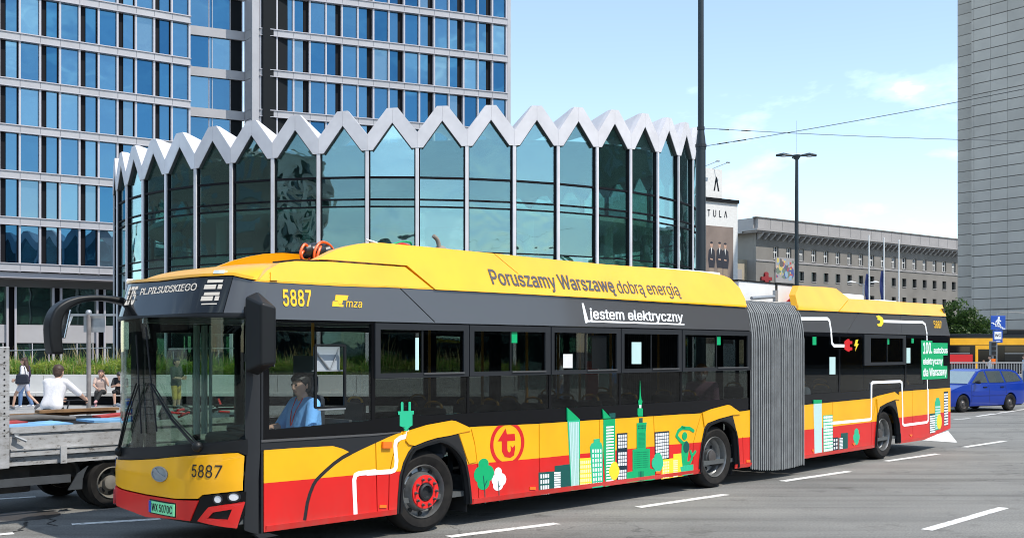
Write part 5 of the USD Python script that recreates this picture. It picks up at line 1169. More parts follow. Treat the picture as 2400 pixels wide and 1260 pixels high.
for (u, top, w) in ((1667, 566, 8.5), (1686, 567, 8.5), (1699, 569, 8.5)):
    xc = hx(u); px = 141.0 / 2600 * 1.18; zt_ = hz(u, top); h_ = 1.0
    s_ = 3.9 / 70 * 1.0
    f = lambda pts: Polygon([(xc + a * s_, zt_ - b * s_) for a, b in pts])
    lay = -0.046 - 0.006 * (u > 1680) - 0.006 * (u > 1690)
    obj('trousers', upright(f([(-6, 55), (7, 55), (9, 110), (2, 112), (0, 70), (-2, 112), (-8, 110)]), lay, -0.041), poster_trs, ad)
    obj('jacket', upright(f([(-3, 15), (3, 15), (10, 20), (12, 40), (9, 60), (-8, 60), (-11, 40), (-9, 20)]), lay - 0.001, -0.041), poster_suit, ad)
    obj('face', upright(affinity.translate(affinity.scale(Point(0, 0).buffer(1, 12), 4 * s_, 6.5 * s_), xc, zt_ - 7.5 * s_), lay - 0.002, -0.041), poster_skin, ad)
    obj('shirt_front', upright(f([(-2, 14), (2, 14), (0, 30)]), lay - 0.003, -0.041), M['off_white'], ad)
    obj('hands', upright(f([(-4, 38), (4, 39), (4, 42), (-4, 41)]), lay - 0.003, -0.041), poster_skin, ad)
    obj('hair', upright(affinity.translate(affinity.scale(Point(0, 0).buffer(1, 12), 4.2 * s_, 2.6 * s_), xc, zt_ - 2.4 * s_), lay - 0.004, -0.041), poster_suit, ad)
t = meshkit.text_mesh('T  U  L  Λ', 1.0, 0.05); b = t.bounds
xa, xb = hx(1658), hx(1704)
v = t.vertices
zb_ = hz(1680, 508)
obj('lettering', trimesh.Trimesh(np.column_stack([xa + (xb - xa) * (v[:, 0] - b[0, 0]) / (b[1, 0] - b[0, 0]), -0.003 - v[:, 2], zb_ + v[:, 1] * 0.85]), t.faces[:, ::-1], process=False), M['print_black'], ad)
sb = thing('roof_sign', 'white square sign with a black pointed letter, standing above the advertising hoarding', 'sign', (HP[0], HP[1], 0), wh.rot)
xr = hx(1695); zs0, zs1 = hz(1690, 464), hz(1690, 397)
obj('sign_box', bx(xr - 4.2, xr, 0.2, 0.9, zs0, zs1), M['off_white'], sb)
xc = hx(1681)
za, zb2 = hz(1681, 447), hz(1681, 414)
obj('letter', upright(Polygon([(xc - 0.45, za), (xc - 0.22, za), (xc + 0.03, zb2 - 0.5), (xc + 0.3, za), (xc + 0.56, za), (xc + 0.1, zb2), (xc - 0.05, zb2)]), 0.17, 0.197), M['print_black'], sb)
obj('sign_leg', [bx(xr - 4, xr - 3.8, 0.4, 0.6, ztop + 0.44, zs0), bx(xr - 0.4, xr - 0.2, 0.4, 0.6, ztop + 0.44, zs0)], M['steel'], sb)
for o in (0.4, 2.2):
    obj('sign_light', [tube([(xr - o - 1.2, 0.4, zs1), (xr - o, -1.2, zs1 + 0.7)], 0.04, 5), bx(xr - o - 0.2, xr - o + 0.3, -1.35, -1.1, zs1 + 0.65, zs1 + 0.78)], M['steel'], sb)

# ---------------------------------------------------------------- grey panel-clad tower on the right
hp = np.array([53.8, 130.0]); hd = np.array([0.585, -0.811])
wt = Wall(hp, hp + hd * 20)
tw = thing('panel_tower', 'tall grey tower clad in large flat panels, cut by the right edge', 'building', (hp[0], hp[1], 0), wt.rot)
pm = [look(f'grey_panel_{k}', (c * 1.08, c, c * 0.90), 0.6, vary=0.12, scale=0.3) for k, c in enumerate((0.285, 0.30, 0.315))]
M['joint'] = look('panel_joint', (0.035, 0.033, 0.03), 0.8)
PH_, PW = 1.255, 2.05
obj('tower_core', [bx(0.02, 20, 0.12, 25, 0.12, 62), bx(-3.0, 0.5, 2.0, 25, 0.12, 62)], M['joint'], tw)
for r in range(2, 38):
    z = 0.6 + r * PH_
    for c in range(-1, 6):
        x0, x1 = (c * PW + 0.36, (c + 1) * PW + 0.36) if c >= 0 else (0.02, 0.36)
        obj('wall_panel', bx(x0 + 0.015, x1 - 0.015, 0.0 + 0.01 * RNG.random(), 0.1, z + 0.02, z + PH_ - 0.06), pm[int(RNG.integers(0, 3))], tw)
    obj('wall_panel', bx(-2.9, -0.02, 1.86, 1.97, z + 0.35, z + 0.35 + PH_ - 0.06), pm[int(RNG.integers(0, 3))], tw)
obj('base_band', bx(-3.0, 20, -0.4, 0.0, 2.2, 3.1), M['joint'], tw)
obj('rooftop_hut', moved(turn(bx(0, 9, 0, 4, 21, 27.6), (0, 0, 1), 37), 77, 208, 0), M['stone'], blk) if False else None

# ================================================================ people
SKIN = look('skin', (0.46, 0.27, 0.19), 0.55); SKIN2 = look('skin_tanned', (0.36, 0.20, 0.13), 0.55)
CL = {}
def cloth(name, c):
    if name not in CL:
        CL[name] = look('cloth_' + name, c, 0.85, vary=0.12, scale=8, bump=0.3, bscale=25)
    return CL[name]
HAIR = {'brown': look('hair_brown', (0.045, 0.022, 0.012), 0.6), 'black': look('hair_black', (0.012, 0.010, 0.009), 0.55), 'ginger': look('hair_ginger', (0.30, 0.13, 0.04), 0.6), 'grey': look('hair_grey', (0.12, 0.11, 0.10), 0.6)}
EYE = look('eye', (0.02, 0.015, 0.012), 0.2)
def sph(p, r, seg=14): return m3.Manifold.sphere(r, seg).translate(tuple(map(float, p)))
def bone(a, ra, b, rb): return m3.Manifold.batch_hull([sph(a, ra), sph(b, rb)])
def union(ms): return m3.Manifold.batch_boolean(ms, m3.OpType.Add)
def soft(man, edge=0.03, it=8):
    t = tm(man.refine_to_length(edge)); t.merge_vertices()
    trimesh.smoothing.filter_taubin(t, iterations=it)
    return t
STAND = dict(pelvis=(0, 0, 0.95), chest=(0.0, 0, 1.30), neck=(0.0, 0, 1.48), head=(0.02, 0, 1.62), sl=(0, 0.18, 1.42), sr=(0, -0.18, 1.42), el=(-0.02, 0.23, 1.13), er=(-0.02, -0.23, 1.13),
             wl=(0.06, 0.23, 0.88), wr=(0.06, -0.23, 0.88), hl=(0, 0.095, 0.92), hr=(0, -0.095, 0.92), kl=(0.03, 0.10, 0.50), kr=(0.03, -0.10, 0.50), al=(0, 0.10, 0.09), ar=(0, -0.10, 0.09), tl=None, tr=None, face=(1, 0, 0))
def person(label, loc, rot, pose, shirt, trousers, shoes, hair, sleeve=0.55, legs=1.0, long_hair=False, slim=1.0, skin=SKIN, hands=True, mask=False, belly=0.0, scale=1.0, skirt=None):
    J = {**STAND, **pose}
    J = {k: (None if v is None else np.array(v, float)) for k, v in J.items()}
    J = {k: (v * scale if v is not None and k != 'face' else v) for k, v in J.items()}
    f = J['face'] / np.linalg.norm(J['face']); side = np.cross((0, 0, 1), f); side /= np.linalg.norm(side); up = np.cross(f, side)
    H = J['head']; h = lambda a, b, c: H + f * a + side * b + up * c
    path = thing('person', label, 'person', loc, rot)
    s = slim
    head = m3.Manifold.batch_hull([sph(h(-0.015, 0, 0.03), 0.093, 24), sph(h(0.03, 0, 0.0), 0.078, 20), sph(h(0.045, 0, -0.085), 0.036), sph(h(0.03, 0.03, -0.07), 0.035), sph(h(0.03, -0.03, -0.07), 0.035)])
    nose = m3.Manifold.batch_hull([sph(h(0.098, 0, 0.025), 0.012, 10), sph(h(0.118, 0, -0.022), 0.014, 10), sph(h(0.092, 0.015, -0.028), 0.01, 8), sph(h(0.092, -0.015, -0.028), 0.01, 8)])
    ears = [m3.Manifold.batch_hull([sph(h(-0.01, o * 0.088, 0.015), 0.016, 8), sph(h(-0.008, o * 0.088, -0.03), 0.012, 8)]) for o in (1, -1)]
    neck = bone(J['neck'] - (0, 0, 0.03), 0.060 * s, H - up * 0.05, 0.052)
    ch, pv = J['chest'], J['pelvis']
    wd = (J['sl'] - J['sr']); wd = wd / np.linalg.norm(wd)
    def torso(e):
        t = m3.Manifold.batch_hull([sph(ch + wd * 0.085, 0.11 * s + e), sph(ch - wd * 0.085, 0.11 * s + e), sph(J['sl'] - wd * 0.03, 0.06 * s + e), sph(J['sr'] + wd * 0.03, 0.06 * s + e), sph(pv + (ch - pv) * 0.45 + wd * 0.06, 0.105 * s + e + belly), sph(pv + (ch - pv) * 0.45 - wd * 0.06, 0.105 * s + e + belly)])
        b = m3.Manifold.batch_hull([sph(pv + (ch - pv) * 0.45 + wd * 0.06, 0.105 * s + e + belly), sph(pv + (ch - pv) * 0.45 - wd * 0.06, 0.105 * s + e + belly), sph(J['hl'] + (0, 0, 0.02), 0.10 * s + e), sph(J['hr'] + (0, 0, 0.02), 0.10 * s + e)])
        return [t, b]
    def arm(S_, E, W, e, cut=1.0, fore=True):
        o = [bone(S_, 0.056 * s + e, S_ + (E - S_) * min(cut, 1), (0.056 + (0.041 - 0.056) * min(cut, 1)) * s + e)]
        if fore: o.append(bone(E, 0.041 * s + e, E + (W - E) * (cut - 1 if cut > 1 else 1), 0.029 * s + e))
        return o
    def leg(Hp, K, A, e, cut=1.0):
        o = [bone(Hp, 0.088 * s + e, K, 0.058 * s + e)] if cut >= 0.5 else [bone(Hp, 0.088 * s + e, Hp + (K - Hp) * cut * 2, (0.088 - 0.03 * cut * 2) * s + e)]
        if cut > 0.5:
            c = (cut - 0.5) * 2
            o.append(m3.Manifold.batch_hull([sph(K, 0.056 * s + e), sph(K + (A - K) * 0.3 * c, 0.056 * s + e), sph(K + (A - K) * c, 0.038 * s + e)]))
        return o
    def toe(A, T):
        d = (T - A) if T is not None else np.array([0.16, 0, -0.055])
        return A + d
    feet = [m3.Manifold.batch_hull([sph(A, 0.04), sph(A + (-0.03, 0, -0.05), 0.03), sph(toe(A, T), 0.032)]) for A, T in ((J['al'], J['tl']), (J['ar'], J['tr']))]
    def hand(E, W, flip):
        d = (W - E) / np.linalg.norm(W - E); ref = np.array([0, 0, 1.0]) if abs(d[2]) < 0.85 else f
        n = np.cross(d, ref); n /= np.linalg.norm(n); b = np.cross(n, d)
        palm = m3.Manifold.batch_hull([sph(W + d * 0.02 + b * 0.022, 0.014, 8), sph(W + d * 0.02 - b * 0.022, 0.014, 8), sph(W + d * 0.09 + b * 0.034, 0.012, 8), sph(W + d * 0.09 - b * 0.034, 0.012, 8)])
        out = [palm]
        for i, (o, l) in enumerate(((0.033, 0.065), (0.012, 0.078), (-0.011, 0.072), (-0.033, 0.055))):
            p0 = W + d * 0.088 + b * o; p1 = p0 + d * l * 0.55 + n * flip * 0.012; p2 = p1 + d * l * 0.35 + n * flip * 0.03
            out += [bone(p0, 0.010, p1, 0.009), bone(p1, 0.009, p2, 0.0075)]
        t0 = W + d * 0.03 + b * 0.03; t1 = t0 + d * 0.035 + b * 0.03 + n * flip * 0.012; t2 = t1 + d * 0.035 + n * flip * 0.012
        out += [bone(t0, 0.013, t1, 0.011), bone(t1, 0.011, t2, 0.009)]
        return out
    parts = [head, nose, neck] + ears + torso(0) + arm(J['sl'], J['el'], J['wl'], 0) + arm(J['sr'], J['er'], J['wr'], 0) + leg(J['hl'], J['kl'], J['al'], 0) + leg(J['hr'], J['kr'], J['ar'], 0) + feet
    if hands:
        parts += hand(J['el'], J['wl'], 1) + hand(J['er'], J['wr'], -1)
    b = soft(union(parts), 0.022, 5)
    obj('body', b, skin, path, smooth=True)
    cut = sleeve * 2
    top = union(torso(0.016) + arm(J['sl'], J['el'], J['wl'], 0.017, min(cut, 1.0), False) + arm(J['sr'], J['er'], J['wr'], 0.017, min(cut, 1.0), False) + (arm(J['sl'], J['el'], J['wl'], 0.013, cut) + arm(J['sr'], J['er'], J['wr'], 0.013, cut) if cut > 1.2 else []))
    lower = [m3.Manifold.batch_hull([sph(J['hl'] + (0, 0, 0.02), 0.108 * s), sph(J['hr'] + (0, 0, 0.02), 0.108 * s)])] + leg(J['hl'], J['kl'], J['al'], 0.016, legs) + leg(J['hr'], J['kr'], J['ar'], 0.016, legs)
    obj('shirt', soft(top, 0.03, 6), shirt, path, smooth=True)
    obj('skirt' if skirt else 'trousers', soft(union(lower), 0.03, 6), trousers, path, smooth=True)
    for A, T in ((J['al'], J['tl']), (J['ar'], J['tr'])):
        obj('shoe', soft(m3.Manifold.batch_hull([sph(A + (0, 0, -0.01), 0.048), sph(A + (-0.035, 0, -0.052), 0.036), sph(toe(A, T), 0.038)]), 0.03, 3), shoes, path, smooth=True)
    cap = m3.Manifold.batch_hull([sph(h(-0.022, 0, 0.045), 0.103, 24), sph(h(0.02, 0, 0.05), 0.088, 20), sph(h(-0.045, 0, -0.02), 0.085, 20)])
    face_cut = m3.Manifold.batch_hull([sph(h(0.06 + a, o, c), 0.012, 8) for a in (0.0, 0.12) for o in (-0.16, 0.16) for c in (-0.2, 0.048)] + [sph(h(0.0, o, -0.2), 0.012, 8) for o in (-0.16, 0.16)] + [sph(h(0.02, o, -0.03), 0.012, 8) for o in (-0.16, 0.16)])
    hm = [cap - face_cut]
    if long_hair:
        hm.append(m3.Manifold.batch_hull([sph(h(-0.05, 0, 0.0), 0.09), sph(h(-0.10, 0.03, -0.15), 0.07), sph(h(-0.15, 0.02, -0.30), 0.04)]))
    ht = soft(union(hm), 0.02, 3)
    ht.vertices += (meshkit.noise(ht.vertices * 45)[:, None] - 0.5) * 0.012
    obj('hair', ht, hair, path, smooth=True)
    for o in (1, -1):
        obj('eye', tm(sph(h(0.094, o * 0.032, 0.018), 0.0125, 10)), EYE, path, smooth=True)
    obj('mouth', tm(m3.Manifold.batch_hull([sph(h(0.088, o, -0.058), 0.006, 8) for o in (0.02, -0.02)])), look_mouth, path)
    if mask:
        obj('face_mask', soft(m3.Manifold.batch_hull([sph(h(0.10, 0.0, -0.02), 0.03), sph(h(0.085, 0, -0.075), 0.03), sph(h(0.04, 0.05, -0.03), 0.035), sph(h(0.04, -0.05, -0.03), 0.035)]), 0.02, 3), M['white'], path, smooth=True)
    return path, J
look_mouth = look('lips', (0.30, 0.10, 0.09), 0.5)
def yaw(dx, dy): return math.degrees(math.atan2(dy, dx))

# driver and passengers (bus frame turned into the world)
def seated(dx=0.0):
    return dict(pelvis=(0, 0, 0), chest=(-0.02, 0, 0.36), neck=(-0.01, 0, 0.54), head=(0.03, 0, 0.68), sl=(-0.02, 0.19, 0.47), sr=(-0.02, -0.19, 0.47), hl=(0.02, 0.10, -0.01), hr=(0.02, -0.10, -0.01), kl=(0.43, 0.13, 0.02), kr=(0.43, -0.13, 0.02), al=(0.45, 0.13, -0.40), ar=(0.45, -0.13, -0.40),
                el=(0.12, 0.27, 0.22), er=(0.12, -0.27, 0.22), wl=(0.36, 0.20, 0.20), wr=(0.36, -0.20, 0.20))
bus_fwd = BROT + 180.0
blue = cloth('sky_blue', (0.16, 0.42, 0.82))
d, dj = person('bus driver in a light blue shirt sitting behind the side window, hands held forward', bus_world(-1.38, 0.48, 1.05), bus_fwd - 4,
               {**seated(), 'face': (0.9, 0.25, -0.12), 'er': (0.12, -0.29, 0.22), 'el': (0.10, 0.31, 0.20), 'wl': (0.36, 0.20, 0.12), 'wr': (0.40, -0.14, 0.20)}, blue, cloth('navy', (0.012, 0.016, 0.03)), cloth('black', (0.012, 0.012, 0.012)), HAIR['black'], 0.5, 1.0, slim=1.12, belly=0.04)
obj('wrist_watch', tm(sph(dj['el'] + (dj['wl'] - dj['el']) * 0.93, 0.042, 12)), M['chrome'], d, smooth=True)
obj('lanyard', tube(smooth_path([dj['neck'] + (0.05, 0.07, 0.0), dj['chest'] + (0.14, 0.04, 0.02), dj['chest'] + (0.17, 0.0, -0.12), dj['chest'] + (0.14, -0.04, 0.02), dj['neck'] + (0.05, -0.07, 0.0)]), 0.006), M['print_red'], d)
person('ginger-haired passenger in a pink top and white mask, last window before the bellows', bus_world(6.10, 0.42, 1.08), bus_fwd + 20,
       {**seated(), 'face': (1, 0.25, -0.2), 'wl': (0.22, 0.02, 0.20), 'wr': (0.30, -0.02, 0.14), 'el': (0.10, 0.26, 0.10), 'er': (0.10, -0.26, 0.12)}, cloth('dusty_pink', (0.52, 0.27, 0.38)), cloth('grey', (0.10, 0.10, 0.11)), cloth('black', (0.012, 0.012, 0.012)), HAIR['ginger'], 0.42, 1.0, mask=True)
tw_ = lambda s, w, z: bus_world(JOINT + s * math.cos(BEND) - w * math.sin(BEND), s * math.sin(BEND) + w * math.cos(BEND), z)
person('passenger in a pale shirt sitting in the rear half of the bus', tw_(1.35, 0.36, 0.93), bus_fwd + 3, seated(), cloth('pale_blue', (0.36, 0.42, 0.50)), cloth('navy', (0.012, 0.016, 0.03)), cloth('black', (0.012, 0.012, 0.012)), HAIR['black'], 0.5)

# pedestrians on the square
white = cloth('white', (0.66, 0.64, 0.65)); black = cloth('black', (0.012, 0.012, 0.012)); denim = cloth('jeans', (0.09, 0.16, 0.30))
w, wj = person('long-haired woman striding left in a white top and pale shorts', (-16.35, 37.2, 0.12), 180 + 5,
               {'kl': (0.26, 0.09, 0.53), 'al': (0.34, 0.09, 0.12), 'tl': (0.50, 0.09, 0.12), 'kr': (-0.12, -0.09, 0.50), 'ar': (-0.42, -0.09, 0.20), 'tr': (-0.32, -0.09, 0.05), 'er': (0.02, -0.24, 1.14), 'wr': (0.20, -0.24, 0.98), 'el': (0.0, 0.24, 1.14), 'wl': (0.22, 0.22, 1.02)},
               white, cloth('pale_denim', (0.45, 0.45, 0.52)), cloth('grey', (0.10, 0.10, 0.11)), HAIR['brown'], 0.40, 0.30, True, 0.86, SKIN, scale=1.0)
bag = thing('shoulder_bag', 'dark navy shoulder bag hanging at the striding woman\'s side', 'bag', (-16.35, 37.2, 0.12), 185)
obj('bag_body', soft(m3.Manifold.batch_hull([sph(p, 0.05) for p in ((-0.20, 0.27, 0.92), (0.16, 0.27, 0.92), (-0.16, 0.28, 1.16), (0.12, 0.28, 1.16), (-0.2, 0.22, 0.92), (0.16, 0.22, 0.92))]), 0.05, 3), cloth('navy', (0.012, 0.016, 0.03)), bag, smooth=True)
obj('strap', tube(smooth_path([(-0.14, 0.27, 1.18), (-0.06, 0.20, 1.45), (0.02, 0.20, 1.45), (0.10, 0.27, 1.18)]), 0.012), cloth('navy', (0.012, 0.016, 0.03)), bag)
person('pedestrian in blue jeans and a long dark purple coat, half hidden beyond the striding woman', (-16.95, 38.6, 0.12), 170, {'kl': (0.10, 0.09, 0.52), 'al': (0.12, 0.09, 0.10), 'kr': (-0.04, -0.09, 0.50), 'ar': (-0.22, -0.09, 0.12)},
       cloth('purple', (0.03, 0.016, 0.05)), denim, white, HAIR['black'], 1.0, 1.0, True, 1.0)
cy, cj = person('cyclist in a white T-shirt and dark shorts seen from behind, leaning on the handlebar', (-8.80, 21.2, 0.12), 78,
                {'pelvis': (0, 0, 0.93), 'chest': (0.13, 0, 1.26), 'neck': (0.18, 0, 1.44), 'head': (0.23, 0, 1.58), 'sl': (0.14, 0.20, 1.38), 'sr': (0.14, -0.20, 1.38), 'hl': (0.0, 0.10, 0.92), 'hr': (0.0, -0.10, 0.92), 'kl': (0.36, 0.14, 0.78), 'kr': (0.30, -0.14, 0.60), 'al': (0.20, 0.12, 0.42), 'ar': (0.10, -0.12, 0.20),
                 'el': (0.42, 0.30, 1.14), 'er': (0.44, -0.32, 1.14), 'wl': (0.62, 0.26, 1.06), 'wr': (0.64, -0.30, 1.04), 'face': (1, 0.05, -0.05)}, white, black, black, HAIR['brown'], 0.45, 0.62, slim=1.08)
bike = thing('bicycle', 'black bicycle under the cyclist in the white T-shirt', 'bicycle', (-8.80, 21.2, 0.12), 78)
for xw in (-0.42, 0.66):
    wl_ = obj('wheel', moved(turn(trimesh.creation.torus(0.33, 0.02, 32, 8), (1, 0, 0), 90), xw, 0, 0.345), M['rubber'], bike, smooth=True)
    obj('rim', moved(turn(trimesh.creation.torus(0.30, 0.012, 32, 6), (1, 0, 0), 90), xw, 0, 0.345), M['chrome'], wl_, smooth=True)
obj('bicycle_frame', [tube(p, 0.018, 6) for p in ([(-0.42, 0.06, 0.345), (-0.08, 0, 0.75)], [(-0.42, 0.06, 0.345), (0.08, 0, 0.30)], [(0.08, 0, 0.30), (-0.10, 0, 0.84)], [(0.08, 0, 0.30), (0.50, 0, 0.78)], [(-0.08, 0, 0.75), (0.50, 0, 0.82)], [(0.50, 0, 0.86), (0.66, 0, 0.345)])], M['print_black'], bike)
obj('saddle', bevel_box(-0.22, 0.05, -0.07, 0.07, 0.83, 0.89, 0.03), M['rubber'], bike)
obj('handlebar', [tube([(0.50, 0, 0.84), (0.56, 0, 1.0)], 0.016, 6), tube(smooth_path([(0.66, 0.32, 1.0), (0.62, 0.16, 1.02), (0.58, 0, 1.01), (0.62, -0.16, 1.02), (0.66, -0.34, 1.0)]), 0.014, 6)], M['print_black'], bike)
sw = dict(pelvis=(0, 0, 0.52), chest=(0.06, 0, 0.86), neck=(0.09, 0, 1.03), head=(0.14, 0, 1.17), sl=(0.06, 0.17, 0.97), sr=(0.06, -0.17, 0.97), hl=(0.03, 0.10, 0.50), hr=(0.03, -0.10, 0.50), kl=(0.45, 0.06, 0.54), kr=(0.45, -0.12, 0.50), al=(0.62, -0.10, 0.22), ar=(0.42, -0.14, 0.08), tl=(0.74, -0.14, 0.16))
person('woman sitting on the wall ledge holding a phone to her ear, pale top, dark trousers', (-14.78, 39.9, 0.12), -75, {**sw, 'el': (0.16, 0.26, 0.74), 'wl': (0.22, 0.14, 1.06), 'er': (0.16, -0.24, 0.74), 'wr': (0.36, -0.08, 0.62)}, cloth('blush', (0.50, 0.36, 0.30)), black, cloth('pink', (0.5, 0.25, 0.25)), HAIR['brown'], 0.3, 1.0, True, 0.9)
person('man in black T-shirt and shorts sitting on the wall ledge, looking at his hands', (-14.1, 40.0, 0.12), -80, {**sw, 'al': (0.44, 0.12, 0.08), 'tl': None, 'kl': (0.44, 0.16, 0.52), 'kr': (0.44, -0.16, 0.52), 'chest': (0.14, 0, 0.84), 'neck': (0.22, 0, 1.0), 'head': (0.30, 0, 1.10), 'sl': (0.16, 0.19, 0.95), 'sr': (0.16, -0.19, 0.95), 'face': (1, 0, -0.6), 'el': (0.30, 0.26, 0.70), 'er': (0.30, -0.26, 0.70), 'wl': (0.48, 0.06, 0.74), 'wr': (0.48, -0.06, 0.74)}, black, black, cloth('grey', (0.10, 0.10, 0.11)), HAIR['black'], 0.42, 0.55, slim=1.05)
person('man in a dark green T-shirt and yellow shorts standing beyond the windscreen', (-10.6, 35.0, 0.12), -20, {'el': (0.08, 0.24, 1.14), 'wl': (0.28, 0.10, 1.15), 'er': (0.08, -0.24, 1.14), 'wr': (0.28, -0.10, 1.12)}, cloth('dark_green', (0.035, 0.05, 0.035)), cloth('ochre', (0.55, 0.36, 0.08)), black, HAIR['black'], 0.45, 0.55)
person('pedestrian in a white shirt and jeans walking on the square beyond the bus', (1.6, 36.0, 0.12), 180, {'kl': (0.2, 0.09, 0.52), 'al': (0.25, 0.09, 0.12), 'ar': (-0.3, -0.09, 0.16)}, white, denim, black, HAIR['brown'], 0.5)
person('pedestrian in a bright blue shirt walking on the square beyond the bus', (3.5, 38.0, 0.12), 175, {'kl': (0.2, 0.09, 0.52), 'al': (0.25, 0.09, 0.12), 'ar': (-0.3, -0.09, 0.16)}, cloth('sky_blue', (0.1, 0.3, 0.68)), cloth('grey', (0.10, 0.10, 0.11)), black, HAIR['brown'], 0.5)
person('person in a white shirt standing behind the railing near the tram doors', (25.9, 60.0, 0.12), 160, {'er': (0.15, -0.26, 1.2), 'wr': (0.3, -0.2, 1.35)}, white, denim, black, HAIR['black'], 0.5)
person('person in a pale blue shirt waiting by the tram, right of the white-shirted one', (28.9, 62.5, 0.12), 180, {}, cloth('pale_blue', (0.36, 0.42, 0.50)), denim, black, HAIR['brown'], 0.5)

# ================================================================ flatbed truck (same direction as the bus)
TO = np.array([-5.36, 14.80]); TROT = 90 - math.degrees(0.80)
truck = thing('flatbed_truck', 'scruffy white flatbed truck with lowered drop side and dusty wheels, left of the bus', 'truck', (TO[0], TO[1], 0), TROT)
def truck_world(s, w, z):
    a = math.radians(TROT)
    return (TO[0] + s * math.cos(a) - w * math.sin(a), TO[1] + s * math.sin(a) + w * math.cos(a), z)
M['scuffed'] = usdkit.material(stage, '/World/Looks/scuffed_white', {
    'tc': ('texture_coordinate', {}), 'mp': ('mapping', {'scale': (1.0, 1.0, 2.2)}), 'n': ('noise_texture', {'scale': 9.0, 'detail': 10.0, 'roughness': 0.72}), 'r': ('rgb_ramp', {'ramp': [(0.36, (0.06, 0.055, 0.05)), (0.41, (0.30, 0.29, 0.28)), (0.47, (0.36, 0.36, 0.36)), (0.7, (0.45, 0.45, 0.46))]}),
    'n2': ('noise_texture', {'scale': 1.6, 'detail': 5.0}), 'r2': ('rgb_ramp', {'ramp': [(0.3, (0.72, 0.71, 0.70)), (0.65, (1, 1, 1))]}), 'm': ('mix', {'mix_type': 'multiply', 'fac': 1.0}), 'p': ('principled_bsdf', {'roughness': 0.55})},
    [('tc.object', 'mp.vector'), ('mp.vector', 'n.vector'), ('n.fac', 'r.fac'), ('tc.object', 'n2.vector'), ('n2.fac', 'r2.fac'), ('r.color', 'm.color1'), ('r2.color', 'm.color2'), ('m.color', 'p.base_color')], surface='p.BSDF')
dusty = look('dusty_black', (0.03, 0.03, 0.03), 0.8, second=(0.075, 0.068, 0.06), scale=4)
side = [bx(-1.30, 2.6, -0.02, 0.02, 0.80, 1.14)]
obj('drop_side', bx(-1.30, 2.6, 0.0, 0.03, 0.80, 1.14), M['scuffed'], truck)
obj('side_rail', [bx(-1.30, 2.6, -0.025, -0.001, 1.07, 1.15)], M['scuffed'], truck)
obj('side_rail', [bx(-1.30, 2.6, -0.03, -0.001, 0.78, 0.85)], M['scuffed'], truck)
obj('side_rail', [bx(-1.30, 2.6, -0.045, -0.001, 0.855, 0.875)], M['scuffed'], truck)
obj('bed_edge', bx(-3.4, 2.6, 0.02, 0.10, 0.66, 0.775), M['scuffed'], truck)
obj('bed_floor', bx(-3.4, 2.6, 0.10, 2.0, 0.70, 0.78), dusty, truck)
obj('far_side', bx(-3.4, 2.6, 2.0, 2.03, 0.78, 1.14), M['scuffed'], truck)
obj('tail_board', bx(2.57, 2.6, 0.03, 2.0, 0.78, 1.14), M['scuffed'], truck)
post = obj('stake_post', bevel_box(-1.45, -1.32, -0.06, 0.03, 0.64, 2.16, 0.01), M['scuffed'], truck)
for k in range(16):
    z = 1.05 + k * 0.07
    obj('peg_hole', moved(turn(trimesh.creation.cylinder(0.011, 0.004, sections=10), (1, 0, 0), 90), -1.385, -0.0625, z), M['rubber'], post)
obj('latch', [bx(-1.26, -1.20, -0.05, -0.026, 1.02, 1.08), tube([(-1.26, -0.06, 1.04), (-1.12, -0.07, 0.97)], 0.018, 6)], M['steel'], truck)
obj('hinge', [bx(-0.68, -0.60, -0.055, -0.03, 0.66, 0.88), bx(1.3, 1.38, -0.055, -0.03, 0.66, 0.88)], M['scuffed'], truck)
obj('drop_side', bx(-3.4, -1.46, 0.0, 0.03, 0.80, 1.14), M['scuffed'], truck, label='front drop side with a wire cage on it')
for k in range(7):
    obj('cage_bar', tube([(-3.3, 0.02, 1.14 + 0.10 * k), (-1.46, 0.02, 1.14 + 0.10 * k)], 0.011, 6), M['steel'], truck)
for k in range(14):
    obj('cage_bar', tube([(-3.3 + 0.14 * k, 0.03, 1.14), (-3.3 + 0.14 * k, 0.03, 1.76)], 0.008, 6), M['steel'], truck)
obj('chassis_rail', [bx(-4.4, 2.5, 0.45, 0.55, 0.42, 0.62)], dusty, truck)
obj('chassis_rail', [bx(-4.4, 2.5, 1.45, 1.55, 0.42, 0.62)], dusty, truck)
obj('tool_box', bevel_box(-1.9, -0.9, 0.35, 0.9, 0.28, 0.62, 0.03), dusty, truck)
obj('exhaust', tube(smooth_path([(-0.55, 0.35, 0.66), (-0.35, 0.3, 0.62), (-0.30, 0.3, 0.45), (-0.32, 0.35, 0.36)]), 0.03), dusty, truck, smooth=True)
obj('side_guard', bx(-3.3, -0.52, 0.02, 0.07, 0.40, 0.50), look('guard_grey', (0.06, 0.065, 0.07), 0.5, vary=0.3), truck)
obj('marker_lamp', bx(-1.60, -1.52, -0.01, 0.02, 0.60, 0.66), M['orange_lens'], truck)
tyre_p = [(0.20, 0.02), (0.235, 0.0), (0.30, -0.01), (0.335, 0.02), (0.34, 0.05), (0.34, 0.17), (0.335, 0.20), (0.30, 0.22), (0.2, 0.22)]
rimp = [(0.215, 0.01), (0.205, -0.01), (0.195, 0.02), (0.185, 0.09), (0.17, 0.12), (0.10, 0.10), (0.09, 0.04), (0.05, 0.03), (0, 0.03)]
dust_rim = look('dusty_rim', (0.17, 0.155, 0.13), 0.7, vary=0.3, scale=5)
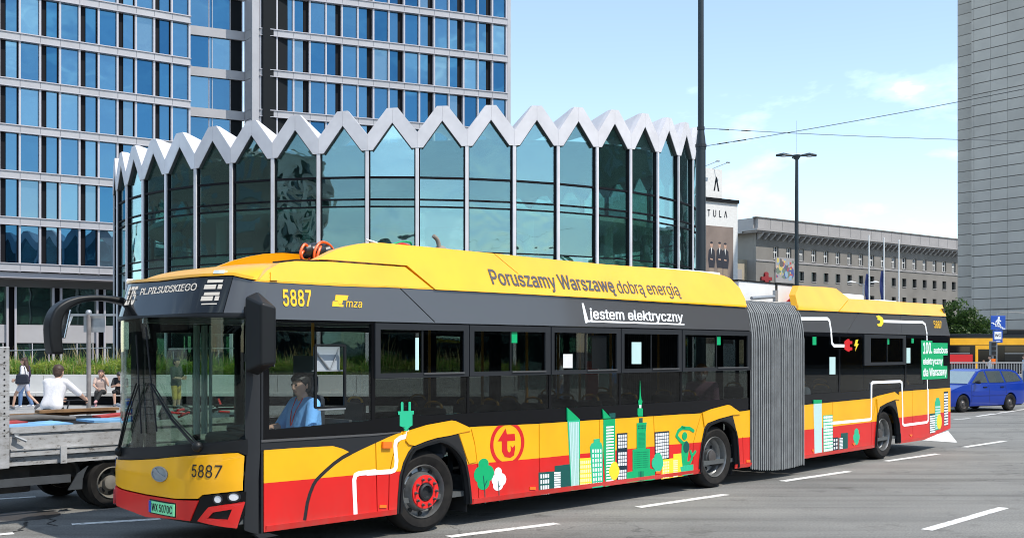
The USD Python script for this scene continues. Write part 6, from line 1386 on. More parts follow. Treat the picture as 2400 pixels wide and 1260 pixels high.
def truck_wheel(s, w):
    p = lambda m: moved(turn(m, (1, 0, 0), -90), s, w, 0.342)
    t = obj('wheel', p(lathe(tyre_p, 40)), M['tyre'], truck, smooth=35)
    obj('rim', p(lathe(rimp, 36)), dust_rim, t, smooth=30)
    for k in range(6):
        a = k * math.pi / 3 + 0.3
        h = affinity.rotate(sbox(-0.035, -0.012, 0.035, 0.012).buffer(0.01), math.degrees(a) + 90)
        obj('rim_slot', p(moved(extrude(affinity.translate(h, 0.142 * math.cos(a), 0.142 * math.sin(a)), 0.012), 0, 0, 0.098)), M['rubber'], t)
truck_wheel(0.06, 0.06); truck_wheel(0.06, 0.30); truck_wheel(0.06, 1.72); truck_wheel(-4.6, 0.1); truck_wheel(-4.6, 1.7)
arc = [(0.06 + 0.44 * math.cos(a), 0.34 + 0.44 * math.sin(a)) for a in np.linspace(math.radians(8), math.radians(168), 18)]
mg = Polygon([(0.62, 0.66), (-0.20, 0.66), (-0.44, 0.50), (-0.56, 0.30), (-0.38, 0.30)] + arc[::-1] + [(0.56, 0.36)])
obj('mudguard', upright(polys(mg.buffer(0))[0], 0.0, 0.03), look('mudguard_grey', (0.05, 0.055, 0.06), 0.5, vary=0.3), truck)
mgt = [tube([(p[0], 0.0, p[1]), (q[0], 0.0, q[1])], 0.012, 5) for p, q in zip(arc[:-1], arc[1:])]
obj('mudguard_top', [bx(-0.2, 0.62, 0.03, 0.52, 0.645, 0.66)], dusty, truck)
cab = obj('cab', bevel_box(-6.0, -4.2, 0.0, 2.0, 0.45, 2.15, 0.22), look('cab_paint', (0.34, 0.37, 0.36), 0.4, vary=0.08), truck, smooth=40)
obj('cab_window', bx(-5.6, -4.7, -0.012, 0.0, 1.3, 1.9), M['black_gloss'], cab)
# the load, each piece lying on the bed
def load(name, label, cat, parts):
    p = thing(name, label, cat, (TO[0], TO[1], 0), TROT)
    for nm, m, mt in parts:
        obj(nm, m, mt, p)
    return p
wood = look('weathered_plank', (0.22, 0.12, 0.05), 0.8, vary=0.4, scale=6); wood2 = look('grey_plank', (0.22, 0.20, 0.18), 0.85, vary=0.3, scale=6)
board_blue, board_red = look('board_blue', (0.20, 0.42, 0.66), 0.6, vary=0.4, scale=3), look('board_red', (0.40, 0.035, 0.03), 0.6, vary=0.4, scale=3)
load('painted_board', 'pale blue and white board lying on the truck bed near the post', 'board', [('board', turn(bx(-1.2, -0.35, 0.35, 1.1, 1.10, 1.13), (0, 1, 0), -2, (-0.8, 0, 1.1)), board_blue)])
load('painted_board', 'light blue board lying further right on the truck bed', 'board', [('board', turn(bx(0.0, 0.62, 0.5, 1.1, 1.12, 1.15), (0, 1, 0), 1, (0.3, 0, 1.1)), board_blue)])
load('painted_board', 'red board lying under the blue one beside the post', 'board', [('board', bx(-1.25, -0.7, 1.0, 1.5, 1.12, 1.15), board_red)])
load('painted_board', 'dark red board leaning on the middle of the load', 'board', [('board', turn(bx(0.4, 0.9, 1.2, 1.5, 1.15, 1.18), (0, 1, 0), -4, (0.6, 0, 1.2)), board_red)])
for k, (a, b, w, z, lb, mt) in enumerate(((-0.3, 0.9, 1.65, 1.22, 'brown plank on top of the load, nearest the cyclist', wood), (-0.9, 0.9, 1.80, 1.17, 'brown plank behind the topmost plank of the load', wood), (-1.2, 0.3, 1.9, 1.16, 'grey weathered plank at the far side of the load', wood2))):
    load('plank', lb, 'plank', [('board', turn(bx(a, b, w, w + 0.16, z, z + 0.04), (0, 0, 1), 2 - 3 * k, (0, w, 0)), mt)])
load('metal_bar', 'pale metal bar sticking up aslant from the truck load', 'bar', [('bar', tube([(0.85, 0.3, 1.14), (0.55, 1.0, 1.34)], 0.025, 6), M['steel'])])
load('sack', 'grey tarpaulin bundle lying on the load behind the stake post', 'bundle', [('cloth', soft(union([bone((-1.1, 1.4, 1.17), 0.05, (-0.4, 1.5, 1.17), 0.05), bone((-0.4, 1.5, 1.17), 0.05, (0.1, 1.4, 1.14), 0.03)]), 0.05, 4), look('tarpaulin', (0.11, 0.105, 0.10), 0.8, vary=0.4))])
rs = np.random.default_rng(3)
sc = []
for k in range(26):
    a = np.array([rs.uniform(1.15, 2.4), rs.uniform(0.2, 0.9), rs.uniform(1.14, 1.30)]); dd = rs.normal(0, 1, 3) * (0.25, 0.15, 0.05)
    sc.append(('rod', tube([a, a + dd], 0.018, 5), [M['hub_red'], M['rubber'], M['steel'], M['rubber']][k % 4]))
load('scrap_pile', 'tangle of red and black metal rods at the right end of the truck load', 'scrap', sc)
load('traffic_cone', 'black rubber cone standing on the load in front of the sign post', 'cone', [('cone', moved(lathe([(0.11, 0), (0.10, 0.03), (0.03, 0.20), (0.0, 0.21)], 20), 0.95, 0.35, 1.14), M['rubber'])])
load('storage_box', 'blue plastic crate inside the wire cage at the left edge', 'crate', [('crate', bevel_box(-2.2, -1.55, 0.15, 0.8, 1.0, 1.44, 0.03), M['print_blue'])])

# ================================================================ planted wall on the square
PW0, PW1 = np.array([-26.0, 41.2]), np.array([0.2, 40.5])
pwl = Wall(PW0, PW1)
M['pale_concrete'] = look('pale_concrete', (0.52, 0.51, 0.49), 0.8, vary=0.12, scale=0.8)
pl = thing('planter_wall', 'long pale concrete planter wall with a seat ledge on the square', 'wall', (PW0[0], PW0[1], 0.12), pwl.rot)
x = 0.0
while x < pwl.L:
    obj('wall_panel', bx(x + 0.01, min(x + 2.9, pwl.L) - 0.01, 0.0, 0.35, 0.36, 1.10), M['pale_concrete'], pl)
    obj('seat_slab', bx(x + 0.01, min(x + 2.9, pwl.L) - 0.01, -0.62, -0.005, 0.34, 0.46), M['pale_concrete'], pl)
    x += 2.9
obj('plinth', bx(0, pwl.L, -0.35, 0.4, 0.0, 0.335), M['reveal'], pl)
obj('soil', bx(0, pwl.L, 0.36, 5.0, 0.5, 1.05), look('soil', (0.04, 0.03, 0.02), 0.95), pl)
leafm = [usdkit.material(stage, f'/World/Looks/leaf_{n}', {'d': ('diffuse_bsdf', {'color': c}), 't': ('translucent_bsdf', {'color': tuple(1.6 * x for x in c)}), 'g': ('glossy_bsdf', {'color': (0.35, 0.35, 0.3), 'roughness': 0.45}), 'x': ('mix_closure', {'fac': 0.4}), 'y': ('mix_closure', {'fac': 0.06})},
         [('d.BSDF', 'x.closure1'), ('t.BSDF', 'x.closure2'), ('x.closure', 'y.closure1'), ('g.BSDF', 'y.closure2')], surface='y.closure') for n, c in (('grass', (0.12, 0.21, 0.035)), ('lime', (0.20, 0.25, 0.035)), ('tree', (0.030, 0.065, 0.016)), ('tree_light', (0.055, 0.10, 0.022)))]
def blades(n, box, hmin, hmax, wmin, wmax, rng, bend=0.5, clump=True):
    x0, x1, y0, y1, z0 = box
    bx_ = rng.uniform(x0, x1, n); by = rng.uniform(y0, y1, n)
    hh = rng.uniform(hmin, hmax, n)
    if clump:
        nz = meshkit.fbm(np.column_stack([bx_ * 0.9, by * 0.9, np.zeros(n)]), 3, 4)
        hh *= 0.15 + 1.9 * np.clip(nz - 0.15, 0, 1)
    an = rng.uniform(0, 2 * math.pi, n); w = rng.uniform(wmin, wmax, n)
    dx, dy = np.cos(an), np.sin(an)
    b = rng.uniform(0.1, bend, n) * hh
    p = np.column_stack([bx_, by, np.full(n, z0)])
    d = np.column_stack([dx, dy, np.zeros(n)]); s = np.column_stack([-dy, dx, np.zeros(n)]) * w[:, None] / 2
    m1 = p + d * (b * 0.35)[:, None] + np.array([0, 0, 1.0]) * (hh * 0.6)[:, None]
    t = p + d * b[:, None] + np.array([0, 0, 1.0]) * hh[:, None]
    V = np.stack([p - s * 0.5, p + s * 0.5, m1 + s, m1 - s, t], 1).reshape(-1, 3)
    i = np.arange(n) * 5
    F = np.concatenate([np.column_stack([i, i + 1, i + 2]), np.column_stack([i, i + 2, i + 3]), np.column_stack([i + 3, i + 2, i + 4])])
    return trimesh.Trimesh(V, F, process=False)
rg = np.random.default_rng(11)
def herbs(n, rng):
    # small leaf clumps of uneven height along the wall
    x = rng.uniform(0, pwl.L, n); y = rng.uniform(0.38, 3.0, n)
    top = 0.12 + 0.95 * np.clip(meshkit.fbm(np.column_stack([x * 0.8, y * 0.8, x * 0]), 4, 8) - 0.22, 0.02, 1)
    p = np.column_stack([x, y, 1.05 + top * rng.uniform(0.1, 1.0, n) ** 0.6])
    a = rng.normal(0, 1, (n, 3)); a[:, 2] *= 0.6; a /= np.linalg.norm(a, axis=1, keepdims=True)
    b = np.cross(a, rng.normal(0, 1, (n, 3))); b /= np.linalg.norm(b, axis=1, keepdims=True)
    s = rng.uniform(0.03, 0.075, n)[:, None]
    V = np.stack([p - a * s, p + b * s * 0.5, p + a * s, p - b * s * 0.5], 1).reshape(-1, 3); i = np.arange(n) * 4
    return trimesh.Trimesh(V, np.concatenate([np.column_stack([i, i + 1, i + 2]), np.column_stack([i, i + 2, i + 3])]), process=False)
def to_pl(m): return moved(turn(m, (0, 0, 1), pwl.rot), PW0[0], PW0[1], 0.12)
obj('planting', to_pl(blades(20000, (0, pwl.L, 0.38, 4.2, 1.04), 0.15, 0.72, 0.02, 0.05, rg, 0.9)), leafm[0], smooth=False, label='dense green grasses and herbs growing along the top of the planter wall', cat='plants', kind='stuff')
obj('planting', to_pl(herbs(30000, rg)), leafm[1], smooth=False, label='yellow-green flowering herbs among the grasses of the planter wall', cat='plants', kind='stuff')
obj('dry_stems', to_pl(blades(1600, (0, pwl.L, 0.38, 2.6, 1.04), 0.5, 1.15, 0.012, 0.025, rg, 0.5)), look('dry_stem', (0.30, 0.24, 0.10), 0.9), label='dry straw-coloured stems standing above the other plants of the planter wall', cat='plants', kind='stuff')
for k, (a, b) in enumerate((((3.0, 3.2), (10.2, 2.6)), ((12.5, 2.5), (16.5, 2.4)))):
    r = thing('handrail', ['thin metal handrail rising behind the plants, left of the bus mirror', 'thin metal handrail behind the plants beside the sign post'][k], 'railing', (PW0[0], PW0[1], 0.12), pwl.rot)
    obj('rail', tube([(a[0], a[1], 1.9 if k == 0 else 2.05), (b[0], b[1], 2.1)], 0.025, 6), M['steel'], r)
    for t_ in (0.05, 0.5, 0.98):
        obj('rail_post', tube([(a[0] + (b[0] - a[0]) * t_, a[1] + (b[1] - a[1]) * t_, 0.9), (a[0] + (b[0] - a[0]) * t_, a[1] + (b[1] - a[1]) * t_, 1.95 + 0.12 * t_)], 0.022, 6), M['steel'], r)

# ================================================================ poles, lamps, signs
sp = thing('sign_post', 'weathered grey post carrying traffic sign boards seen from behind, above the truck bed', 'sign post', (-9.92, 26.0, 0.12))
obj('post', tube([(0, 0, 0), (0.0, 0, 2.86)], 0.052, 10), look('weathered_steel', (0.20, 0.18, 0.17), 0.7, vary=0.35, scale=5), sp, smooth=True)
obj('sign_back', bevel_box(-0.15, 0.35, 0.07, 0.09, 2.42, 2.83, 0.008), M['steel'], sp)
obj('sign_back', turn(bevel_box(-0.62, -0.42, 0.02, 0.04, 2.55, 2.86, 0.008), (0, 1, 0), 22, (-0.5, 0, 2.7)), M['off_white'], sp)
obj('bracket', [bx(-0.45, 0.62, -0.03, 0.03, 2.80, 2.85), moved(trimesh.creation.icosphere(2, 0.07), 0, 0, 2.88)], M['steel'], sp)
cl_ = thing('hanging_sign', 'narrow white sign with a round black mark, at the bus corner behind the mirror arm', 'sign', (-9.15, 26.2, 0.12))
obj('sign_plate', bx(-0.09, 0.09, -0.02, 0.02, 2.02, 2.86), M['off_white'], cl_)
obj('sign_mark', upright(Point(0, 2.74).buffer(0.07).difference(Point(0, 2.74).buffer(0.035)), -0.026, -0.0205), M['print_black'], cl_)
obj('post', tube([(0, 0.05, 0), (0, 0.05, 2.9)], 0.03, 8), M['steel'], cl_)

tp = thing('catenary_pole', 'thick dark steel pole rising behind the bus and out of the picture', 'pole', (6.13, 36.0, 0.12))
navy_pole = look('pole_paint', (0.012, 0.018, 0.022), 0.4, vary=0.2)
obj('lower_shaft', lathe([(0, 0), (0.25, 0), (0.25, 0.3), (0.165, 0.32), (0.155, 8.5), (0, 8.5)], 24), navy_pole, tp, smooth=30)
obj('collar', moved(lathe([(0, 0), (0.165, 0), (0.165, 0.12), (0.10, 0.70), (0, 0.70)], 24), 0, 0, 8.5), navy_pole, tp, smooth=30)
obj('upper_shaft', moved(lathe([(0, 0), (0.098, 0), (0.092, 6.0), (0, 6.0)], 24), 0, 0, 9.2), navy_pole, tp, smooth=30)
obj('wire_clamp', [moved(lathe([(0, 0), (0.125, 0), (0.125, 0.10), (0, 0.10)], 16), 0, 0, 9.14), moved(lathe([(0, 0), (0.185, 0), (0.185, 0.09), (0, 0.09)], 16), 0, 0, 8.58)], M['machine'], tp)
def wire(label, pts, r=0.010):
    t = thing('overhead_wire', label, 'wire', (0, 0, 0))
    obj('wire', tube(pts, r, 5), M['machine'], t)
    p = np.array(pts)
    for q in (0.06, 0.15):
        a = p[0] + (p[1] - p[0]) * 1.0 * q * 6 if len(p) > 2 else p[0] + (p[-1] - p[0]) * q
        b = a + (p[1] - p[0]) / np.linalg.norm(p[1] - p[0]) * 0.4
        obj('insulator', tube([a, b], 0.018, 6), M['machine'], t)
def sagw(a, b, s, n=14): return [np.array(a) + (np.array(b) - np.array(a)) * t + np.array([0, 0, -s * 4 * t * (1 - t)]) for t in np.linspace(0, 1, n)]
wire('overhead wire running almost level to the right from the pole, upper of the two', sagw((6.25, 36, 9.31), (26.0, 48.0, 11.15), 0.12))
wire('overhead wire rising to the right from the lower clamp of the pole', sagw((6.30, 36, 8.74), (18.0, 30.5, 10.1), 0.10))
wire('thin tram wire crossing in front of the panel tower, above the tree', sagw((32.0, 75.0, 4.85), (48.0, 70.0, 5.35), 0.1), 0.012)
wire('thin tram wire just under the other one, before the panel tower', sagw((33.5, 76.0, 4.75), (50.0, 76.0, 5.1), 0.25), 0.012)

def lamp_head(x, y, z, deg):
    m = m3.Manifold.batch_hull([sph((0.0, 0, 0), 0.05), sph((0.55, 0.16, 0.03), 0.05), sph((0.55, -0.16, 0.03), 0.05), sph((0.85, 0.0, 0.03), 0.07), sph((0.5, 0, 0.12), 0.05)])
    return moved(turn(tm(m), (0, 0, 1), deg), x, y, z)
sl = thing('street_lamp', 'tall dark street lamp with three flat heads, behind the bellows of the bus', 'street lamp', (15.4, 60.0, 0.12))
obj('lamp_post', lathe([(0, 0), (0.16, 0), (0.15, 4.2), (0.115, 4.4), (0.085, 12.45), (0, 12.45)], 16), navy_pole, sl, smooth=30)
obj('lamp_crown', moved(lathe([(0, 0), (0.10, 0), (0.22, 0.18), (0.22, 0.25), (0, 0.28)], 16), 0, 0, 12.3), navy_pole, sl)
for dg in (175, 5, 80):
    obj('lamp_arm', tube([(0, 0, 12.5), (0.3 * math.cos(math.radians(dg)), 0.3 * math.sin(math.radians(dg)), 12.52)], 0.035, 6), navy_pole, sl)
    h = obj('lamp_head', lamp_head(0.2 * math.cos(math.radians(dg)), 0.2 * math.sin(math.radians(dg)), 12.52, dg), navy_pole, sl, smooth=40)
    obj('lamp_lens', moved(trimesh.creation.cylinder(0.16, 0.02, sections=16), 0.7 * math.cos(math.radians(dg)), 0.7 * math.sin(math.radians(dg)), 12.478), M['lamp_glass'], h)
obj('lightning_rod', tube([(0, 0, 12.5), (0, 0, 14.4)], 0.008, 4), M['steel'], sl)
s2 = thing('street_lamp', 'smaller grey street lamp with two arms, in front of the stone building by the flags', 'street lamp', (38.0, 120.0, 0.12))
obj('lamp_post', lathe([(0, 0), (0.10, 0), (0.07, 9.2), (0, 9.2)], 10), M['steel'], s2)
for sx in (1, -1):
    obj('lamp_arm', tube([(0, 0, 9.1), (sx * 0.9, 0, 9.35)], 0.03, 5), M['steel'], s2)
    obj('lamp_head', turn(lamp_head(0.8, 0, 9.35, 0), (0, 0, 1), 0 if sx > 0 else 180), M['off_white'], s2)
flag_blue = look('flag_blue', (0.010, 0.022, 0.11), 0.8)
for k, (u, lb) in enumerate(((2037, 'white flagpole with a dark blue banner, leftmost of the three flagpoles'), (2072, 'white flagpole with a bright blue banner, in the middle of the three'), (2107, 'bare white flagpole, rightmost of the three'))):
    y = 100.0 + 2 * k; x = (u - 1200) / 2600 * y
    fp = thing('flagpole', lb, 'flagpole', (x, y, 0.12))
    obj('pole', lathe([(0, 0), (0.09, 0), (0.055, 12.35), (0, 12.4)], 12), M['off_white'], fp, smooth=True)
    if k < 2:
        zt = (8.9, 9.3)[k]
        ff = []
        n = 14
        for i in range(n):
            z0 = zt - i * 0.45
            a = -0.06 - 0.45 * (0.5 + 0.5 * math.sin(i * 0.6)) - 0.1
            ff.append((a, 0.12 * math.sin(i * 0.9), z0))
        V = []; F = []
        for (a, b, z) in ff:
            V += [(-0.06, 0, z), (a * 0.4, b * 0.7, z), (a * 0.7, -b * 0.7, z)]
        for i in range(n - 1):
            for j in range(2):
                q = i * 3 + j
                F += [(q, q + 1, q + 4), (q, q + 4, q + 3)]
        obj('banner', trimesh.Trimesh(np.array(V), np.array(F), process=False), flag_blue, fp, smooth=True)
us = thing('underpass_sign', 'blue square sign of a white walking figure on stairs, with a toilet sign below', 'sign', (24.1, 55.0, 0.12))
obj('post', tube([(-0.05, 0.05, 0), (-0.05, 0.05, 3.9)], 0.035, 8), M['steel'], us)
sgn = obj('sign_plate', bevel_box(-0.36, 0.36, -0.02, 0.02, 3.02, 3.72, 0.01), M['print_blue'], us)
fig = unary_union([Point(0.03, 3.62).buffer(0.055), LineString([(0.02, 3.55), (0.0, 3.38)]).buffer(0.05), LineString([(0.0, 3.38), (0.09, 3.27), (0.12, 3.18)]).buffer(0.03), LineString([(0.0, 3.38), (-0.06, 3.27), (-0.12, 3.2)]).buffer(0.03), LineString([(0.02, 3.53), (0.12, 3.44)]).buffer(0.025), LineString([(0.02, 3.53), (-0.09, 3.46), (-0.12, 3.38)]).buffer(0.025)])
obj('walking_figure', upright(fig, -0.026, -0.0205), M['white'], sgn)
stt = LineString([(-0.33, 3.36), (-0.24, 3.36), (-0.24, 3.31), (-0.14, 3.31), (-0.14, 3.25), (-0.02, 3.25), (-0.02, 3.19), (0.10, 3.19), (0.10, 3.13), (0.22, 3.13), (0.22, 3.07), (0.33, 3.07)])
obj('stair_line', upright(stt.buffer(0.022), -0.026, -0.0205), M['white'], sgn)
sg2 = obj('sign_plate', bevel_box(-0.26, 0.22, -0.02, 0.02, 2.38, 2.99, 0.01), M['print_blue'], us)
obj('white_field', bx(-0.19, 0.15, -0.026, -0.0205, 2.55, 2.93), M['white'], sg2)
t = meshkit.text_mesh('WC', 0.13, 0.004, True); b = t.bounds
obj('lettering', trimesh.Trimesh(np.column_stack([t.vertices[:, 0] - b[:, 0].mean() - 0.02, -0.0265 - t.vertices[:, 2], t.vertices[:, 1] + 2.68]), t.faces[:, ::-1], process=False), M['print_black'], sg2)
obj('arrow', bx(-0.1, 0.1, -0.026, -0.0205, 2.43, 2.47), M['white'], sg2)
ts = thing('traffic_light', 'grey traffic signal housing seen from behind, beside the underpass sign', 'traffic light', (23.4, 54.0, 0.12))
obj('post', tube([(0, 0, 0), (0, 0, 2.4)], 0.05, 8), M['steel'], ts)
obj('housing', bevel_box(-0.14, 0.14, -0.12, 0.12, 1.75, 2.45, 0.03), look('signal_grey', (0.12, 0.13, 0.14), 0.6), ts)
obj('visor', [bx(-0.1, 0.1, -0.16, -0.12, 1.8 + 0.22 * k, 1.95 + 0.22 * k) for k in range(3)], M['rubber'], ts)
obj('orange_box', bx(-0.08, 0.08, -0.14, 0.02, 1.35, 1.6), M['orange_lens'], ts)

# railing and parapet of the underpass stairs
rail_grey = look('railing_grey', (0.30, 0.30, 0.30), 0.6)
rl = thing('stair_railing', 'white vertical-bar railing behind the blue car, left of the concrete parapet', 'railing', (18.0, 50.0, 0.12))
obj('top_rail', bx(0, 6.6, -0.03, 0.03, 1.42, 1.48), rail_grey, rl)
obj('bottom_rail', bx(0, 6.6, -0.02, 0.02, 0.15, 0.19), rail_grey, rl)
for k in range(56):
    obj('rail_bar', bx(0.06 + k * 0.117, 0.085 + k * 0.117, -0.012, 0.012, 0.19, 1.42), rail_grey, rl)
cp = thing('stair_parapet', 'grey concrete parapet of the underpass stairs at the right edge', 'wall', (24.0, 50.5, 0.12))
obj('parapet_wall', bx(0.6, 16, 0, 0.25, 0.0, 1.40), look('parapet_concrete', (0.22, 0.22, 0.22), 0.85, vary=0.2, scale=0.7), cp)
obj('parapet_cap', bx(0.55, 16, -0.04, 0.29, 1.403, 1.50), M['pale_concrete'], cp)

# ================================================================ tram
tr = thing('tram', 'long low yellow and black tram standing beyond the railing on the right', 'tram', (28.0, 84.0, 0.12), -1.5)
obj('tram_body', bevel_box(0, 30, 0, 2.4, 0.25, 3.25, 0.15), M['black_gloss'], tr, smooth=40)
obj('roof_stripe', bx(0.1, 16.9, -0.03, 0.0, 2.42, 2.92), M['yellow'], tr)
obj('roof_stripe', bx(19.6, 29.9, -0.03, 0.0, 2.42, 2.92), M['yellow'], tr)
obj('roof_unit', bevel_box(9.5, 14.5, 0.3, 2.1, 3.25, 3.6, 0.05), M['trim'], tr)
obj('roof_unit', bevel_box(20.5, 27, 0.3, 2.1, 3.25, 3.5, 0.05), M['trim'], tr)
obj('skirt', bx(0.1, 16.9, -0.03, 0.0, 0.3, 0.95), M['trim_grey'], tr); obj('skirt', bx(19.6, 29.9, -0.03, 0.0, 0.3, 0.95), M['trim_grey'], tr)
obj('tram_bellows', bx(16.9, 19.6, 0.1, 2.3, 0.4, 3.05), M['bellows_dark'], tr); obj('joint_panel', bx(18.1, 18.5, -0.02, 0.09, 0.4, 3.0), M['yellow'], tr)
for x0 in (7.0, 13.0, 22.5):
    obj('door', upright(sbox(x0, 0.4, x0 + 1.35, 2.38).difference(sbox(x0 + 0.2, 0.6, x0 + 1.15, 2.1)), -0.04, -0.001), M['yellow'], tr)
for x0, x1 in ((0.6, 6.6), (9.2, 12.6), (14.6, 16.6), (20.2, 22.2), (24.6, 29.0)):
    obj('window', bx(x0, x1, -0.015, -0.001, 1.1, 2.3), M['display'], tr)
    obj('window_rail', bx(x0, x1, -0.025, -0.016, 1.75, 1.80), M['steel'], tr)
obj('red_advert', bx(4.6, 6.8, -0.03, -0.016, 1.0, 1.7), M['print_red'], tr)

# ================================================================ blue estate car
C0 = np.array([16.16, 39.2]); CROT = math.degrees(math.atan2(-0.49, -0.87))
car = thing('estate_car', 'bright blue estate car parked facing the bus at the kerb', 'car', (C0[0], C0[1], 0.0), CROT)
M['car_blue'] = look('car_paint_blue', (0.003, 0.030, 0.27), 0.25, metal=0.15, coat=0.5)
CZ = 0.955
lowp = Polygon([(-2.10, 0.30), (-2.12, 0.55), (-2.10, 0.80), (-2.03, 0.97), (-0.5, 0.975), (0.95, 0.95), (1.35, 0.91), (1.75, 0.80), (2.02, 0.66), (2.10, 0.50), (2.08, 0.28), (1.9, 0.20), (-1.95, 0.22)])
for wx in (1.30, -1.16):
    lowp = lowp.difference(Point(wx, 0.30).buffer(0.345))
grn = Polygon([(-2.05, 0.96), (-1.98, 1.12), (-1.72, 1.38), (-1.4, 1.445), (-0.4, 1.47), (0.10, 1.455), (0.36, 1.39), (1.06, 0.94)])
def car_w(x, z):
    w = 0.815 - 0.05 * np.clip((0.5 - z) / 0.3, 0, 1) ** 2 - 0.03 * np.clip((z - 0.72) / 0.25, 0, 1)
    w = np.where(z > 0.95, 0.785 - 0.40 * (z - 0.95), w)
    return w * (1 - 0.16 * np.clip(np.abs(x) / 2.12, 0, 1) ** 5)
def car_body(g, k=1.0, inset=0.0, sub=0.09):
    m = extrude(g, 0.02)
    v, f = trimesh.remesh.subdivide_to_size(m.vertices, m.faces, sub)
    m = trimesh.Trimesh(v, f, process=False); m.merge_vertices()
    v = m.vertices
    y = (v[:, 2] / 0.02 * 2 - 1)
    return trimesh.Trimesh(np.column_stack([v[:, 0], -y * (car_w(v[:, 0], v[:, 1]) - inset), v[:, 1]]), m.faces, process=False)
def car_side(g, sgn, t0=0.004, t1=0.012):
    m = extrude(g, 0.002); v, f = trimesh.remesh.subdivide_to_size(m.vertices, m.faces, 0.15); m = trimesh.Trimesh(v, f, process=False); v = m.vertices
    y = sgn * (car_w(v[:, 0], v[:, 1]) + t0 + (t1 - t0) * v[:, 2] / 0.002)
    return trimesh.Trimesh(np.column_stack([v[:, 0], y, v[:, 1]]), m.faces if sgn < 0 else m.faces, process=False)
obj('body', car_body(lowp), M['car_blue'], car, smooth=28)
obj('roof', car_body(grn), M['car_blue'], car, smooth=28)
obj('underbody', bx(-1.9, 1.9, -0.70, 0.70, 0.18, 0.60), M['rubber'], car)
cg = mirror_glass('car_glass', (0.06, 0.07, 0.068), (0.85, 0.92, 0.88), 0.42)
for sgn in (1, -1):
    for g in (Polygon([(0.02, 1.0), (0.84, 1.0), (0.30, 1.37), (0.06, 1.40)]), Polygon([(-0.86, 1.0), (-0.05, 1.0), (-0.02, 1.40), (-0.80, 1.40)]), Polygon([(-1.85, 1.04), (-0.95, 1.0), (-0.88, 1.395), (-1.42, 1.38), (-1.68, 1.30)])):
        obj('side_window', car_side(g, sgn), cg, car)
    obj('door_seam', car_side(unary_union([LineString([(-0.015, 0.32), (0.0, 0.98)]).buffer(0.006), LineString([(-0.90, 0.55), (-0.90, 0.98)]).buffer(0.006), LineString([(0.90, 0.35), (0.90, 0.95)]).buffer(0.006)]), sgn, 0.0, 0.003), M['rubber'], car)
    obj('rub_strip', car_side(sbox(-0.95, 0.56, 0.85, 0.60), sgn, 0.0, 0.015), M['car_blue'], car)
    for hx_ in (0.12, -0.78):
        obj('door_handle', car_side(sbox(hx_, 0.83, hx_ + 0.17, 0.865), sgn, 0.004, 0.03), M['trim'], car)
    obj('mirror', tm(m3.Manifold.batch_hull([sph((0.70, sgn * 0.83, 1.02), 0.04), sph((0.70, sgn * 0.98, 1.02), 0.045), sph((0.64, sgn * 0.92, 1.06), 0.05)])), M['rubber'], car)
    obj('headlight', tm(m3.Manifold.batch_hull([sph((1.93, sgn * 0.50, 0.66), 0.07), sph((1.82, sgn * 0.64, 0.70), 0.06)])), M['lamp_glass'], car)
    obj('tail_light', tm(m3.Manifold.batch_hull([sph((-2.02, sgn * 0.63, 0.70), 0.05), sph((-2.0, sgn * 0.64, 0.92), 0.05)])), M['hub_red'], car)
wsn = [(1.02, 0.72, 0.965), (1.02, -0.72, 0.965), (0.40, -0.56, 1.375), (0.40, 0.56, 1.375)]
V = np.array([(a + 0.012, b, c + 0.014) for a, b, c in wsn] + [(a, b, c) for a, b, c in wsn])
obj('windscreen', trimesh.Trimesh(V, np.array([(0, 2, 1), (0, 3, 2), (4, 5, 6), (4, 6, 7), (0, 1, 5), (0, 5, 4), (1, 2, 6), (1, 6, 5), (2, 3, 7), (2, 7, 6), (3, 0, 4), (3, 4, 7)]), process=False), mirror_glass('car_screen', (0.26, 0.30, 0.28), (0.9, 1.0, 0.95), 0.5), car)
obj('grille', bx(2.02, 2.11, -0.35, 0.35, 0.55, 0.66), M['rubber'], car)
obj('bumper_strip', bx(2.03, 2.12, -0.6, 0.6, 0.44, 0.49), M['rubber'], car)
for wx in (1.30, -1.16):
    for sgn in (1, -1):
        p = lambda m: moved(turn(m, (1, 0, 0), -90 if sgn < 0 else 90), wx, sgn * 0.80, 0.298)
        w_ = obj('wheel', p(lathe([(0.17, 0.0), (0.20, -0.01), (0.26, -0.01), (0.292, 0.02), (0.298, 0.06), (0.298, 0.17), (0.17, 0.17)], 32)), M['tyre'], car, smooth=35)
        obj('rim', p(lathe([(0.185, 0.0), (0.175, 0.01), (0.165, 0.05), (0.08, 0.03), (0.05, 0.0), (0, 0.0)], 24)), M['bolt'], w_, smooth=30)

# ================================================================ tree
def crown_mesh(rng, n, lobes, leaf):
    pts = []
    for (cx, cy, cz, r) in lobes:
        k = int(n * r ** 3 / sum(q[3] ** 3 for q in lobes))
        d = rng.normal(0, 1, (k, 3)); d /= np.linalg.norm(d, axis=1, keepdims=True)
        rad = r * rng.uniform(0.25, 1.0, k) ** 0.45
        p = d * rad[:, None] * (0.78 + 0.5 * meshkit.fbm(d * 2.2 + cx, 3, 9)[:, None]) + (cx, cy, cz)
        pts.append(p)
    p = np.vstack(pts); p = p[meshkit.fbm(p * 1.3, 3, 2) > 0.40]
    n = len(p)
    a = rng.normal(0, 1, (n, 3)); a /= np.linalg.norm(a, axis=1, keepdims=True)
    b = np.cross(a, rng.normal(0, 1, (n, 3))); b /= np.linalg.norm(b, axis=1, keepdims=True)
    s = rng.uniform(0.6, 1.2, n)[:, None] * leaf
    V = np.stack([p - a * s, p + b * s * 0.5, p + a * s, p - b * s * 0.5], 1).reshape(-1, 3)
    i = np.arange(n) * 4
    return trimesh.Trimesh(V, np.concatenate([np.column_stack([i, i + 1, i + 2]), np.column_stack([i, i + 2, i + 3])]), process=False)
tg_ = np.random.default_rng(21)
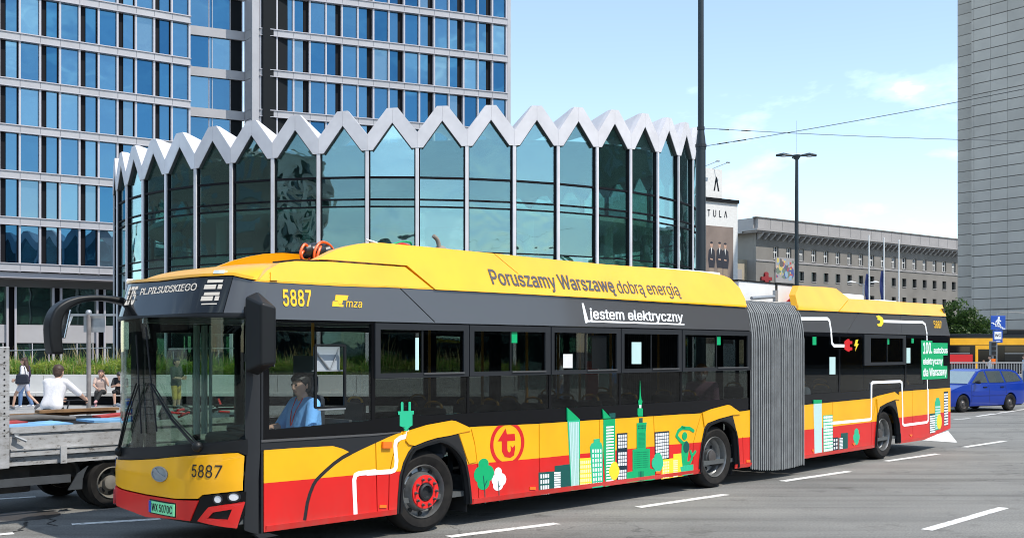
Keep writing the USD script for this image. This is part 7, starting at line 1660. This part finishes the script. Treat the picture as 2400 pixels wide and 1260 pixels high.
def make_tree(label, x, y, lobes, h, leaf=0.16, n=9000):
    t = thing('tree', label, 'tree', (x, y, 0.12))
    obj('trunk', [tube(smooth_path([(0, 0, 0), (0.05, 0, h * 0.3), (0, 0.05, h * 0.6)]), 0.2, 8, 0.08)] + [tube([(0, 0, h * (0.3 + 0.1 * k)), (lo[0] * 0.7, lo[1] * 0.7, lo[2])], 0.06, 6, 0.02) for k, lo in enumerate(lobes[:4])], look('bark', (0.06, 0.045, 0.035), 0.9), t)
    c = obj('crown', crown_mesh(tg_, n, lobes, leaf), leafm[2], t)
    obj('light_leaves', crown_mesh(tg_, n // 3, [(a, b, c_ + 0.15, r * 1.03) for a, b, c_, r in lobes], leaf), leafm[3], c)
make_tree('dark green bushy tree beside the rear end of the bus, before the panel tower', 43.7, 108.0, [(0, 0, 3.6, 1.9), (-1.6, 0.3, 4.0, 1.5), (1.7, -0.2, 3.4, 1.7), (-0.3, 0.2, 5.4, 1.5), (0.9, 0, 4.9, 1.3), (-2.4, 0, 2.8, 1.3), (2.8, 0.2, 2.6, 1.2), (0.3, -0.4, 2.2, 1.6)], 6.0, n=14000)

# ================================================================ the other side of the street, behind the viewer: seen only as reflections
M['block_wall'] = look('reflected_block', (0.28, 0.27, 0.24), 0.9, vary=0.2, scale=0.2)
M['block_pale'] = look('reflected_block_pale', (0.30, 0.29, 0.27), 0.9, vary=0.2, scale=0.2)
M['block_bright'] = look('reflected_block_bright', (0.55, 0.53, 0.48), 0.9, vary=0.2, scale=0.2)
M['block_dark'] = look('reflected_block_dark', (0.075, 0.072, 0.066), 0.9, vary=0.3, scale=0.2)
def block(label, P, Q, depth, h, wall, nx, nz, balcony=False):
    w = Wall(P, Q)
    t = thing('opposite_building', label, 'building', (P[0], P[1], 0), w.rot)
    obj('wall', bx(0, w.L, 0, depth, 0.0, h), wall, t)
    obj('roof_edge', bx(-0.3, w.L + 0.3, -0.4, depth + 0.3, h + 0.004, h + 0.6), M['stone_pale'], t)
    sx, sz = w.L / nx, (h - 4.5) / nz
    for i in range(nx):
        for j in range(nz):
            obj('window', bx(i * sx + sx * 0.25, i * sx + sx * 0.75, -0.05, -0.004, 4.5 + j * sz + sz * 0.2, 4.5 + j * sz + sz * 0.75), wp, t)
        if balcony:
            for j in range(nz):
                obj('balcony', bx(i * sx + sx * 0.2, i * sx + sx * 0.8, -1.2, -0.06, 4.4 + j * sz, 5.3 + j * sz), M['block_pale'], t)
    obj('shop_band', bx(0.5, w.L - 0.5, -0.06, -0.005, 0.5, 3.8), M['room'], t)
block('dark balcony block across the street, mirrored in the left panes of the rotunda', (-44, -34), (-82, 0), 14, 27, M['block_bright'], 10, 6, True)
block('grey corner block behind the viewer, mirrored low in the rotunda glass', (14, -52), (-24, -52), 14, 15, M['block_pale'], 9, 3)
block('tall dark block across the crossing, mirrored in the right rotunda panes', (84, -62), (34, -62), 14, 15, M['block_wall'], 9, 3)
block('tall block far to the right out of view, mirrored in the lower office floors', (113, 84), (106, 26), 14, 46, M['block_dark'], 10, 9)
block('lower dark block far to the right out of view, mirrored in the bus side', (106, 22), (100, -45), 14, 15, M['block_dark'], 12, 3)
block('long dark street block far to the right, mirrored in the bus windows', (152, 150), (150, 86), 14, 26, M['block_dark'], 22, 6)
block('dark street block far to the left, mirrored in the windscreen of the bus', (-82, -25), (-95, 90), 14, 28, M['block_dark'], 16, 6)

make_tree('dark tree on the verge behind the viewer, mirrored in the middle rotunda panes', -14.0, -30.0, [(0, 0, 8, 3.6), (-2, 0.5, 9.5, 2.6), (2, -0.5, 9.5, 2.8), (0, 0, 12, 2.6), (0.5, 0, 5.5, 2.4)], 10.0, leaf=0.3, n=9000)
